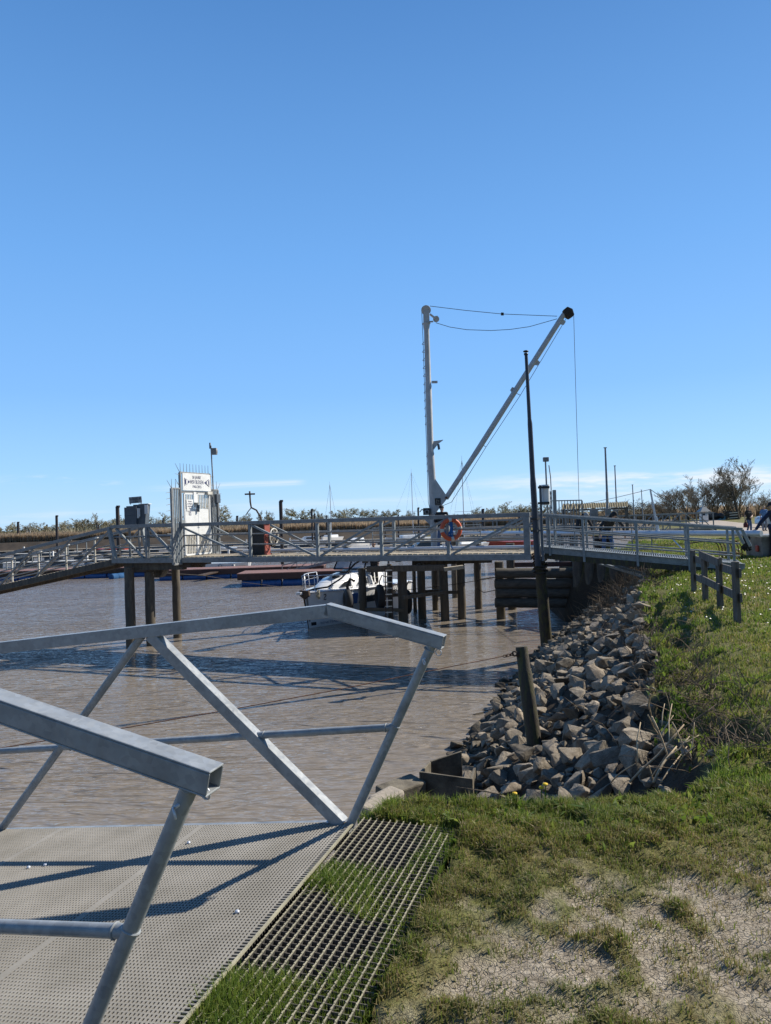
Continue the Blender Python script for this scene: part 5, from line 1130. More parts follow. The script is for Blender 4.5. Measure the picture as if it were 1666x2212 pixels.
small_boat(14.2, 80, 6, 0.05, 'redhull', 'dark red hull moored beyond the right end of the footbridge', None, 0.8, False)
small_boat(-12, 110, 5.5, 0.2, 'gel', 'small white boat under the round bare tree')
def sailboat(px, ptop, pdeck, d, label, spread=0.5, rot=1.2, L=6.0):
    b_ = at(px, pdeck, d); t = thing('sailing_boat', (b_.x, d, WATER_Z), label, 'sailing boat'); R = Matrix.Rotation(rot, 3, 'Z'); T = lambda a, bb, c: Vector((b_.x, d, WATER_Z)) + R @ Vector((a, bb, c))
    mb = MB(); vs = []
    for s, w, hh in ((-0.5, 0.02, 1.15), (-0.3, 0.12, 1.0), (0, 0.16, 0.9), (0.45, 0.11, 0.9)): vs += [T(s * L, -w * L, hh), T(s * L * 0.9, -w * L * 0.5, -0.2), T(s * L * 0.9, w * L * 0.5, -0.2), T(s * L, w * L, hh)]
    mb.add(vs, [(4 * i + j, 4 * i + 4 + j, 4 * i + 4 + (j + 1) % 4, 4 * i + (j + 1) % 4) for i in range(3) for j in range(4)] + [(3, 2, 1, 0), (12, 13, 14, 15)]); mb.build('hull', 'gel', t, 'auto')
    mb = MB(); mb.frame(T(-0.02 * L, 0, 1.1), R @ Vector((0.2 * L, 0, 0)), R @ Vector((0, 0.09 * L, 0)), Vector((0, 0, 0.22))); mb.build('cabin', 'gel', t, bevel=0.08)
    tp = at(px - (pdeck - ptop) * 0.033, ptop, d); tp.y = d; mr = max(0.05, d * 0.00055)
    mb = MB(); mb.tube(T(-0.08 * L, 0, 0.9) * 0 + Vector((b_.x, d, WATER_Z + 1.0)), tp, mr, mr * 0.8, 8); mb.tube(tp, tp + Vector((0, 0, 0.5)), mr * 0.3); mb.build('mast', 'alu', t, 'auto')
    sp_ = tp.lerp(Vector((b_.x, d, WATER_Z + 1)), spread); mb = MB(); mb.tube(sp_ - Vector((0.9, 0, 0)), sp_ + Vector((0.9, 0, 0)), mr * 0.4, n=5); mb.build('spreader', 'alu', t)
    mb = MB(); r_ = mr * 0.16
    for sx in (-1, 1): mb.path([tp, sp_ + Vector((0.9 * sx, 0, 0)), Vector((b_.x + 0.9 * sx, d, WATER_Z + 0.9))], r_, 4)
    mb.tube(tp, T(-0.5 * L, 0, 1.1), r_, n=4); mb.tube(tp, T(0.45 * L, 0, 0.9), r_, n=4); mb.build('rigging', 'cable', t)
    mb = MB(); mb.tube(Vector((b_.x, d, WATER_Z + 1.9)), T(0.42 * L, 0, 1.9), 0.13, n=8); mb.build('boom', 'canvas', t, True)
sailboat(716, 1047, 1150, 116, 'white sailing boat with bare mast left of centre under the reeds', 0.62, 1.25, 7.5)
sailboat(893, 1021, 1150, 100, 'sailing boat with tall bare mast just left of the crane mast', 0.6, 0.35, 8.5)
sailboat(1003, 995, 1150, 74, 'sailing boat with wide spreaders seen right below the crane boom', 0.62, 0.9, 8)

# black mooring piles of the marina
MP = 'black mooring piles in the marina'
for (px, pt, pbm, w, lab) in (
    (41, 1127, 1190, 5.0, 'black marina pile beside the white rung ladder at the left edge'), (102.5, 1133, 1172, 3.4, 'thin marina pile second from the left edge'),
    (125, 1113, 1202, 5.4, 'tall black marina pile standing above the sloping ramp'), (211, 1128, 1178, 2.8, 'left one of the close pair of reddish marina piles'),
    (214.5, 1133, 1180, 2.6, 'right one of the close pair of reddish marina piles'), (258, 1092, 1229, 8.0, 'thick black marina pile left of the slate cabinets'),
    (354, 1119, 1172, 3.0, 'slim marina pile just left of the spiked gate'), (514, 1114, 1170, 4.6, 'black marina pile left of the hose cabinet'),
    (611, 1080, 1228, 7.8, 'tallest black marina pile, right of the hose cabinet'), (676, 1099, 1182, 4.4, 'front pile of the pair left of the far sailing boat'),
    (681.5, 1109, 1184, 3.4, 'rear pile of the pair left of the far sailing boat'), (707, 1113, 1168, 3.2, 'slim marina pile touching the far sailing boat mast'),
    (833, 1120, 1170, 3.2, 'low marina pile left of the winch box'), (862, 1112, 1172, 3.6, 'second low marina pile left of the winch box'),
    (906, 1096, 1176, 4.2, 'reddish pile left of the crane winch'), (1045, 1099, 1160, 6.0, 'square topped black pile behind the right part of the footbridge'),
    (1123, 1104, 1158, 4.4, 'black pile close to the flagpole')):
    b_ = on(px, pbm, WATER_Z); tp = at(px - (pbm - pt) * 0.02, pt, b_.y); mb = MB(); r_ = w / 2 / F * b_.y
    mb.path([(b_.x, b_.y, WATER_Z - 1), (b_.x, b_.y, tp.z - 0.12), (tp.x, b_.y, tp.z - 0.12), (tp.x, b_.y, tp.z)], [r_, r_, r_ * 1.06, r_ * 1.06], 12); solo(mb, 'marina_pile', 'pile_steel', lab, 'pile', MP, 'auto')
bg_ = thing('collar_buoy', at(220, 1240, 62), 'dark and orange ring gear lying on the pontoon behind the ramp', 'buoy'); mb = MB(); mb.torus(at(222, 1238, 60), 0.55, 0.16, (0.2, -1, 0.2), 24, 8); mb.build('ring', 'orange', bg_, True); mb = MB(); mb.ball(at(197, 1222, 60), 0.6, 0.4, 0.3); mb.build('cover', 'darkgrey', bg_, True)
wl2 = thing('rung_ladder', on(63, 1183, WATER_Z + 0.5), 'white rung ladder standing up at the far left jetty', 'ladder'); mb = MB(); b_ = on(63, 1183, WATER_Z + 0.5)
for dx in (-0.3, 0.3): mb.bar(b_ + Vector((dx, 0, 0)), b_ + Vector((dx, 0, 3.1)), 0.09, 0.09, (0, 1, 0))
for k in range(10): mb.bar(b_ + Vector((-0.3, 0, 0.3 * k + 0.2)), b_ + Vector((0.3, 0, 0.3 * k + 0.2)), 0.08, 0.08)
mb.build('frame', 'dirty_white', wl2)
# ------------------------------------------------------------------ stones of the embankment
rr = np.random.RandomState(21)
rock_mat = {}
for nm, c1, c2 in (('grey_rubble', (0.30, 0.262, 0.21), (0.18, 0.153, 0.118)), ('warm_rubble', (0.33, 0.283, 0.225), (0.205, 0.17, 0.13)), ('dark_rubble', (0.22, 0.194, 0.158), (0.125, 0.11, 0.087))):
    m, n, l, b = newmat(nm); tc = n.new('ShaderNodeTexCoord'); oi = n.new('ShaderNodeObjectInfo'); va = n.new('ShaderNodeVectorMath'); va.operation = 'ADD'
    sc = n.new('ShaderNodeVectorMath'); sc.operation = 'SCALE'; cb = n.new('ShaderNodeCombineXYZ'); l.new(oi.outputs['Random'], cb.inputs[0]); l.new(oi.outputs['Random'], cb.inputs[1]); l.new(cb.outputs[0], sc.inputs[0]); sc.inputs['Scale'].default_value = 40
    l.new(tc.outputs['Object'], va.inputs[0]); l.new(sc.outputs[0], va.inputs[1])
    t = noise(n, l, va.outputs[0], 4.5, 7, 0.65); t2 = noise(n, l, va.outputs[0], 26, 6, 0.7)
    r = ramp(n, l, t.outputs[0], [(0.32, c2), (0.62, c1)]); r2 = ramp(n, l, t2.outputs[0], [(0.3, 0.7), (0.7, 1.25)]); mxn = n.new('ShaderNodeMix'); mxn.data_type = 'RGBA'; mxn.blend_type = 'MULTIPLY'; mxn.inputs[0].default_value = 1
    l.new(r.outputs[0], mxn.inputs[6]); l.new(r2.outputs[0], mxn.inputs[7]); m2 = n.new('ShaderNodeMix'); m2.data_type = 'RGBA'; m2.blend_type = 'MULTIPLY'; m2.inputs[0].default_value = 1
    r3 = ramp(n, l, oi.outputs['Random'], [(0.0, 0.72), (1.0, 1.22)]); l.new(mxn.outputs[2], m2.inputs[6]); l.new(r3.outputs[0], m2.inputs[7]); l.new(tide_stain(n, l, m2.outputs[2], -2.42, -1.85, dark(c2, 0.42)), b.inputs['Base Color'])
    b.inputs['Roughness'].default_value = 0.92; b.inputs['Specular IOR Level'].default_value = 0.2; bp = n.new('ShaderNodeBump'); bp.inputs['Strength'].default_value = 0.8; bp.inputs['Distance'].default_value = 0.02
    ms = n.new('ShaderNodeMath'); ms.operation = 'MULTIPLY_ADD'; l.new(t2.outputs[0], ms.inputs[0]); ms.inputs[1].default_value = 0.35; l.new(t.outputs[0], ms.inputs[2]); l.new(ms.outputs[0], bp.inputs['Height']); l.new(bp.outputs[0], b.inputs['Normal']); rock_mat[nm] = m
import bmesh
def rock_mesh(seed, mname):
    r = np.random.RandomState(seed); bm = bmesh.new(); ax = np.array([1.0, r.uniform(0.65, 0.95), r.uniform(0.5, 0.8)])
    for k in range(12):
        p = r.uniform(-1, 1, 3); p = p / np.max(np.abs(p)) * r.uniform(0.8, 1.0); p = p / (np.linalg.norm(p) ** 0.25); p *= ax
        bm.verts.new(p * 0.55)
    res = bmesh.ops.convex_hull(bm, input=bm.verts)
    bmesh.ops.delete(bm, geom=list({g for g in res['geom_interior'] + res['geom_unused'] if isinstance(g, bmesh.types.BMVert)}), context='VERTS')
    bmesh.ops.dissolve_limit(bm, angle_limit=0.12, verts=bm.verts[:], edges=bm.edges[:])
    bmesh.ops.bevel(bm, geom=bm.edges[:], offset=0.035, segments=2, profile=0.6, affect='EDGES')
    bmesh.ops.triangulate(bm, faces=bm.faces[:]); bmesh.ops.subdivide_edges(bm, edges=bm.edges[:], cuts=2, use_grid_fill=True); bmesh.ops.triangulate(bm, faces=bm.faces[:])
    for v in bm.verts:
        q = np.array(v.co) * 4.0; d = math.sin(q[0] * 1.7 + seed) * math.sin(q[1] * 2.1 + 2 * seed) * math.sin(q[2] * 2.6 + seed); v.co *= 1 + 0.085 * d + r.uniform(-0.022, 0.022)
    me = bpy.data.meshes.new('rubble_stone'); bm.to_mesh(me); bm.free(); me.materials.append(rock_mat[mname]); me.polygons.foreach_set('use_smooth', [True] * len(me.polygons)); me.set_sharp_from_angle(angle=math.radians(32)); return me
protos = [rock_mesh(100 + i, ('grey_rubble', 'grey_rubble', 'warm_rubble', 'dark_rubble', 'grey_rubble', 'warm_rubble')[i % 6]) for i in range(14)]
# dart throwing with sizes, over the slope
cand = []
N = 26000
X = rr.uniform(-1.0, 8.6, N); Y = rr.uniform(4.2, 25.5, N); S = sdist(X, Y)
ok = (S > 0.0) & (S < 3.75) & (X > 0.1 - 0.02 * (Y - 4)) & ~((Y > 22.6) & (X > 6.2)) & (Y > 5.3) & ((S > 0.22) | (Y > 8.0))
X, Y, S = X[ok], Y[ok], S[ok]
sz = np.clip(rr.gamma(5.0, 0.033, len(X)), 0.09, 0.325) * np.where(Y > 15, 0.92, 1.0)
o = np.argsort(-sz); X, Y, S, sz = X[o], Y[o], S[o], sz[o]; keep = []
KX, KY, KR = np.zeros(4000), np.zeros(4000), np.zeros(4000); nk = 0
for i in range(len(X)):
    d = np.hypot(KX[:nk] - X[i], KY[:nk] - Y[i]); 
    if nk and np.any(d < (KR[:nk] + sz[i]) * 0.415): continue
    KX[nk], KY[nk], KR[nk] = X[i], Y[i], sz[i]; nk += 1; keep.append(i)
    if nk >= 3800: break
keep = np.array(keep); X, Y, S, sz = X[keep], Y[keep], S[keep], sz[keep]; Z = height(X, Y)
px_size = sz / Y; order = np.argsort(-px_size)
vis = np.array([abs(math.atan2(x, y)) < 0.55 for x, y in zip(X, Y)])
big = [i for i in order if vis[i]][:298]; bigs = set(big); rng = random.Random(77)
for j, i in enumerate(big):
    o = bpy.data.objects.new('rubble_stone', protos[rng.randrange(len(protos))]); COL.objects.link(o)
    o.location = (X[i], Y[i], Z[i] + sz[i] * 0.20); s = sz[i]; o.scale = (s * rng.uniform(0.9, 1.15), s * rng.uniform(0.85, 1.1), s * rng.uniform(0.8, 1.05)); o.rotation_euler = (rng.uniform(-0.6, 0.6), rng.uniform(-0.6, 0.6), rng.uniform(0, 6.28))
    tag(o, 'rough grey brown rubble stone lying on the embankment below the grass', 'stone', 'rubble stones of the embankment')
mesh_cache = []
for me in protos:
    co = np.zeros(len(me.vertices) * 3, np.float32); me.vertices.foreach_get('co', co); lp = np.zeros(len(me.loops), np.int32); me.loops.foreach_get('vertex_index', lp); mesh_cache.append((co.reshape(-1, 3), lp.reshape(-1, 3)))
def scatter_mesh(name, items, m):
    vs, fs, k = [], [], 0
    for (mi, T) in items:
        c, f = mesh_cache[mi]; v = c @ np.array(T.to_3x3(), np.float32).T + np.array(T.translation, np.float32); vs.append(v); fs.append(f + k); k += len(c)
    return tri_mesh(name, np.concatenate(vs), np.concatenate(fs), m)
def tri_mesh(name, v, f, m, nper=3, smooth=False):
    me = bpy.data.meshes.new(name); me.vertices.add(len(v)); me.vertices.foreach_set('co', v.astype(np.float32).ravel()); me.loops.add(f.size); me.loops.foreach_set('vertex_index', f.astype(np.int32).ravel())
    me.polygons.add(len(f)); me.polygons.foreach_set('loop_start', np.arange(len(f), dtype=np.int32) * nper); me.polygons.foreach_set('use_smooth', np.full(len(f), smooth)); me.update(calc_edges=True); me.materials.append(m)
    o = bpy.data.objects.new(name, me); COL.objects.link(o); return o
items = []
for i in range(len(X)):
    if i in bigs: continue
    s = sz[i]; T = Matrix.Translation((X[i], Y[i], Z[i] + s * 0.18)) @ Matrix.Rotation(rng.uniform(0, 6.28), 4, 'Z') @ Matrix.Rotation(rng.uniform(-.6, .6), 4, 'X') @ Matrix.Diagonal((s, s * 0.9, s * 0.85, 1)); items.append((rng.randrange(len(protos)), T))
N = 4200; x = rr.uniform(-0.3, 8.2, N); y = rr.uniform(4.4, 24, N); s_ = sdist(x, y); ok = (s_ > 0.0) & (s_ < 3.7); x, y = x[ok], y[ok]; z = height(x, y)
for i in range(len(x)):
    s = rng.uniform(0.05, 0.15); items.append((rng.randrange(len(protos)), Matrix.Translation((x[i], y[i], z[i] + s * 0.2)) @ Matrix.Rotation(rng.uniform(0, 6.28), 4, 'Z') @ Matrix.Rotation(rng.uniform(-1, 1), 4, 'X') @ Matrix.Diagonal((s, s, s * 0.8, 1))))
tag(scatter_mesh('small_rubble', items, rock_mat['grey_rubble']), 'smaller rubble and far stones filling the embankment', 'rubble', None, 'stuff')

# ------------------------------------------------------------------ grass
def grass_mat(name, stops, trans=0.35):
    m, n, l, b = newmat(name); geo = n.new('ShaderNodeNewGeometry'); r = ramp(n, l, geo.outputs['Random Per Island'], stops)
    t = noise(n, l, geo.outputs['Position'], 1.6, 4); r2 = ramp(n, l, t.outputs[0], [(0.3, (0.72, 0.86, 0.7)), (0.7, (1.25, 1.10, 1.0))]); x = n.new('ShaderNodeMix'); x.data_type = 'RGBA'; x.blend_type = 'MULTIPLY'; x.inputs[0].default_value = 1
    l.new(r.outputs[0], x.inputs[6]); l.new(r2.outputs[0], x.inputs[7]); l.new(x.outputs[2], b.inputs['Base Color']); b.inputs['Roughness'].default_value = 0.5; b.inputs['Specular IOR Level'].default_value = 0.35
    tr_ = n.new('ShaderNodeBsdfTranslucent'); l.new(x.outputs[2], tr_.inputs['Color']); ms = n.new('ShaderNodeMixShader'); ms.inputs[0].default_value = trans; out = n['Material Output']; l.new(b.outputs[0], ms.inputs[1]); l.new(tr_.outputs[0], ms.inputs[2]); l.new(ms.outputs[0], out.inputs['Surface']); return m
GM = grass_mat('grass_blades', [(0.0, (0.110, 0.160, 0.026)), (0.35, (0.165, 0.215, 0.042)), (0.62, (0.215, 0.24, 0.062)), (0.80, (0.25, 0.235, 0.09)), (0.93, (0.28, 0.235, 0.12)), (1.0, (0.38, 0.32, 0.20))], 0.45)
GL = grass_mat('lush_grass_blades', [(0.0, (0.095, 0.155, 0.026)), (0.5, (0.150, 0.220, 0.040)), (0.9, (0.22, 0.28, 0.065)), (1.0, (0.27, 0.27, 0.11))], 0.5)
def blades(name, x, y, z, h, w, m, lean=0.45, seed=1, broad=False):
    r = np.random.RandomState(seed); n = len(x); a = r.uniform(0, 2 * np.pi, n); la = r.uniform(0, 2 * np.pi, n); ln = np.abs(r.normal(0, lean, n)) * h
    wx, wy = np.cos(a) * w / 2, np.sin(a) * w / 2; lx, ly = np.cos(la) * ln, np.sin(la) * ln; v = np.zeros((n, 5, 3))
    v[:, 0] = np.stack([x - wx, y - wy, z - 0.01], 1); v[:, 1] = np.stack([x + wx, y + wy, z - 0.01], 1)
    k = 1.1 if broad else 0.8
    v[:, 2] = np.stack([x + wx * k + lx * 0.35, y + wy * k + ly * 0.35, z + h * 0.55], 1); v[:, 3] = np.stack([x - wx * k + lx * 0.35, y - wy * k + ly * 0.35, z + h * 0.55], 1); v[:, 4] = np.stack([x + lx, y + ly, z + h * (1 - 0.3 * np.minimum(ln / h, 1))], 1)
    b = np.arange(n)[:, None] * 5; f = np.concatenate([b + np.array([[0, 1, 2]]), b + np.array([[0, 2, 3]]), b + np.array([[3, 2, 4]])], 0); return tri_mesh(name, v.reshape(-1, 3), f, m)
gr = np.random.RandomState(9)
N = 800000
az = gr.uniform(-0.62, 1.05, N); d = 1.9 * np.exp(gr.uniform(0, 1, N) * math.log(46 / 1.9)); N2 = 420000; az = np.concatenate([az, gr.uniform(-0.3, 0.9, N2)]); d = np.concatenate([d, 1.9 * np.exp(gr.uniform(0, 1, N2) * math.log(4.6 / 1.9))]); N += N2; x, y = d * np.sin(az), d * np.cos(az)
s = sdist(x, y); n_, t_ = en(x, y)
bare = bare_mask(x, y); dens = 1.0 - 0.86 * bare
trod = sstep(4.0, 3.0, y) * sstep(0.2, 0.7, n_)                                   # worn turf near the viewer
tuft = fbm(x, y, 3.2, 13, 3); clump = fbm(x, y, 11, 15, 3)
dens *= np.where(trod > 0, 1 - trod * (0.50 + 1.1 * (0.52 - tuft)), 1.0) * np.clip(0.15 + (clump - 0.36) * 4.5, 0.12, 1)
ongr = (n_ > -0.03) & (n_ < 0.54) & (t_ > -3.3) & (t_ < 0.12)
spots = [(0.50, -0.45, 0.10, 0.30), (0.50, -1.25, 0.12, 0.22), (0.49, -0.02, 0.10, 0.12), (0.38, -0.60, 0.20, 0.12), (0.42, -0.62, 0.22, 0.14), (0.15, -0.52, 0.20, 0.10), (0.30, -0.50, 0.35, 0.10), (0.52, -0.95, 0.05, 0.30), (0.22, -1.36, 0.30, 0.14), (0.45, -1.42, 0.22, 0.20), (0.52, -0.25, 0.05, 0.15), (0.50, 0.05, 0.07, 0.06), (0.30, -1.75, 0.3, 0.10)]
gm_ = np.zeros(N)
for a_, b_, ra, rb in spots: gm_ = np.maximum(gm_, np.clip(1.35 - np.hypot((n_ - a_) / ra, (t_ - b_) / rb), 0, 1))
dens = dens * (1 - 0.85 * erosion(x, y, s)); dens = np.where(ongr, np.minimum(gm_ * 1.3, 0.6), dens)
ok = ((s < 0.04) & (gr.rand(N) < dens) & ~((n_ < 0.0) & (t_ < 0.15)) & (y < 40))
ok &= ~((y < 45) & (y > 23) & (x < 9.0) & (s > -1.6) & (gr.rand(N) < 0.75))
x, y, s, d, trod, tuft, bare, ongr, clump = x[ok], y[ok], s[ok], d[ok], trod[ok], tuft[ok], bare[ok], ongr[ok], clump[ok]
z = height(x, y, s); z = np.where(ongr, -0.05, z)
edge = sstep(-0.30, -0.02, s) * np.clip(fbm(x, y, 2.4, 21, 3) * 2.6 - 0.55, 0, 1.2) * (1 - 0.55 * sstep(5.0, 4.6, y))
h = (0.022 + 0.034 * gr.rand(len(x)) ** 1.5) * (0.45 + 0.8 * tuft + 1.1 * np.clip(clump - 0.42, 0, 1)) * (1 - 0.5 * trod) + 0.050 * edge * gr.rand(len(x)) + np.where(ongr, 0.030, 0) * gr.uniform(0.2, 1, len(x)) + 0.0016 * d
w = np.maximum(0.0040, d * 0.00125) * gr.uniform(0.7, 1.3, len(x))
dry = (trod > 0.25) & (gr.rand(len(x)) < 0.62 * trod) & ~ongr
lush = ~dry & ((edge > 0.5) | ongr | ((fbm(x, y, 0.9, 31, 3) > 0.50) & (y > 3.6) & (gr.rand(len(x)) < 0.65)))
GD = grass_mat('dry_grass_blades', [(0.0, (0.150, 0.150, 0.050)), (0.4, (0.215, 0.190, 0.080)), (0.75, (0.29, 0.24, 0.13)), (1.0, (0.33, 0.27, 0.17))])
nrm_ = ~lush & ~dry
tag(blades('dry_grass', x[dry], y[dry], z[dry], h[dry] * 0.9, w[dry], GD, 1.1, 2), 'yellowed trampled grass round the bare earth', 'grass', None, 'stuff')
tag(blades('grass', x[nrm_], y[nrm_], z[nrm_], h[nrm_], w[nrm_], GM, 0.7, 3), 'short trodden grass of the bank and lawn', 'grass', None, 'stuff')
tag(blades('long_grass', x[lush], y[lush], z[lush], h[lush] * 1.15, w[lush] * 1.15, GL, 0.55, 4), 'fresher longer grass along the edges and through the grating', 'grass', None, 'stuff')
# broad leaved weeds at the lip
N = 1900; t = gr.uniform(0, 1, N); ex = np.interp(t, [0, .12, .25, .4, .52, .6, .8, 1], [-0.05, 0.35, 0.95, 1.6, 2.05, 2.3, 3.2, 5.2]); ey = np.interp(t, [0, .12, .25, .4, .52, .6, .8, 1], [3.85, 3.98, 3.92, 3.98, 4.4, 5.8, 8.4, 14.5])
x = ex + gr.normal(0, 0.10, N) + 0.12 * t; y = ey - np.abs(gr.normal(0, 0.16, N)) * (t < 0.5) + gr.normal(0, 0.1, N); cl_ = fbm(x, y, 2.7, 41, 2) > 0.47; x, y, t = x[cl_], y[cl_], t[cl_]; z = height(x, y)
tag(blades('broadleaf_weeds', x, y, z, gr.uniform(0.02, 0.055, len(x)) * (1 + 0.6 * t), gr.uniform(0.010, 0.022, len(x)) * (1 + t), GL, 0.8, 6, True), 'broad leaved weeds along the lip of the bank', 'weeds', None, 'stuff')
# daisies sprinkled over the lawn
N = 900; x = gr.uniform(2.5, 16, N); y = gr.uniform(9, 26, N); s = sdist(x, y); ok = (s < -0.5) & (fbm(x, y, 0.6, 51, 2) > 0.42); x, y = x[ok], y[ok]; z = height(x, y) + 0.05
dv = []; df = []
for i in range(len(x)): k = len(dv); r_ = 0.012 + 0.0009 * y[i]; dv += [(x[i] + r_ * math.cos(a), y[i] + r_ * math.sin(a), z[i] + 0.01) for a in (0, 2.1, 4.2)] + [(x[i], y[i], z[i] + 0.02)]; df += [(k, k + 1, k + 3), (k + 1, k + 2, k + 3), (k + 2, k, k + 3)]
tag(tri_mesh('daisies', np.array(dv), np.array(df), M['dirty_white']), 'small white daisies sprinkled over the lawn', 'daisies', None, 'stuff')
# dandelions
dl = ['yellow dandelion at the grass lip, left of the pair', 'yellow dandelion, taller of the close pair at the grass lip', 'yellow dandelion, lower of the close pair at the grass lip']
for i, (px, py) in enumerate(((1112, 1714), (1178, 1694), (1170, 1701))):
    p = at(px, py, 4.02); f = thing('dandelion', (p.x, p.y, hz(p.x, p.y)), dl[i], 'flower', 'dandelions at the bank edge'); mb = MB(); mb.tube((p.x, p.y, hz(p.x, p.y)), p, 0.003, n=5); mb.build('stem', GL, f)
    mb = MB(); mb.ball(p, 0.016, 0.016, 0.008); mb.build('flower_head', 'yellow', f, True)
# dry stems and brambles
def stems(name, spots, n, lmin, lmax, r, m, seed, label, up=0.7, spread=0.3):
    mb = MB(); rg = random.Random(seed)
    for k in range(n):
        cx, cy, rx, ry = spots[k % len(spots)]; xx, yy_ = cx + rg.gauss(0, rx), cy + rg.gauss(0, ry); L = rg.uniform(lmin, lmax); d = Vector((rg.gauss(0, 0.6), rg.gauss(0, 0.6), up + rg.uniform(-0.3, 0.5))).normalized(); p = Vector((xx, yy_, hz(xx, yy_) - 0.02)); pts = [p.copy()]
        for j in range(4): p = p + d * L / 4; d = (d + Vector((rg.gauss(0, spread), rg.gauss(0, spread), -0.12))).normalized(); pts.append(p.copy())
        rr_ = r * rg.uniform(0.6, 1.3); mb.path(pts, [rr_, rr_, rr_ * 0.9, rr_ * 0.75, rr_ * 0.4], 4, False)
    o = mb.build(name, m); tag(o, label, 'dead stems', None, 'stuff'); return o
stems('bramble_stems', [(2.55, 5.5, 0.18, 0.35), (2.75, 6.4, 0.2, 0.35), (2.95, 7.4, 0.18, 0.4), (2.35, 4.9, 0.15, 0.25)], 520, 0.12, 0.5, 0.0035, 'stalk_dark', 5, 'tangle of thin brown bramble stems on the eroded lip', 0.45, 0.45)
stems('dead_reeds', [(5.9, 18.4, 0.45, 0.5), (6.7, 20.0, 0.4, 0.7), (5.3, 16.4, 0.35, 0.6), (7.4, 22.2, 0.4, 0.6), (6.2, 19.2, 0.5, 0.6)], 900, 0.25, 0.8, 0.006, 'stalk_dark', 6, 'brown dead stems at the foot of the landing ramp', 1.0, 0.25)
stems('dead_reeds', [(4.3, 13.2, 0.3, 0.7), (3.7, 10.6, 0.25, 0.7), (3.3, 9.0, 0.2, 0.5)], 260, 0.15, 0.5, 0.004, 'stalk_dark', 7, 'sparse dead stems along the stones below the fence', 0.7, 0.4)
ds = thing('bleached_stalks', on(1455, 1650, -0.1), 'pale bleached dead stalks lying crosswise in the washed out lip of the bank', 'dead plant')
lines_ = [((1360, 1690), (1478, 1565), 5), ((1412, 1690), (1462, 1612), 5), ((1412, 1690), (1392, 1630), 3), ((1378, 1648), (1384, 1560), 3.5), ((1405, 1500), (1408, 1548), 4), ((1408, 1548), (1445, 1640), 4.5), ((1400, 1545), (1425, 1590), 3), ((1425, 1600), (1455, 1545), 3), ((1440, 1640), (1490, 1590), 3), ((1462, 1660), (1502, 1612), 3.5), ((1452, 1560), (1480, 1620), 3), ((1320, 1690), (1372, 1650), 3), ((1395, 1700), (1440, 1630), 3.5), ((1470, 1610), (1510, 1588), 3), ((1485, 1655), (1500, 1560), 2.5), ((1428, 1690), (1490, 1605), 3), ((1430, 1568), (1436, 1520), 2.5), ((1446, 1600), (1452, 1520), 2.5)]
mb = MB(); rg = random.Random(12)
for (a, c, w) in lines_:
    da, dc = 5.0 + rg.uniform(-0.3, 0.3), 5.0 + rg.uniform(-0.4, 0.4); A, C_ = at(*a, da), at(*c, dc); r_ = w / 2 / F * 5.0; mid = A.lerp(C_, 0.5) + Vector((rg.uniform(-.02, .02), 0, rg.uniform(-.02, .02))); mb.path([A, A.lerp(mid, 0.5) + Vector((0, 0, .006)), mid, mid.lerp(C_, .5), C_], [r_, r_, r_ * 0.95, r_ * 0.85, r_ * 0.5], 6)
mb.build('stalks', 'stalk', ds, True)
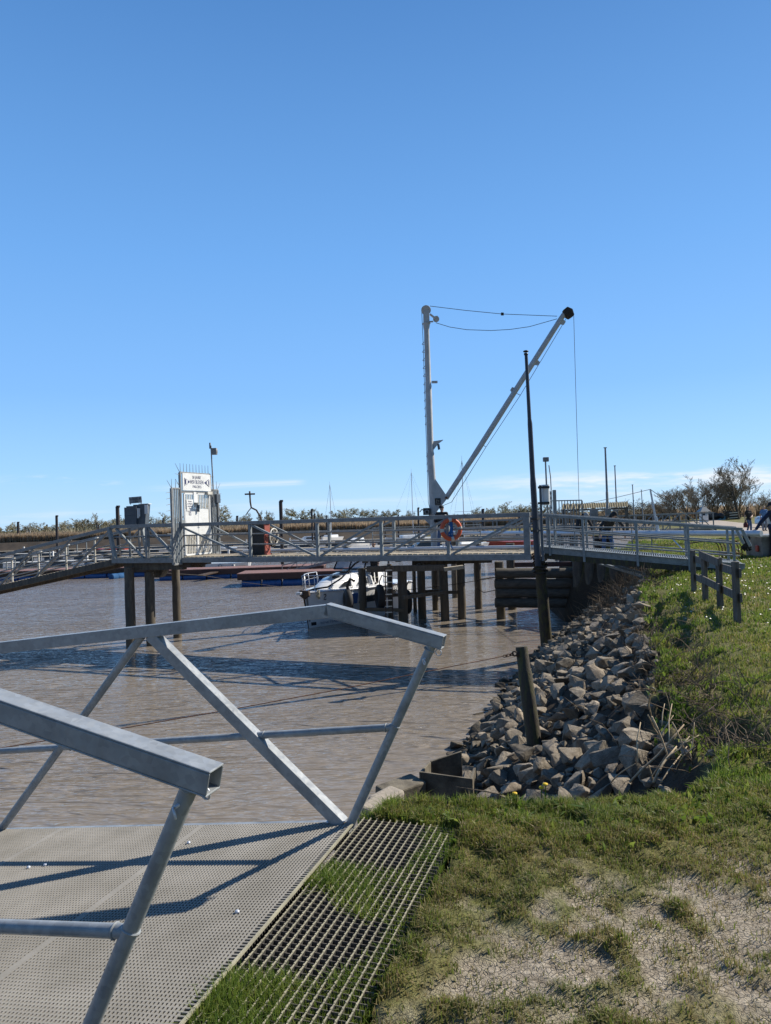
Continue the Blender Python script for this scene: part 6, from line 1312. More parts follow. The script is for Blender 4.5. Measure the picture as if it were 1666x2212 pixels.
# ------------------------------------------------------------------ trees
def grow_tree(seed, H, stems=1, spread=0.5, lv=5, kids=(4, 4, 4, 4), twig_r=0.010, lean=0.08, up=0.25, buds=0, bud_size=0.05, base_r=None):
    rg = random.Random(seed); tr, cr_ = MB(), MB(); base_r = base_r or H * 0.018; tips = []
    def branch(p, d, L, r, level):
        segs = 4 if level < 2 else (3 if level < lv - 1 else 2); pts = [p.copy()]; q = p.copy(); dd = d.copy()
        for k in range(segs):
            dd = (dd + Vector((rg.gauss(0, 0.13), rg.gauss(0, 0.13), rg.gauss(0, 0.08) + up * 0.22))).normalized(); q = q + dd * L / segs; pts.append(q.copy())
        rad = [max(twig_r * 0.5, r * (1 - 0.62 * k / segs)) for k in range(segs + 1)]
        (tr if level < 2 else cr_).path(pts, rad, 8 if level == 0 else (5 if level == 1 else 3), level < 2)
        if level >= lv - 1: tips.extend(pts[1:]); return
        n = kids[min(level, len(kids) - 1)]
        for k in range(n):
            f = (0.35 if level == 0 else 0.2) + (0.65 if level == 0 else 0.8) * (k + rg.random()) / n; i = min(int(f * segs), segs - 1); pp = pts[i].lerp(pts[i + 1], f * segs - i); a = rg.uniform(0, 6.28); side = Vector((math.cos(a), math.sin(a), 0))
            ang = rg.uniform(0.35, 0.85) * (1 + spread * 0.5); nd = ((pts[i + 1] - pts[i]).normalized() * math.cos(ang) + side * math.sin(ang) + Vector((0, 0, up * 0.4))).normalized()
            branch(pp, nd, L * rg.uniform(0.45, 0.72) * (1.0 - 0.25 * f), max(twig_r, r * 0.55 * (1 - 0.4 * f)), level + 1)
    for s in range(stems):
        a = 2 * math.pi * s / stems + rg.uniform(-.5, .5); k = 0 if stems == 1 else spread * rg.uniform(0.3, 0.9); d = Vector((math.cos(a) * k + rg.gauss(0, lean), math.sin(a) * k + rg.gauss(0, lean), 1)).normalized()
        branch(Vector((math.cos(a) * 0.06 * H * (stems > 1), math.sin(a) * 0.06 * H * (stems > 1), -0.2)), d, H * (0.62 if stems == 1 else rg.uniform(0.5, 0.68)), base_r * (1 if stems == 1 else 0.62), 0)
    for p in (tips if not buds else rg.sample(tips * (1 + buds // max(1, len(tips))), min(buds, len(tips) * (1 + buds // max(1, len(tips)))))) if buds else []:
        c = p + Vector((rg.gauss(0, bud_size), rg.gauss(0, bud_size), rg.gauss(0, bud_size))); u_ = Vector((rg.gauss(0, 1), rg.gauss(0, 1), rg.gauss(0, 1))).normalized() * bud_size; v_ = u_.orthogonal().normalized() * bud_size * 0.5; cr_.add([c - u_, c + v_, c + u_, c - v_], [(0, 1, 2, 3)])
    zs = max(p[2] for p in cr_.v); k = H / zs
    for m_ in (tr, cr_): m_.v = [(p[0] * k, p[1] * k, p[2] * k if p[2] > 0 else p[2]) for p in m_.v]
    return tr, cr_
class Proto: pass
def tree_proto(tr, cr_, mt, mc):
    pr = Proto()
    def mesh(mb, nm, m):
        me = bpy.data.meshes.new(nm); me.from_pydata(mb.v, [], mb.f); me.update(); me.materials.append(M[m]); return me
    pr.t, pr.c = mesh(tr, 'trunk', mt), mesh(cr_, 'crown', mc); return pr
def place_tree(pr, name, loc, H, rot, label, group, sx=1.0, cat='tree'):
    t = thing(name, loc, label, cat, group); t.rotation_euler.z = rot; t.scale = (H * sx, H * sx, H)
    for nm, me in (('trunk', pr.t), ('crown', pr.c)): o = bpy.data.objects.new(nm, me); COL.objects.link(o); o.parent = t
    return t
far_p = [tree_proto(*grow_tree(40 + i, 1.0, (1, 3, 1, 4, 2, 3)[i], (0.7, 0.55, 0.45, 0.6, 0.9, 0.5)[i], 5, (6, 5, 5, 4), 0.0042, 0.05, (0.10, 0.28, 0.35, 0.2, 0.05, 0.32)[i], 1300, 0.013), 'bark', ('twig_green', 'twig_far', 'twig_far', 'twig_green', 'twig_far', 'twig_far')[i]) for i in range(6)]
rg = random.Random(15)
FT = []   # px, top py, distance, kind, width factor
for px, ty, d, k, w in ((-30, 1128, 160, 1, 1), (12, 1127, 162, 3, 1.2), (48, 1127, 158, 4, 1.3), (82, 1128, 160, 1, 1.4), (118, 1124, 163, 3, 1.7), (140, 1130, 158, 4, 1.3), (165, 1120, 165, 5, 0.9), (187, 1106, 168, 5, 1.0), (212, 1117, 163, 1, 1.2), (238, 1112, 165, 3, 1.2), (262, 1118, 160, 1, 1.1), (300, 1115, 166, 5, 1.2),
     (340, 1106, 166, 3, 1.1), (362, 1112, 164, 1, 0.9), (481, 1085, 150, 0, 1.05), (508, 1112, 165, 1, 1), (530, 1105, 168, 5, 0.8), (552, 1103, 168, 2, 0.8), (575, 1104, 166, 5, 0.9), (592, 1101, 168, 2, 0.8), (616, 1103, 166, 5, 0.7), (648, 1097, 158, 0, 1.45), (692, 1095, 166, 5, 0.8), (716, 1112, 163, 1, 0.9), (734, 1102, 166, 0, 0.9), (752, 1096, 164, 0, 1.05),
     (776, 1098, 166, 2, 0.9), (800, 1097, 164, 0, 1.4), (822, 1100, 164, 4, 1.2), (840, 1100, 163, 0, 1.1), (872, 1103, 166, 5, 1), (884, 1100, 166, 5, 0.9), (1012, 1108, 160, 1, 1.3), (1024, 1094, 158, 3, 1.4), (1048, 1100, 166, 1, 1.2), (1064, 1094, 166, 2, 0.9), (1084, 1094, 166, 5, 1.0), (1099, 1092, 163, 3, 1.1), (1114, 1081, 158, 3, 1.35), (1130, 1090, 160, 4, 1.2), (1160, 1088, 162, 3, 1.2)):
    FT.append((px, ty, d, k, w))
tnames = ['bare bushy tree at the left edge of the far bank', 'budding green shrub tree second from the left on the far bank', 'round bare shrub tree behind the white rung ladder', 'low bare shrub left of the tall black pile', 'broad bare shrub over the tall black pile near the ramp', 'bare shrub just right of the tall black pile near the ramp', 'slim bare tree left of the tallest one over the ramp', 'tallest slim bare tree over the sloping ramp', 'bare tree right of the tallest one over the ramp', 'budding tree left of the slate cabinets', 'bare tree hidden behind the slate cabinets', 'bare tree just right of the slate cabinets', 'budding tree left of the spiked gate', 'bare tree touching the spiked gate from the left', 'big bare tree close behind the right wing of the spiked gate', 'low bare tree right of the big one by the gate', 'slim bare tree left of the crossbar pole', 'slim bare tree just right of the crossbar pole', 'bare tree between the crossbar pole and the tallest black pile', 'thin bare tree left of the tallest black pile', 'thin bare tree right of the tallest black pile', 'round wide budding tree left of the paired piles', 'tall thin bare tree behind the paired piles', 'low bare tree behind the far sailing boat mast', 'budding tree just right of the far sailing boat mast', 'round budding tree second right of the far sailing boat mast', 'narrow bare tree left of the wide tree clump', 'wide budding tree of the clump midway between the two sailing masts', 'flat bare tree in the clump midway between the two sailing masts', 'budding tree at the right end of the clump', 'bare tree left of the tall sailing mast', 'bare tree behind the tall sailing mast', 'bare shrub at the foot of the spreader mast', 'green budding tree right of the spreader mast', 'bare shrub by the square topped black pile', 'slim bare tree right of the square topped black pile', 'bare tree left of the big round budding tree', 'budding tree touching the big round one', 'big round budding tree left of the flagpole', 'bare tree behind the flagpole', 'budding tree behind the white half pipe']
for i, (px, ty, d, k, w) in enumerate(FT):
    tp = at(px, ty, d); zb = -1.3; H = max(2.2, tp.z - zb); place_tree(far_p[k], 'bank_tree', (tp.x, d, zb), H, rg.uniform(0, 6.28), tnames[i] if i < len(tnames) else 'bare tree on the far bank', 'bare trees on the far bank', w)
# a low far thicket that reads as one mass
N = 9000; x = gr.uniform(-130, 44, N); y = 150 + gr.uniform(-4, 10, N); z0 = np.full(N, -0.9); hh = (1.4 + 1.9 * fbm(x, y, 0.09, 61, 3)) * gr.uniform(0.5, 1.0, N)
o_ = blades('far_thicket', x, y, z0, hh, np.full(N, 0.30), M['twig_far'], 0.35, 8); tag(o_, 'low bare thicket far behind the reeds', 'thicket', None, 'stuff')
# reed belt
rm, n, l, b = newmat('dry_reeds'); geo = n.new('ShaderNodeNewGeometry'); r = ramp(n, l, geo.outputs['Random Per Island'], [(0.0, (0.28, 0.205, 0.13)), (0.5, (0.40, 0.305, 0.205)), (1.0, (0.52, 0.42, 0.30))]); t = noise(n, l, geo.outputs['Position'], 0.12, 3); r2 = ramp(n, l, t.outputs[0], [(0.3, 0.75), (0.7, 1.12)]); x_ = n.new('ShaderNodeMix'); x_.data_type = 'RGBA'; x_.blend_type = 'MULTIPLY'; x_.inputs[0].default_value = 1; l.new(r.outputs[0], x_.inputs[6]); l.new(r2.outputs[0], x_.inputs[7]); l.new(x_.outputs[2], b.inputs['Base Color']); b.inputs['Roughness'].default_value = 0.9; tr_ = n.new('ShaderNodeBsdfTranslucent'); l.new(x_.outputs[2], tr_.inputs['Color']); ms = n.new('ShaderNodeMixShader'); ms.inputs[0].default_value = 0.5; l.new(b.outputs[0], ms.inputs[1]); l.new(tr_.outputs[0], ms.inputs[2]); l.new(ms.outputs[0], n['Material Output'].inputs['Surface'])
N = 52000; x = gr.uniform(-125, 58, N); by = np.interp(x, [-420, -120, -40, 30, 60], [118, 122, 126, 132, 141]); y = by + 1.2 + 9 * gr.rand(N) ** 1.6; z0 = height(x, y); hh = (1.45 + 0.8 * fbm(x, y, 0.13, 71, 3)) * gr.uniform(0.75, 1.05, N) * np.where(y > by + 3, 1, 0.85)
tag(blades('reeds', x, y, z0, hh, gr.uniform(0.10, 0.22, N), rm, 0.12, 9), 'belt of dry tan reeds along the far bank', 'reeds', None, 'stuff')
N = 7000; x = gr.uniform(28, 78, N); y = np.interp(x, [28, 40, 52, 68, 78], [100, 110, 112, 108, 106]) + gr.uniform(0, 7, N); z0 = height(x, y); ok = sdist(x, y) < 0.5; x, y, z0 = x[ok], y[ok], z0[ok]
tag(blades('dry_hedge_reeds', x, y, z0, gr.uniform(1.2, 2.6, len(x)), gr.uniform(0.08, 0.16, len(x)), rm, 0.16, 10), 'rust brown dry reeds under the right hand trees', 'reeds', None, 'stuff')
# dark mud face under the reeds
mb = MB(); pts = [(-420, 117.2), (-120, 121.2), (-40, 125.2), (30, 131.2), (59, 139.6)]
for i in range(len(pts) - 1):
    nn_ = 14
    for k in range(nn_):
        a = [pts[i][j] + (pts[i + 1][j] - pts[i][j]) * k / nn_ for j in (0, 1)]; c = [pts[i][j] + (pts[i + 1][j] - pts[i][j]) * (k + 1) / nn_ for j in (0, 1)]; rg2 = random.Random(k * 7 + i); mb.add([(a[0], a[1] - 1.8, WATER_Z - 0.2), (c[0], c[1] - 1.8, WATER_Z - 0.2), (c[0], c[1] + 0.9, -0.85), (a[0], a[1] + 0.9, -0.85)], [(0, 1, 2, 3)])
tag(mb.build('mud_bank', 'mud'), kind='structure')

# big bare trees on the right
near_p = [tree_proto(*grow_tree(70 + i, 1.0, (2, 1, 4, 3)[i], (0.35, 0.5, 0.6, 0.7)[i], 6, (6, 5, 4, 4, 3), 0.0018, 0.06, (0.30, 0.26, 0.24, 0.2)[i], 0 if i else 700, 0.010, 0.022), 'bark', 'twig') for i in range(4)]
RT = [(1576, 988, 1124, 96, 0, 0.85, 'tallest bare tree of the right hand group, with a dark trunk'), (1596, 997, 1124, 92, 1, 1.0, 'bare tree at the right of the tallest one, above the two walkers'), (1548, 1020, 1124, 97, 2, 0.9, 'bare many stemmed tree just left of the tallest right hand tree'), (1516, 1024, 1124, 99, 2, 0.95, 'bare many stemmed tree above the little white roofed hut'), (1476, 1035, 1125, 97, 2, 1.0, 'spreading bare shrub tree left of the white roofed hut'), (1627, 1046, 1122, 100, 3, 0.9, 'lower bare tree at the right edge behind the car'), (1655, 1062, 1122, 104, 3, 0.9, 'small bare tree farthest right'),
      (1446, 1066, 1126, 102, 3, 1.1, 'low bare bush right of the slanting spreader'), (1420, 1070, 1126, 108, 3, 1.2, 'low bare bush behind the slanting spreader'), (1394, 1074, 1127, 112, 2, 1.3, 'low bare bush left of the slanting spreader'), (1366, 1078, 1128, 112, 3, 1.3, 'bare bush right of the corrugated shelter'), (1326, 1083, 1128, 114, 2, 1.3, 'bare bush behind the right half of the corrugated shelter'), (1284, 1086, 1129, 114, 3, 1.4, 'bare bush behind the middle of the corrugated shelter'), (1240, 1086, 1130, 112, 2, 1.4, 'bare bush behind the barred panel'), (1204, 1088, 1131, 112, 3, 1.4, 'bare bush left of the barred panel')]
for i, (px, ty, by_, d, k, w, lab) in enumerate(RT):
    tp = at(px, ty, d); zb = -0.5; place_tree(near_p[k], 'bare_tree', (tp.x, d, zb), tp.z - zb, rg.uniform(0, 6.28), lab, 'bare trees on the right', w)
def leaf_clump(mb, c, rx, ry, rz, n, size, rg):
    for k in range(n):
        p = Vector((rg.gauss(0, 0.5) * rx, rg.gauss(0, 0.5) * ry, rg.gauss(0, 0.5) * rz)) + c; u_ = Vector((rg.gauss(0, 1), rg.gauss(0, 1), rg.gauss(0, 1))).normalized() * size; v_ = u_.orthogonal().normalized() * size * 0.6; mb.add([p - u_, p + v_, p + u_, p - v_], [(0, 1, 2, 3)])
iv = MB(); c = at(1571, 1085, 95.5)
for k in range(6): leaf_clump(iv, Vector((c.x + rg.uniform(-.5, .5), c.y, c.z - 2.0 + k * 0.8)), 0.7, 0.6, 0.6, 130, 0.10, rg)
leaf_clump(iv, at(1588, 1070, 94), 1.0, 0.8, 1.2, 160, 0.10, rg)
solo(iv, 'ivy', 'ivy', 'dark ivy climbing the tallest right hand tree', 'ivy')
iv = MB(); c = at(1372, 1100, 106); leaf_clump(iv, c, 2.2, 1, 1.2, 500, 0.10, rg); solo(iv, 'evergreen_bush', 'ivy', 'dark green bush right of the shelter', 'bush')

# heap, hut, car and other things by the trees
hp = thing('brushwood_heap', on(1560, 1127, -0.35), 'dark heap of tarpaulin and brushwood with pale boards under the right hand trees', 'heap')
mb = MB(); c = at(1545, 1118, 93)
for k in range(14): mb.ball(c + Vector((rg.uniform(-1.1, 1.1), rg.uniform(-.5, .5), rg.uniform(-0.5, 0.35))), rg.uniform(0.4, 0.75), 0.5, rg.uniform(0.3, 0.55), 9, 6)
mb.build('tarpaulin', 'black', hp, True)
mb = MB(); c2_ = at(1583, 1117, 93)
for k in range(60): mb.bar(c2_ + Vector((rg.uniform(-1.3, 1.2), rg.uniform(-.4, .3), -0.6 + 0.03 * k * 0.8)), c2_ + Vector((rg.uniform(-1.2, 1.3), rg.uniform(-.4, .3), -0.6 + 0.03 * k * 0.8)), 0.12, 0.10)
mb.build('stacked_wood', 'pile', hp)
mb = MB()
for z in (-0.1, 0.25, 0.55): mb.bar(c2_ + Vector((-0.7, -0.6, z)), c2_ + Vector((0.35, -0.6, z + 0.05)), 0.03, 0.09)
mb.build('pale_boards', 'dirty_white', hp)
mb = MB(); mb.add([at(1535, 1129, 92), at(1568, 1127, 92), at(1567, 1114, 92.4), at(1549, 1123, 92.2)], [(0, 1, 2, 3)]); mb.build('teal_sheet', 'greenish', hp)
ht = thing('garden_fireplace', on(1521, 1129, -0.35), 'little white fireplace hut with pyramid roof and thin chimney beside the dark heap', 'fireplace')
hb = on(1521, 1129, -0.36); mb = MB()
mb.box((hb.x, hb.y, -0.36 + 0.42), (0.78, 0.7, 0.84)); 
for dx in (-0.34, 0.34): mb.box((hb.x + dx, hb.y, -0.36 + 1.06), (0.1, 0.6, 0.46))
mb.build('body', 'white', ht, bevel=0.03)
mb = MB(); z = 0.92; mb.add([(hb.x - .62, hb.y - .6, z), (hb.x + .62, hb.y - .6, z), (hb.x + .62, hb.y + .6, z), (hb.x - .62, hb.y + .6, z), (hb.x - .15, hb.y - .15, z + .55), (hb.x + .15, hb.y - .15, z + .55), (hb.x + .15, hb.y + .15, z + .55), (hb.x - .15, hb.y + .15, z + .55)], [(3, 2, 1, 0), (0, 1, 5, 4), (1, 2, 6, 5), (2, 3, 7, 6), (3, 0, 4, 7), (4, 5, 6, 7)]); mb.build('roof', 'galv_light', ht)
mb = MB(); mb.tube((hb.x - 0.05, hb.y, 1.4), (hb.x - 0.05, hb.y, 2.2), 0.09, n=8); mb.build('chimney', 'galv_light', ht, 'auto')
cb_ = on(1690, 1138, -0.34); cb_ = Vector((32.2, 57, -0.34)); car = thing('parked_car', cb_, 'pale silver estate car, only its front showing at the right edge', 'car')
def cp(x, y, z): return cb_ + Vector((x, y, z))
prof = [(-2.2, 0.30), (-2.2, 0.70), (-2.05, 0.92), (-1.2, 1.05), (-0.55, 1.58), (0.3, 1.66), (1.6, 1.62), (2.1, 1.10), (2.2, 0.6), (2.15, 0.30)]
mb = MB(); mb.prism([cp(x, -0.85, z) for x, z in prof], (0, 1.7, 0)); body = mb.build('body', 'carpaint', car, 'auto', 0.06)
mb = MB(); mb.prism([cp(x, -0.865, z) for x, z in ((-1.02, 1.08), (-0.5, 1.50), (0.15, 1.56), (0.15, 1.08))], (0, 0.01, 0)); mb.prism([cp(x, -0.865, z) for x, z in ((0.25, 1.08), (0.25, 1.56), (1.4, 1.54), (1.8, 1.1))], (0, 0.01, 0)); mb.add([cp(-1.17, -0.72, 1.09), cp(-1.17, 0.72, 1.09), cp(-0.58, 0.66, 1.59), cp(-0.58, -0.66, 1.59)], [(3, 2, 1, 0)]); mb.build('window', 'tint', car)
for x in (-1.4, 1.4):
    for y in (-0.84, 0.62): mb = MB(); mb.tube(cp(x, y - 0.02, 0.32), cp(x, y + 0.22, 0.32), 0.33, n=24); w_ = mb.build('wheel', 'rubber', car, 'auto'); mb = MB(); mb.tube(cp(x, y - 0.03, 0.32), cp(x, y, 0.32), 0.2, n=20); mb.build('rim', 'alu', w_, 'auto')
mb = MB(); mb.frame(cp(-2.13, -0.62, 0.78), (0.07, 0, 0), (0, 0.18, 0), (0, 0, 0.08)); mb.build('headlight', 'white', car, bevel=0.02); mb = MB(); mb.frame(cp(-2.13, 0.62, 0.78), (0.07, 0, 0), (0, 0.18, 0), (0, 0, 0.08)); mb.build('headlight', 'white', car, bevel=0.02)

# ------------------------------------------------------------------ piled jetty with shelter behind the landing ramp
pj = thing('piled_jetty', (12.5, 46, -0.2), 'dark piled jetty with lattice rails running behind the men and the lying mast', 'jetty')
JA, JB = at(985, 1150, 47), at(1530, 1150, 52); JA.z = JB.z = -0.12
mb = MB(); mb.bar(JA, JB, 1.8, 0.2); mb.build('deck', 'pile', pj)
for o, nm in ((-0.9, 'a'), (0.9, 'b')):
    mb = MB(); a = JA + Vector((0, o, 0)); c = JB + Vector((0, o, 0)); up_ = Vector((0, 0, 1.2)); mb.bar(a + up_, c + up_, 0.10, 0.10); mb.bar(a + up_ * 0.55, c + up_ * 0.55, 0.05, 0.05); mb.bar(a + up_ * 0.06, c + up_ * 0.06, 0.1, 0.12)
    n_ = 14
    for k in range(n_ + 1): p = a.lerp(c, k / n_); mb.bar(p, p + up_, 0.07, 0.07, (0, 1, 0))
    for k in range(n_): p, q_ = a.lerp(c, k / n_), a.lerp(c, (k + 1) / n_); mb.bar(*((p, q_ + up_) if k % 4 > 1 else (p + up_, q_)), 0.05, 0.06, (0, 1, 0))
    mb.build('lattice_rail', 'galv_old', pj)
for px, py, d in ((1212, 1184, 47.5), (1237, 1180, 47.8), (1243, 1170, 49.5), (1287, 1190, 48), (1295, 1190, 48.4), (1303, 1190, 48), (1315, 1188, 48.6)):
    b_ = at(px, 1160, d); mb = MB(); mb.tube((b_.x, d, WATER_Z - 1), (b_.x, d, -0.2), 0.19 if px != 1243 else 0.12, n=10); mb.build('pile', 'pile_steel', pj, 'auto')
sh = thing('shelter', at(1285, 1110, 48), 'open shelter with lichen grey corrugated roof behind the men', 'shelter')
ra, rb, rc_, rd = at(1214, 1100.5, 46.8), at(1356, 1095, 48.6), at(1357, 1083.5, 49.8), at(1216, 1088.5, 48.0); mb = MB(); vs = []; fs = []; n_ = 150
for k in range(n_ + 1):
    f = k / n_; o = 0.05 * math.sin(k * math.pi / 2.0); vs += [ra.lerp(rb, f) + Vector((0, -o * 0.5, o)), rd.lerp(rc_, f) + Vector((0, -o * 0.5, o))]
fs = [(2 * k, 2 * k + 2, 2 * k + 3, 2 * k + 1) for k in range(n_)]; mb.add(vs, fs); mb.build('corrugated_roof', 'corrug', sh)
for f in (0.02, 0.46, 0.98):
    for a, w in ((ra.lerp(rb, f), 0.16), (rd.lerp(rc_, f), 0.12)): mb = MB(); mb.bar(a, Vector((a.x, a.y, -0.1)), w, w, (1, 0, 0)); mb.build('post', 'fence', sh)
mb = MB(); mb.bar(ra + Vector((0, 0.1, -0.08)), rb + Vector((0, 0.1, -0.08)), 0.08, 0.10); mb.build('eaves_beam', 'fence', sh)
bx = thing('switch_box', at(1318, 1115, 47), 'small grey switch boxes on the jetty under the shelter roof', 'switch box'); mb = MB()
for px, py, w in ((1283, 1109, 0.5), (1314, 1108, 0.35), (1330, 1110, 0.3)): mb.frame(at(px, py, 46.8), (w / 2, 0, 0), (0, 0.1, 0), (0, 0, 0.28))
mb.bar(at(1314, 1112, 46.9), Vector((at(1314, 1112, 46.9).x, 46.9, -0.1)), 0.06, 0.06, (1, 0, 0)); mb.bar(at(1283, 1112, 46.9), Vector((at(1283, 1112, 46.9).x, 46.9, -0.1)), 0.06, 0.06, (1, 0, 0)); mb.bar(at(1330, 1112, 46.9), Vector((at(1330, 1112, 46.9).x, 46.9, -0.1)), 0.06, 0.06, (1, 0, 0)); mb.build('boxes', 'greymetal', bx, bevel=0.02)
bgp = thing('barred_panel', at(1222, 1140, 33), 'tall barred steel panel with square frame beside the white tide board', 'fence panel'); mb = MB(); d = 33
for k in range(12): px = 1189 + 6.2 * k; p = at(px, 1082.5 - 0.033 * 0 - k * 0.12, d); mb.bar((p.x, d, -0.4), (p.x, d, p.z), 0.035 if 0 < k < 11 else 0.07, 0.035, (0, 1, 0))
a, c = at(1189, 1082, d), at(1257, 1080.5, d); mb.bar(a, c, 0.05, 0.05); mb.bar(Vector((a.x, d, 0.9)), Vector((c.x, d, 0.9)), 0.05, 0.05); mb.build('bars', 'galv_old', bgp)
tb = thing('tide_board', at(1190, 1150, 31), 'steel post with white numbered tide board left of the barred panel', 'tide board'); p = at(1193.5, 1058.5, 31)
mb = MB(); mb.bar((p.x + 0.08, 31, -0.6), (p.x + 0.08, 31, p.z), 0.13, 0.13, (1, 0, 0)); mb.build('post', 'galv_old', tb)
mb = MB(); mb.box((p.x - 0.10, 30.95, p.z - 0.45), (0.13, 0.02, 0.82)); bo_ = mb.build('board', 'white', tb)
for k, s_ in enumerate(('9', '8', '7', '6')): text('lettering', s_, 'blackink', bo_, (p.x - 0.10, 30.932, p.z - 0.16 - 0.2 * k), (1, 0, 0), (0, 0, 1), 0.11)
mb = MB(); mb.path([at(1191, 1060, 31), at(1189.5, 1030, 31), at(1186, 1005, 31)], 0.022, 6); mb.build('aerial', 'galv_old', tb)
f2 = thing('floodlight_pole', at(1181, 1140, 30.5), 'slim pole with small square floodlight rising behind the white half pipe', 'floodlight'); mb = MB(); p0 = at(1183, 1100, 30.5); mb.path([(p0.x + 0.05, 30.5, -0.3), p0, at(1178.5, 995, 30.5)], 0.035, 8); mb.build('pole', 'galv_old', f2); mb = MB(); mb.frame(at(1179.3, 992.5, 30.5), (0.12, 0, 0.0), (0, 0.08, 0), (0, 0, 0.095)); mb.build('lamp_head', 'greymetal', f2, bevel=0.02)
# poles on the right
for (px, pt, pb_, d, r_, lab) in ((1310.5, 968, 1112, 47, 0.105, 'tall grey flagpole rising from the shelter'), (1330.5, 1007, 1120, 50, 0.07, 'thinner pole right of the tall grey flagpole'), (1368, 1048, 1125, 60, 0.07, 'first of two short thin poles right of the shelter'), (1387, 1059, 1125, 62, 0.06, 'second of two short thin poles right of the shelter')):
    a = at(px + 3, pb_, d); c = at(px - (pb_ - pt) * 0.02, pt, d); mb = MB(); lo = Vector((a.x, d, min(a.z, -0.2))); mid = lo.lerp(c, 0.5); mb.path([lo, mid, mid + (c - lo) * 0.004, c], [r_, r_ * 0.85, r_ * 0.7, r_ * 0.55], 8); mb.tube(c, c + Vector((0, 0, 0.05)), r_ * 1.1, n=8); solo(mb, 'pole', 'galv_old', lab, 'pole', None, 'auto')

# quay railing in front of the lying mast
qr = thing('quay_railing', (8.0, 25.9, -0.1), 'thin white tube railing along the quay edge between landing ramp and men', 'railing'); qa, qb, qc = at(1150, 1138.5, 25.9), at(1420, 1140, 24.6), None
for dz_, r_ in ((0, 0.028), (-0.38, 0.016), (-0.58, 0.016), (-0.76, 0.016)): mb = MB(); mb.tube(qa + Vector((0, 0, dz_)), qb + Vector((0, 0, dz_)), r_, n=8); mb.build('rail', 'galv_light', qr, 'auto')
for k in range(7): p = qa.lerp(qb, (k + 0.3) / 6.6); mb = MB(); mb.tube(Vector((p.x, p.y, -0.25)), p, 0.02, n=8); mb.build('post', 'galv_light', qr, 'auto')
cl2 = thing('platform_railing', (2.5, 26, 0.2), 'thin white tube railing along the crane platform behind the life ring', 'railing')
mb = MB()
for z in (0.55, 0.8, 1.1): mb.tube((-0.6, 30.9, z), (4.1, 30.9, z), 0.022, n=6)
for k in range(6): mb.tube((-0.6 + 0.94 * k, 30.9, -0.2), (-0.6 + 0.94 * k, 30.9, 1.12), 0.022, n=6)
mb.build('rails', 'galv_light', cl2)
# the unstepped mast
mt = thing('lying_mast', Vector((7, 27, 0.5)), 'long pale aluminium yacht mast lying level from the footbridge to the steel box', 'mast')
MA, MZ = at(1645, 1152.5, 21.2), at(962, 1151, 35); mb = MB(); mb.path([MA, MA.lerp(MZ, 0.5), MZ], 0.092, 18); mb.build('mast_tube', 'alu', mt, 'auto')
mb = MB()
for f in (0.03, 0.10, 0.17): c = MA.lerp(MZ, f) ; mb.frame(c + Vector((0, -0.085, -0.03)), (MZ - MA).normalized() * 0.10, Vector((0, 0.02, 0)), Vector((0, 0, 0.03)))
for f in (0.52, 0.60, 0.67): c = MA.lerp(MZ, f); mb.frame(c + Vector((-0.03, -0.08, -0.07)), (MZ - MA).normalized() * 0.11, Vector((0, 0.03, 0)), Vector((0, 0, 0.03)))
mb.build('fittings', 'greymetal', mt)
mb = MB(); tip = at(1405, 1057, 24.4); root = at(1423, 1158, 24.4); mb.tube(tip, root, 0.03, 0.045, 8); mb.tube(at(1417, 1116, 24.4), at(1424, 1158, 24.4), 0.05, 0.05, 8); tip2 = at(1500, 1213, 22.2); mb.tube(at(1446, 1157, 24.0), tip2, 0.022, 0.015, 6); mb.build('spreader', 'alu', mt, 'auto')
mb = MB(); mb.path([tip, at(1460, 1096, 23.8), at(1517, 1134, 23.2), at(1560, 1152, 22.4)], 0.012, 5); mb.path([tip, at(1330, 1075, 27), at(1240, 1093, 30)], 0.010, 5); mb.build('shroud', 'cream_rope', mt)
mb = MB(); mb.path([at(1300, 1160, 26.4), at(1420, 1178, 24.6), at(1540, 1168, 22.6), at(1600, 1160, 21.8)], 0.010, 5); mb.path([at(1380, 1183, 25), at(1480, 1176, 23.6), at(1560, 1163, 22.2)], 0.012, 5); mb.build('halyards', 'rope', mt)
mb = MB(); rg3 = random.Random(3); c = at(1612, 1170, 21.5)
for k in range(20): mb.path([c + Vector((rg3.uniform(-.12, .14), rg3.uniform(-.05, .05), 0.12 - j * 0.12 + rg3.uniform(-.05, .05))) for j in range(4)], 0.025, 5)
mb.build('rope_bundle', 'rubber', mt, True)
ts = thing('support_trestle', (3.4, 34.6, WATER_Z), 'dark pile with crossbar carrying the far end of the lying mast', 'trestle'); e = MZ.lerp(MA, 0.04); mb = MB(); mb.tube((e.x, e.y, WATER_Z - 1), (e.x, e.y, e.z - 0.2), 0.15, n=10); mb.bar((e.x - 0.5, e.y, e.z - 0.15), (e.x + 0.5, e.y, e.z - 0.15), 0.16, 0.11); mb.build('pile', 'pile', ts)
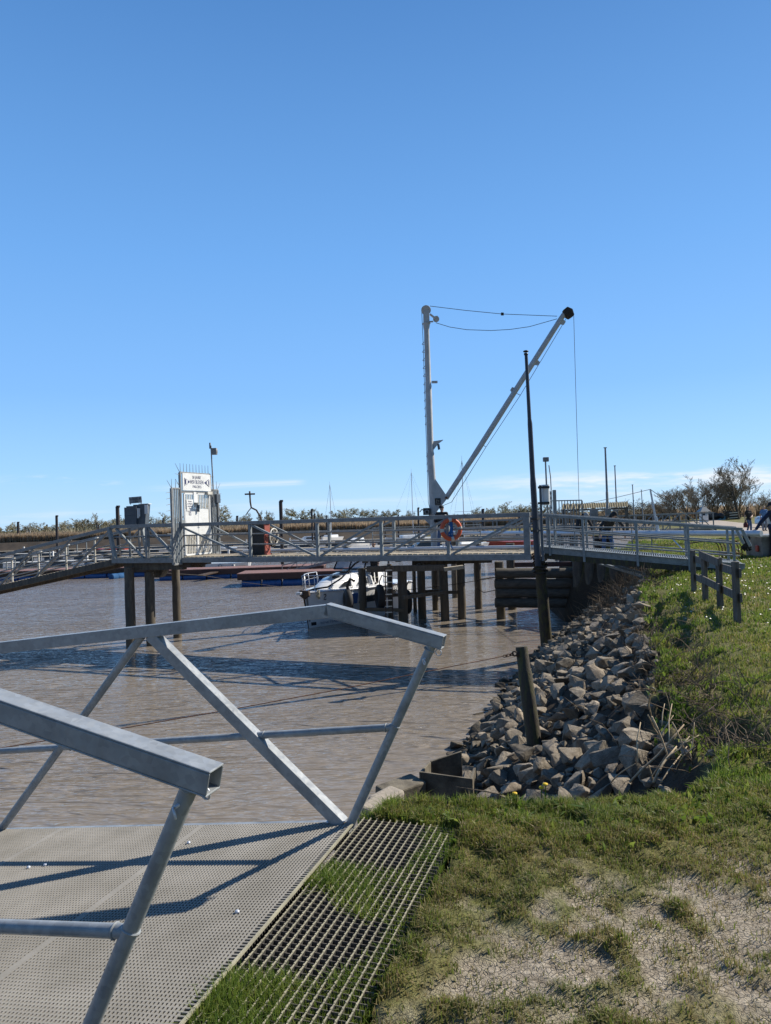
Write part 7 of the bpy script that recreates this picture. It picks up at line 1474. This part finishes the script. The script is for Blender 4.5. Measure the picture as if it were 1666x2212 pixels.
# steel box and bike rack on the lawn
sb_ = thing('steel_box', (11.6, 21.0, -0.08), 'dirty grey steel box with pale rim carrying the mast end at the right edge', 'box'); p = on(1648, 1207, -0.09); mb = MB(); x0 = p.x; y0 = p.y
mb.add([(x0 + 0.02, y0, -0.09), (x0 + 1.9, y0, -0.09), (x0 + 1.9, y0 + 1.0, -0.09), (x0 + 0.02, y0 + 1.0, -0.09), (x0 - 0.06, y0 - 0.05, 0.58), (x0 + 2.0, y0 - 0.05, 0.58), (x0 + 2.0, y0 + 1.05, 0.58), (x0 - 0.06, y0 + 1.05, 0.58)], [(3, 2, 1, 0), (0, 1, 5, 4), (1, 2, 6, 5), (2, 3, 7, 6), (3, 0, 4, 7)]); mb.build('body', 'skip', sb_)
mb = MB(); mb.bar((x0 - 0.1, y0 - 0.06, 0.60), (x0 + 2.0, y0 - 0.06, 0.60), 0.06, 0.045); mb.bar((x0 - 0.08, y0 - 0.03, 0.60), (x0 - 0.08, y0 + 1.05, 0.60), 0.06, 0.045); mb.build('rim', 'dirty_white', sb_)
mb = MB(); mb.frame((x0 + 0.5, y0 + 0.5, 0.615), (0.6, 0, 0), (0, 0.5, 0), (0, 0, 0.02)); mb.build('lid', 'greymetal', sb_)
mb = MB(); mb.frame((x0 - 0.06, y0 + 0.2, 0.22), (0.03, 0, 0), (0, 0.07, 0), (0, 0, 0.10)); mb.build('lamp', 'redhull', sb_, bevel=0.02)
bk = thing('bicycle_rack', (9.5, 20.5, -0.06), 'rusty rack of curved bars standing on the lawn at the ramp end', 'rack'); mb = MB(); p = on(1583, 1208, -0.08)
for k in range(8):
    xx = p.x - 0.36 + 0.09 * k; yk = p.y + 0.12 - 0.02 * k
    mb.path([(xx, yk, -0.12), (xx + 0.02, yk, 0.12), (xx + 0.0, yk, 0.30), (xx - 0.06, yk, 0.42), (xx - 0.17, yk + 0.02, 0.48)], 0.016, 6); mb.path([(xx + 0.0, yk - 0.3, -0.12), (xx - 0.02, yk - 0.28, 0.04), (xx - 0.10, yk - 0.22, 0.10), (xx - 0.22, yk - 0.1, 0.13)], 0.014, 6)
mb.bar((p.x - 0.65, p.y + 0.14, 0.47), (p.x + 0.15, p.y, 0.485), 0.05, 0.04); mb.bar((p.x - 0.65, p.y - 0.1, 0.12), (p.x + 0.1, p.y - 0.2, 0.12), 0.04, 0.03); mb.build('bars', 'rust', bk, True)
# ------------------------------------------------------------------ people
def remesh(mb, name, m, parent, vox=0.011, smooth_it=3):
    o = mb.build(name + '_raw', m, None); md = o.modifiers.new('r', 'REMESH'); md.mode = 'VOXEL'; md.voxel_size = vox
    sm = o.modifiers.new('s', 'SMOOTH'); sm.iterations = smooth_it; sm.factor = 0.5
    bpy.context.view_layer.update(); dg = bpy.context.evaluated_depsgraph_get(); me = bpy.data.meshes.new_from_object(o.evaluated_get(dg)); raw = o.data; bpy.data.objects.remove(o); bpy.data.meshes.remove(raw)
    me.name = name; me.polygons.foreach_set('use_smooth', [True] * len(me.polygons)); q = bpy.data.objects.new(name, me); COL.objects.link(q); q.parent = parent
    return q
def hand(mb, wrist, d, palm_n, curl=0.5, side=1, k=1.0):
    d = d.normalized(); n = (palm_n - d * palm_n.dot(d)).normalized(); s = d.cross(n) * side; c = wrist + d * 0.05 * k
    mb.cap(wrist, wrist + d * 0.03, 0.027 * k, 0.03 * k, 8); mb.frame(c + d * 0.01, d * 0.048 * k, s * 0.040 * k, n * 0.014 * k)
    for i, L in enumerate((0.072, 0.082, 0.076, 0.058)):
        p = c + d * 0.055 * k + s * (0.031 - 0.0205 * i) * k; q = p.copy(); a = 0.25 * curl; dd = d.copy()
        for j in range(3):
            dd = (d * math.cos(a) + n * math.sin(a)).normalized(); r = q + dd * L * k * (0.42, 0.33, 0.25)[j]; mb.cap(q, r, 0.0095 * k, 0.0085 * k, 6); q = r; a += curl * 0.8
    p = c - d * 0.01 + s * 0.036 * k; t1 = p + (d * 0.6 + s * 0.8 + n * 0.3).normalized() * 0.035 * k; mb.cap(p, t1, 0.013 * k, 0.011 * k, 6); mb.cap(t1, t1 + (d * 0.9 + s * 0.25 + n * 0.4).normalized() * 0.032 * k, 0.0105 * k, 0.009 * k, 6)
def person(label, loc, rz, J, top, bottom, top_sleeve='long', hat=None, hair='hair_dark', shoes='shoe', extras=None, H=1.0, curl=0.5):
    t = thing('person', loc, label, 'person'); t.rotation_euler.z = rz
    V3 = lambda p: Vector(p)
    pel, ch, nk, hd = V3(J['pelvis']), V3(J['chest']), V3(J['neck']), V3(J['head']); fwd = V3(J.get('face', (0, -1, 0))).normalized(); upv = (hd - nk).normalized(); fwd = (fwd - upv * fwd.dot(upv)).normalized(); rt = upv.cross(fwd)
    R = Matrix((rt, fwd, upv)).transposed()                # local x: to one side, y: face, z: up the head
    b = MB(); b.ball(hd + upv * 0.02, 0.072, 0.094, 0.108, 14, 10, R); b.ball(hd - upv * 0.055 + fwd * 0.025, 0.055, 0.062, 0.062, 12, 8, R); b.ball(hd - upv * 0.005 + fwd * 0.098, 0.013, 0.018, 0.024, 8, 6, R); b.ball(hd - upv * 0.048 + fwd * 0.078, 0.024, 0.012, 0.012, 8, 6, R); b.ball(hd - upv * 0.095 + fwd * 0.062, 0.022, 0.02, 0.016, 8, 6, R)
    for s in (-1, 1): b.ball(hd + rt * s * 0.074 - upv * 0.0, 0.012, 0.024, 0.032, 8, 6, R)
    b.cap(nk - upv * 0.03, hd - upv * 0.06, 0.052, 0.05)
    sh = [V3(J['shL']), V3(J['shR'])]; el = [V3(J['elL']), V3(J['elR'])]; wr = [V3(J['wrL']), V3(J['wrR'])]; hip = [V3(J['hipL']), V3(J['hipR'])]; kn = [V3(J['knL']), V3(J['knR'])]; an_ = [V3(J['anL']), V3(J['anR'])]; to = [V3(J['toL']), V3(J['toR'])]
    def torso(mb, g):
        mid = pel.lerp(ch, 0.5); mb.cap(hip[0].lerp(hip[1], 0.12), hip[1].lerp(hip[0], 0.12), 0.118 + g, None, 12); mb.cap(pel, mid, 0.128 + g, 0.125 + g, 12); mb.cap(mid + (sh[0] - sh[1]) * 0.14, ch + (sh[0] - sh[1]) * 0.22, 0.11 + g, 0.125 + g, 12); mb.cap(mid - (sh[0] - sh[1]) * 0.14, ch - (sh[0] - sh[1]) * 0.22, 0.11 + g, 0.125 + g, 12); mb.cap(sh[0].lerp(nk, 0.08), sh[1].lerp(nk, 0.08), 0.066 + g, None, 12); mb.cap(ch, nk - upv * 0.02, 0.115 + g, 0.06 + g, 12)
    torso(b, -0.012)
    for i in (0, 1):
        b.cap(sh[i], el[i], 0.049, 0.039); b.cap(el[i], wr[i], 0.040, 0.027); d = (wr[i] - el[i]).normalized(); pn = V3(J.get('palm%d' % i, (0.1, 0.2, 0))); hand(b, wr[i], V3(J.get('hd%d' % i, d)), pn if pn.cross(d).length > 0.1 else pn + Vector((0.3, 0.4, 0.2)), curl, 1 if i else -1)
        b.cap(hip[i], kn[i], 0.082, 0.056); b.cap(kn[i], an_[i], 0.054, 0.038); b.cap(an_[i], to[i], 0.04, 0.03)
    body = remesh(b, 'body', 'skin', t, 0.0095, 2)
    mb = MB()
    for s in (-1, 1): mb.ball(hd + fwd * 0.083 + rt * s * 0.030 + upv * 0.018, 0.011, 0.007, 0.008, 8, 6, R)
    mb.build('eyes', 'hair_dark', t, True)
    c = MB(); torso(c, 0.014)
    for i in (0, 1):
        if top_sleeve == 'long': c.cap(sh[i], el[i], 0.066, 0.056); c.cap(el[i], wr[i].lerp(el[i], 0.06), 0.056, 0.043)
        else: c.cap(sh[i], sh[i].lerp(el[i], 0.66), 0.068, 0.064)
    if J.get('hood'): hc = V3(J['hood']); c.ball(hc, 0.12, 0.10, 0.10)
    remesh(c, 'jacket' if top_sleeve == 'long' else 'shirt', top, t, 0.012, 4)
    c = MB(); c.cap(hip[0].lerp(hip[1], 0.12), hip[1].lerp(hip[0], 0.12), 0.124, None, 12); c.cap(pel, pel.lerp(ch, 0.15), 0.128, 0.122, 12)
    for i in (0, 1): c.cap(hip[i], kn[i], 0.096, 0.074); c.cap(kn[i], an_[i] + (kn[i] - an_[i]) * 0.06, 0.073, 0.062)
    remesh(c, 'trousers', bottom, t, 0.012, 4)
    for i in (0, 1): c = MB(); c.cap(an_[i] - Vector((0, 0, 0.03)), to[i], 0.05, 0.042, 10); c.cap(an_[i], an_[i] - (to[i] - an_[i]).normalized() * 0.03 - Vector((0, 0, 0.03)), 0.05, 0.045, 10); remesh(c, 'shoe', shoes, t, 0.013, 2)
    c = MB()
    if hat == 'beanie': c.ball(hd + upv * 0.055 - fwd * 0.008, 0.086, 0.104, 0.088, 14, 9, R); c.torus(hd + upv * 0.035 - fwd * 0.006, 0.086, 0.018, upv, 20, 8); remesh(c, 'beanie', J.get('hatm', 'cloth_black'), t, 0.01, 3)
    elif hat == 'hood': c.ball(hd + upv * 0.03 - fwd * 0.03, 0.098, 0.115, 0.125, 14, 9, R); c.cap(hd - fwd * 0.05, nk - fwd * 0.04, 0.095, 0.10); remesh(c, 'hood', J.get('hatm', 'cloth_black'), t, 0.012, 3)
    elif hat == 'cap': c.ball(hd + upv * 0.055 - fwd * 0.005, 0.083, 0.102, 0.078, 14, 9, R); c.frame(hd + upv * 0.055 + fwd * 0.135, rt * 0.06, fwd * 0.055, upv * 0.008); remesh(c, 'cap', J.get('hatm', 'cloth_black'), t, 0.01, 2)
    else: c.ball(hd + upv * 0.055 - fwd * 0.022, 0.079, 0.096, 0.082, 14, 9, R); c.ball(hd - fwd * 0.055 + upv * 0.0, 0.068, 0.045, 0.085, 12, 8, R); remesh(c, 'hair', hair, t, 0.01, 2)
    if extras: extras(t, J)
    return t
def standing(**kw):                                        # facing -Y, feet at z = 0
    J = dict(pelvis=(0, 0, 0.93), chest=(0, 0.0, 1.28), neck=(0, 0.0, 1.47), head=(0, -0.02, 1.63), shL=(-0.19, 0, 1.42), shR=(0.19, 0, 1.42), elL=(-0.25, 0.03, 1.14), elR=(0.25, 0.03, 1.14), wrL=(-0.26, -0.06, 0.90), wrR=(0.26, -0.06, 0.90), hipL=(-0.09, 0, 0.90), hipR=(0.09, 0, 0.90), knL=(-0.10, -0.02, 0.50), knR=(0.10, -0.02, 0.50), anL=(-0.10, 0.02, 0.09), anR=(0.10, 0.02, 0.09), toL=(-0.11, -0.13, 0.035), toR=(0.11, -0.13, 0.035)); J.update(kw); return J
# watcher by the crane, back to us, head turned right
p = at(957, 1181, 28.0)
person('person in black jacket, beanie and jeans standing back to us beside the crane mast', (p.x, p.y, 0.2), math.pi, standing(wrL=(-0.08, -0.25, 1.08), wrR=(0.08, -0.26, 1.10), elL=(-0.27, -0.02, 1.14), elR=(0.27, -0.02, 1.14), face=(-0.8, -0.5, -0.1), anL=(-0.17, 0.02, 0.09), toL=(-0.19, -0.13, 0.035), knL=(-0.14, -0.02, 0.5), anR=(0.17, 0.02, 0.09), toR=(0.19, -0.13, 0.035), knR=(0.14, -0.02, 0.5)), 'cloth_black', 'denim', hat='beanie')
# person on the boat
def stripes(t, J):
    mb = MB()
    for i in ('L', 'R'):
        for z in (0.62, 0.28): k = Vector(J['kn' + i]); a = Vector(J['an' + i]); hp_ = Vector(J['hip' + i]); c = k.lerp(hp_, (z - 0.5) / 0.4) if z > 0.5 else a.lerp(k, (z - 0.09) / 0.41); mb.torus(c, 0.078 if z > 0.5 else 0.068, 0.012, (0, 0, 1), 16, 6)
    o = mb.build('reflective_bands', 'reflective', None, True); o.parent = t
bp_ = bt(3.6, 0.86, 1.30)
person('person in dark work clothes with pale reflective bands standing on the white boat', bp_, -0.6, standing(wrL=(-0.15, -0.3, 1.05)), 'cloth_black', 'cloth_black', hat=None, hair='hair_dark', extras=stripes)
# two men bending over the mast
def bent(lean=0.0, spread=0.0, **kw):
    J = dict(pelvis=(0, 0.14, 0.90), chest=(0, -0.16, 1.12), neck=(0.0, -0.33, 1.20), head=(0.02, -0.46, 1.27), face=(0, -0.75, -0.65), shL=(-0.20, -0.27, 1.15), shR=(0.20, -0.27, 1.15), elL=(-0.29 - spread, -0.42, 0.95), elR=(0.29 + spread * 0.4, -0.42, 0.95), wrL=(-0.22 - spread * 1.7, -0.56, 0.80), wrR=(0.22 + spread * 0.6, -0.56, 0.80), hipL=(-0.10, 0.14, 0.88), hipR=(0.10, 0.14, 0.88), knL=(-0.16, 0.05, 0.48), knR=(0.16, 0.05, 0.48), anL=(-0.18, 0.12, 0.09), anR=(0.18, 0.12, 0.09), toL=(-0.19, -0.04, 0.035), toR=(0.19, -0.04, 0.035)); J.update(kw); return J
def at_mast(px): 
    f0, f1 = 0.0, 1.0
    for _ in range(40):
        f = (f0 + f1) / 2; q = MA.lerp(MZ, f); a = at(px, 1150, q.y)
        if q.x > a.x: f0 = f
        else: f1 = f
    return MA.lerp(MZ, f)
q = at_mast(1262)
J = bent(hatm='cloth_grey', hood=(0.12, -0.18, 1.27), chest=(0.05, -0.12, 1.13)); J = {k: (v if not isinstance(v, tuple) or k in ('face',) else tuple(np.array(v) + np.array((0, 0, 0.25 if v[2] > 1.0 else (0.15 if v[2] > 0.92 else 0.0))))) for k, v in J.items()}
def chest_mark(t, J):
    mb = MB(); c = Vector((-0.12, -0.40, 1.34)); mb.bar(c, c + Vector((0.07, -0.02, 0)), 0.02, 0.02); mb.bar(c + Vector((0.07, -0.02, 0)), c + Vector((0.08, -0.03, -0.1)), 0.02, 0.02, (0, 1, 0)); mb.build('reflective_mark', 'reflective', None).parent = t
person('person in dark hooded jacket and grey knit cap bending over the lying mast', (q.x, q.y + 0.62, hz(q.x, q.y + 0.62) + 0.0), 0.25, J, 'cloth_black', 'denim_pale', hat='beanie', extras=chest_mark)
q = at_mast(1326)
J = bent(spread=0.22); J = {k: (v if not isinstance(v, tuple) or k in ('face',) else tuple(np.array(v) + np.array((0, 0, 0.22 if v[2] > 1.0 else (0.14 if v[2] > 0.92 else 0.0))))) for k, v in J.items()}
person('person in black hoodie and bright blue trousers reaching along the lying mast', (q.x, q.y + 0.62, hz(q.x, q.y + 0.62)), 0.15, J, 'cloth_black', 'workblue', hat='hood')
# two walkers on the path
def bag(t, J):
    mb = MB(); c = Vector(J['wrL']) + Vector((0, -0.02, -0.36)); mb.ball(c, 0.09, 0.14, 0.20, 12, 8); mb.frame(c - Vector((0, 0, 0.05)), (0.08, 0, 0), (0, 0.12, 0), (0, 0, 0.14)); mb.path([c + Vector((0, -0.08, 0.15)), c + Vector((0, -0.04, 0.30)), c + Vector((0, 0.04, 0.30)), c + Vector((0, 0.08, 0.15))], 0.012, 6)
    return mb
p = on(1618.5, 1149, -0.32)
w1_ = person('person walking towards us in black T-shirt and jeans, carrying a dark red bag', (p.x, p.y, hz(p.x, p.y) + 0.02), 0.30, standing(shL=(-0.20, 0, 1.42), elL=(-0.31, 0.03, 1.14), wrL=(-0.34, -0.04, 0.88), elR=(0.32, 0.0, 1.15), wrR=(0.07, -0.20, 1.02), hd1=(-0.9, -0.2, -0.1), palm1=(0, 0.8, -0.3), knL=(-0.10, -0.10, 0.50), anL=(-0.08, 0.06, 0.10), toL=(-0.09, -0.08, 0.035), anR=(0.09, -0.08, 0.09), toR=(0.10, -0.23, 0.04), knR=(0.10, -0.08, 0.50)), 'cloth_black', 'denim', 'short', hair='hair_dark', curl=0.9)
Rz = Matrix.Rotation(0.30, 3, 'Z'); J = dict(wrL=(-0.34, -0.04, 0.88)); mb = bag(None, J); mb.v = [tuple(Rz @ Vector(v) + Vector((p.x, p.y, hz(p.x, p.y) + 0.02))) for v in mb.v]
solo(mb, 'carry_bag', 'cloth_maroon', 'dark red bag carried low by the walker in the black T-shirt', 'bag', None, True)
p = on(1652, 1147.5, -0.32)
person('fair haired person in blue T-shirt and pale jeans walking at the right edge', (p.x, p.y, hz(p.x, p.y) + 0.02), 0.1, standing(elL=(-0.28, 0.03, 1.15), wrL=(-0.30, -0.05, 0.90), elR=(0.34, 0.06, 1.20), wrR=(0.27, -0.16, 1.16), knR=(0.10, -0.09, 0.5), anR=(0.10, 0.05, 0.10), toR=(0.11, -0.09, 0.035)), 'cloth_blue', 'denim_pale', 'short', hair='hair_fair')
# man leaning on the mast end at the right edge
def sleeve_stripe(t, J):
    mb = MB(); s, e, w = Vector(J['shL']), Vector(J['elL']), Vector(J['wrL']); o1 = Vector((0.0, -0.062, 0.02)); mb.path([s + o1 + Vector((0.03, -0.01, 0.02)), s.lerp(e, .5) + o1, e + o1 * 0.92, e.lerp(w, .5) + o1 * 0.82, w + o1 * 0.7], 0.016, 6); o = mb.build('sleeve_stripe', 'cloth_grey', None, True); o.parent = t
p = at(1672, 1160, 21.6)
person('person in navy jacket with pale sleeve stripe and dark cap leaning on the mast end', (p.x + 0.12, 21.75, hz(p.x + 0.1, 21.75)), 0.0, standing(pelvis=(0.12, 0.05, 0.92), chest=(0.02, -0.02, 1.26), neck=(-0.06, -0.05, 1.43), head=(-0.12, -0.07, 1.58), face=(-0.8, -0.5, -0.35), shL=(-0.20, -0.10, 1.36), shR=(0.15, 0.02, 1.38), elL=(-0.50, -0.16, 1.10), wrL=(-0.68, -0.20, 0.88), elR=(0.22, -0.16, 1.12), wrR=(0.05, -0.33, 0.98)), 'cloth_navy', 'cloth_black', hat='cap')
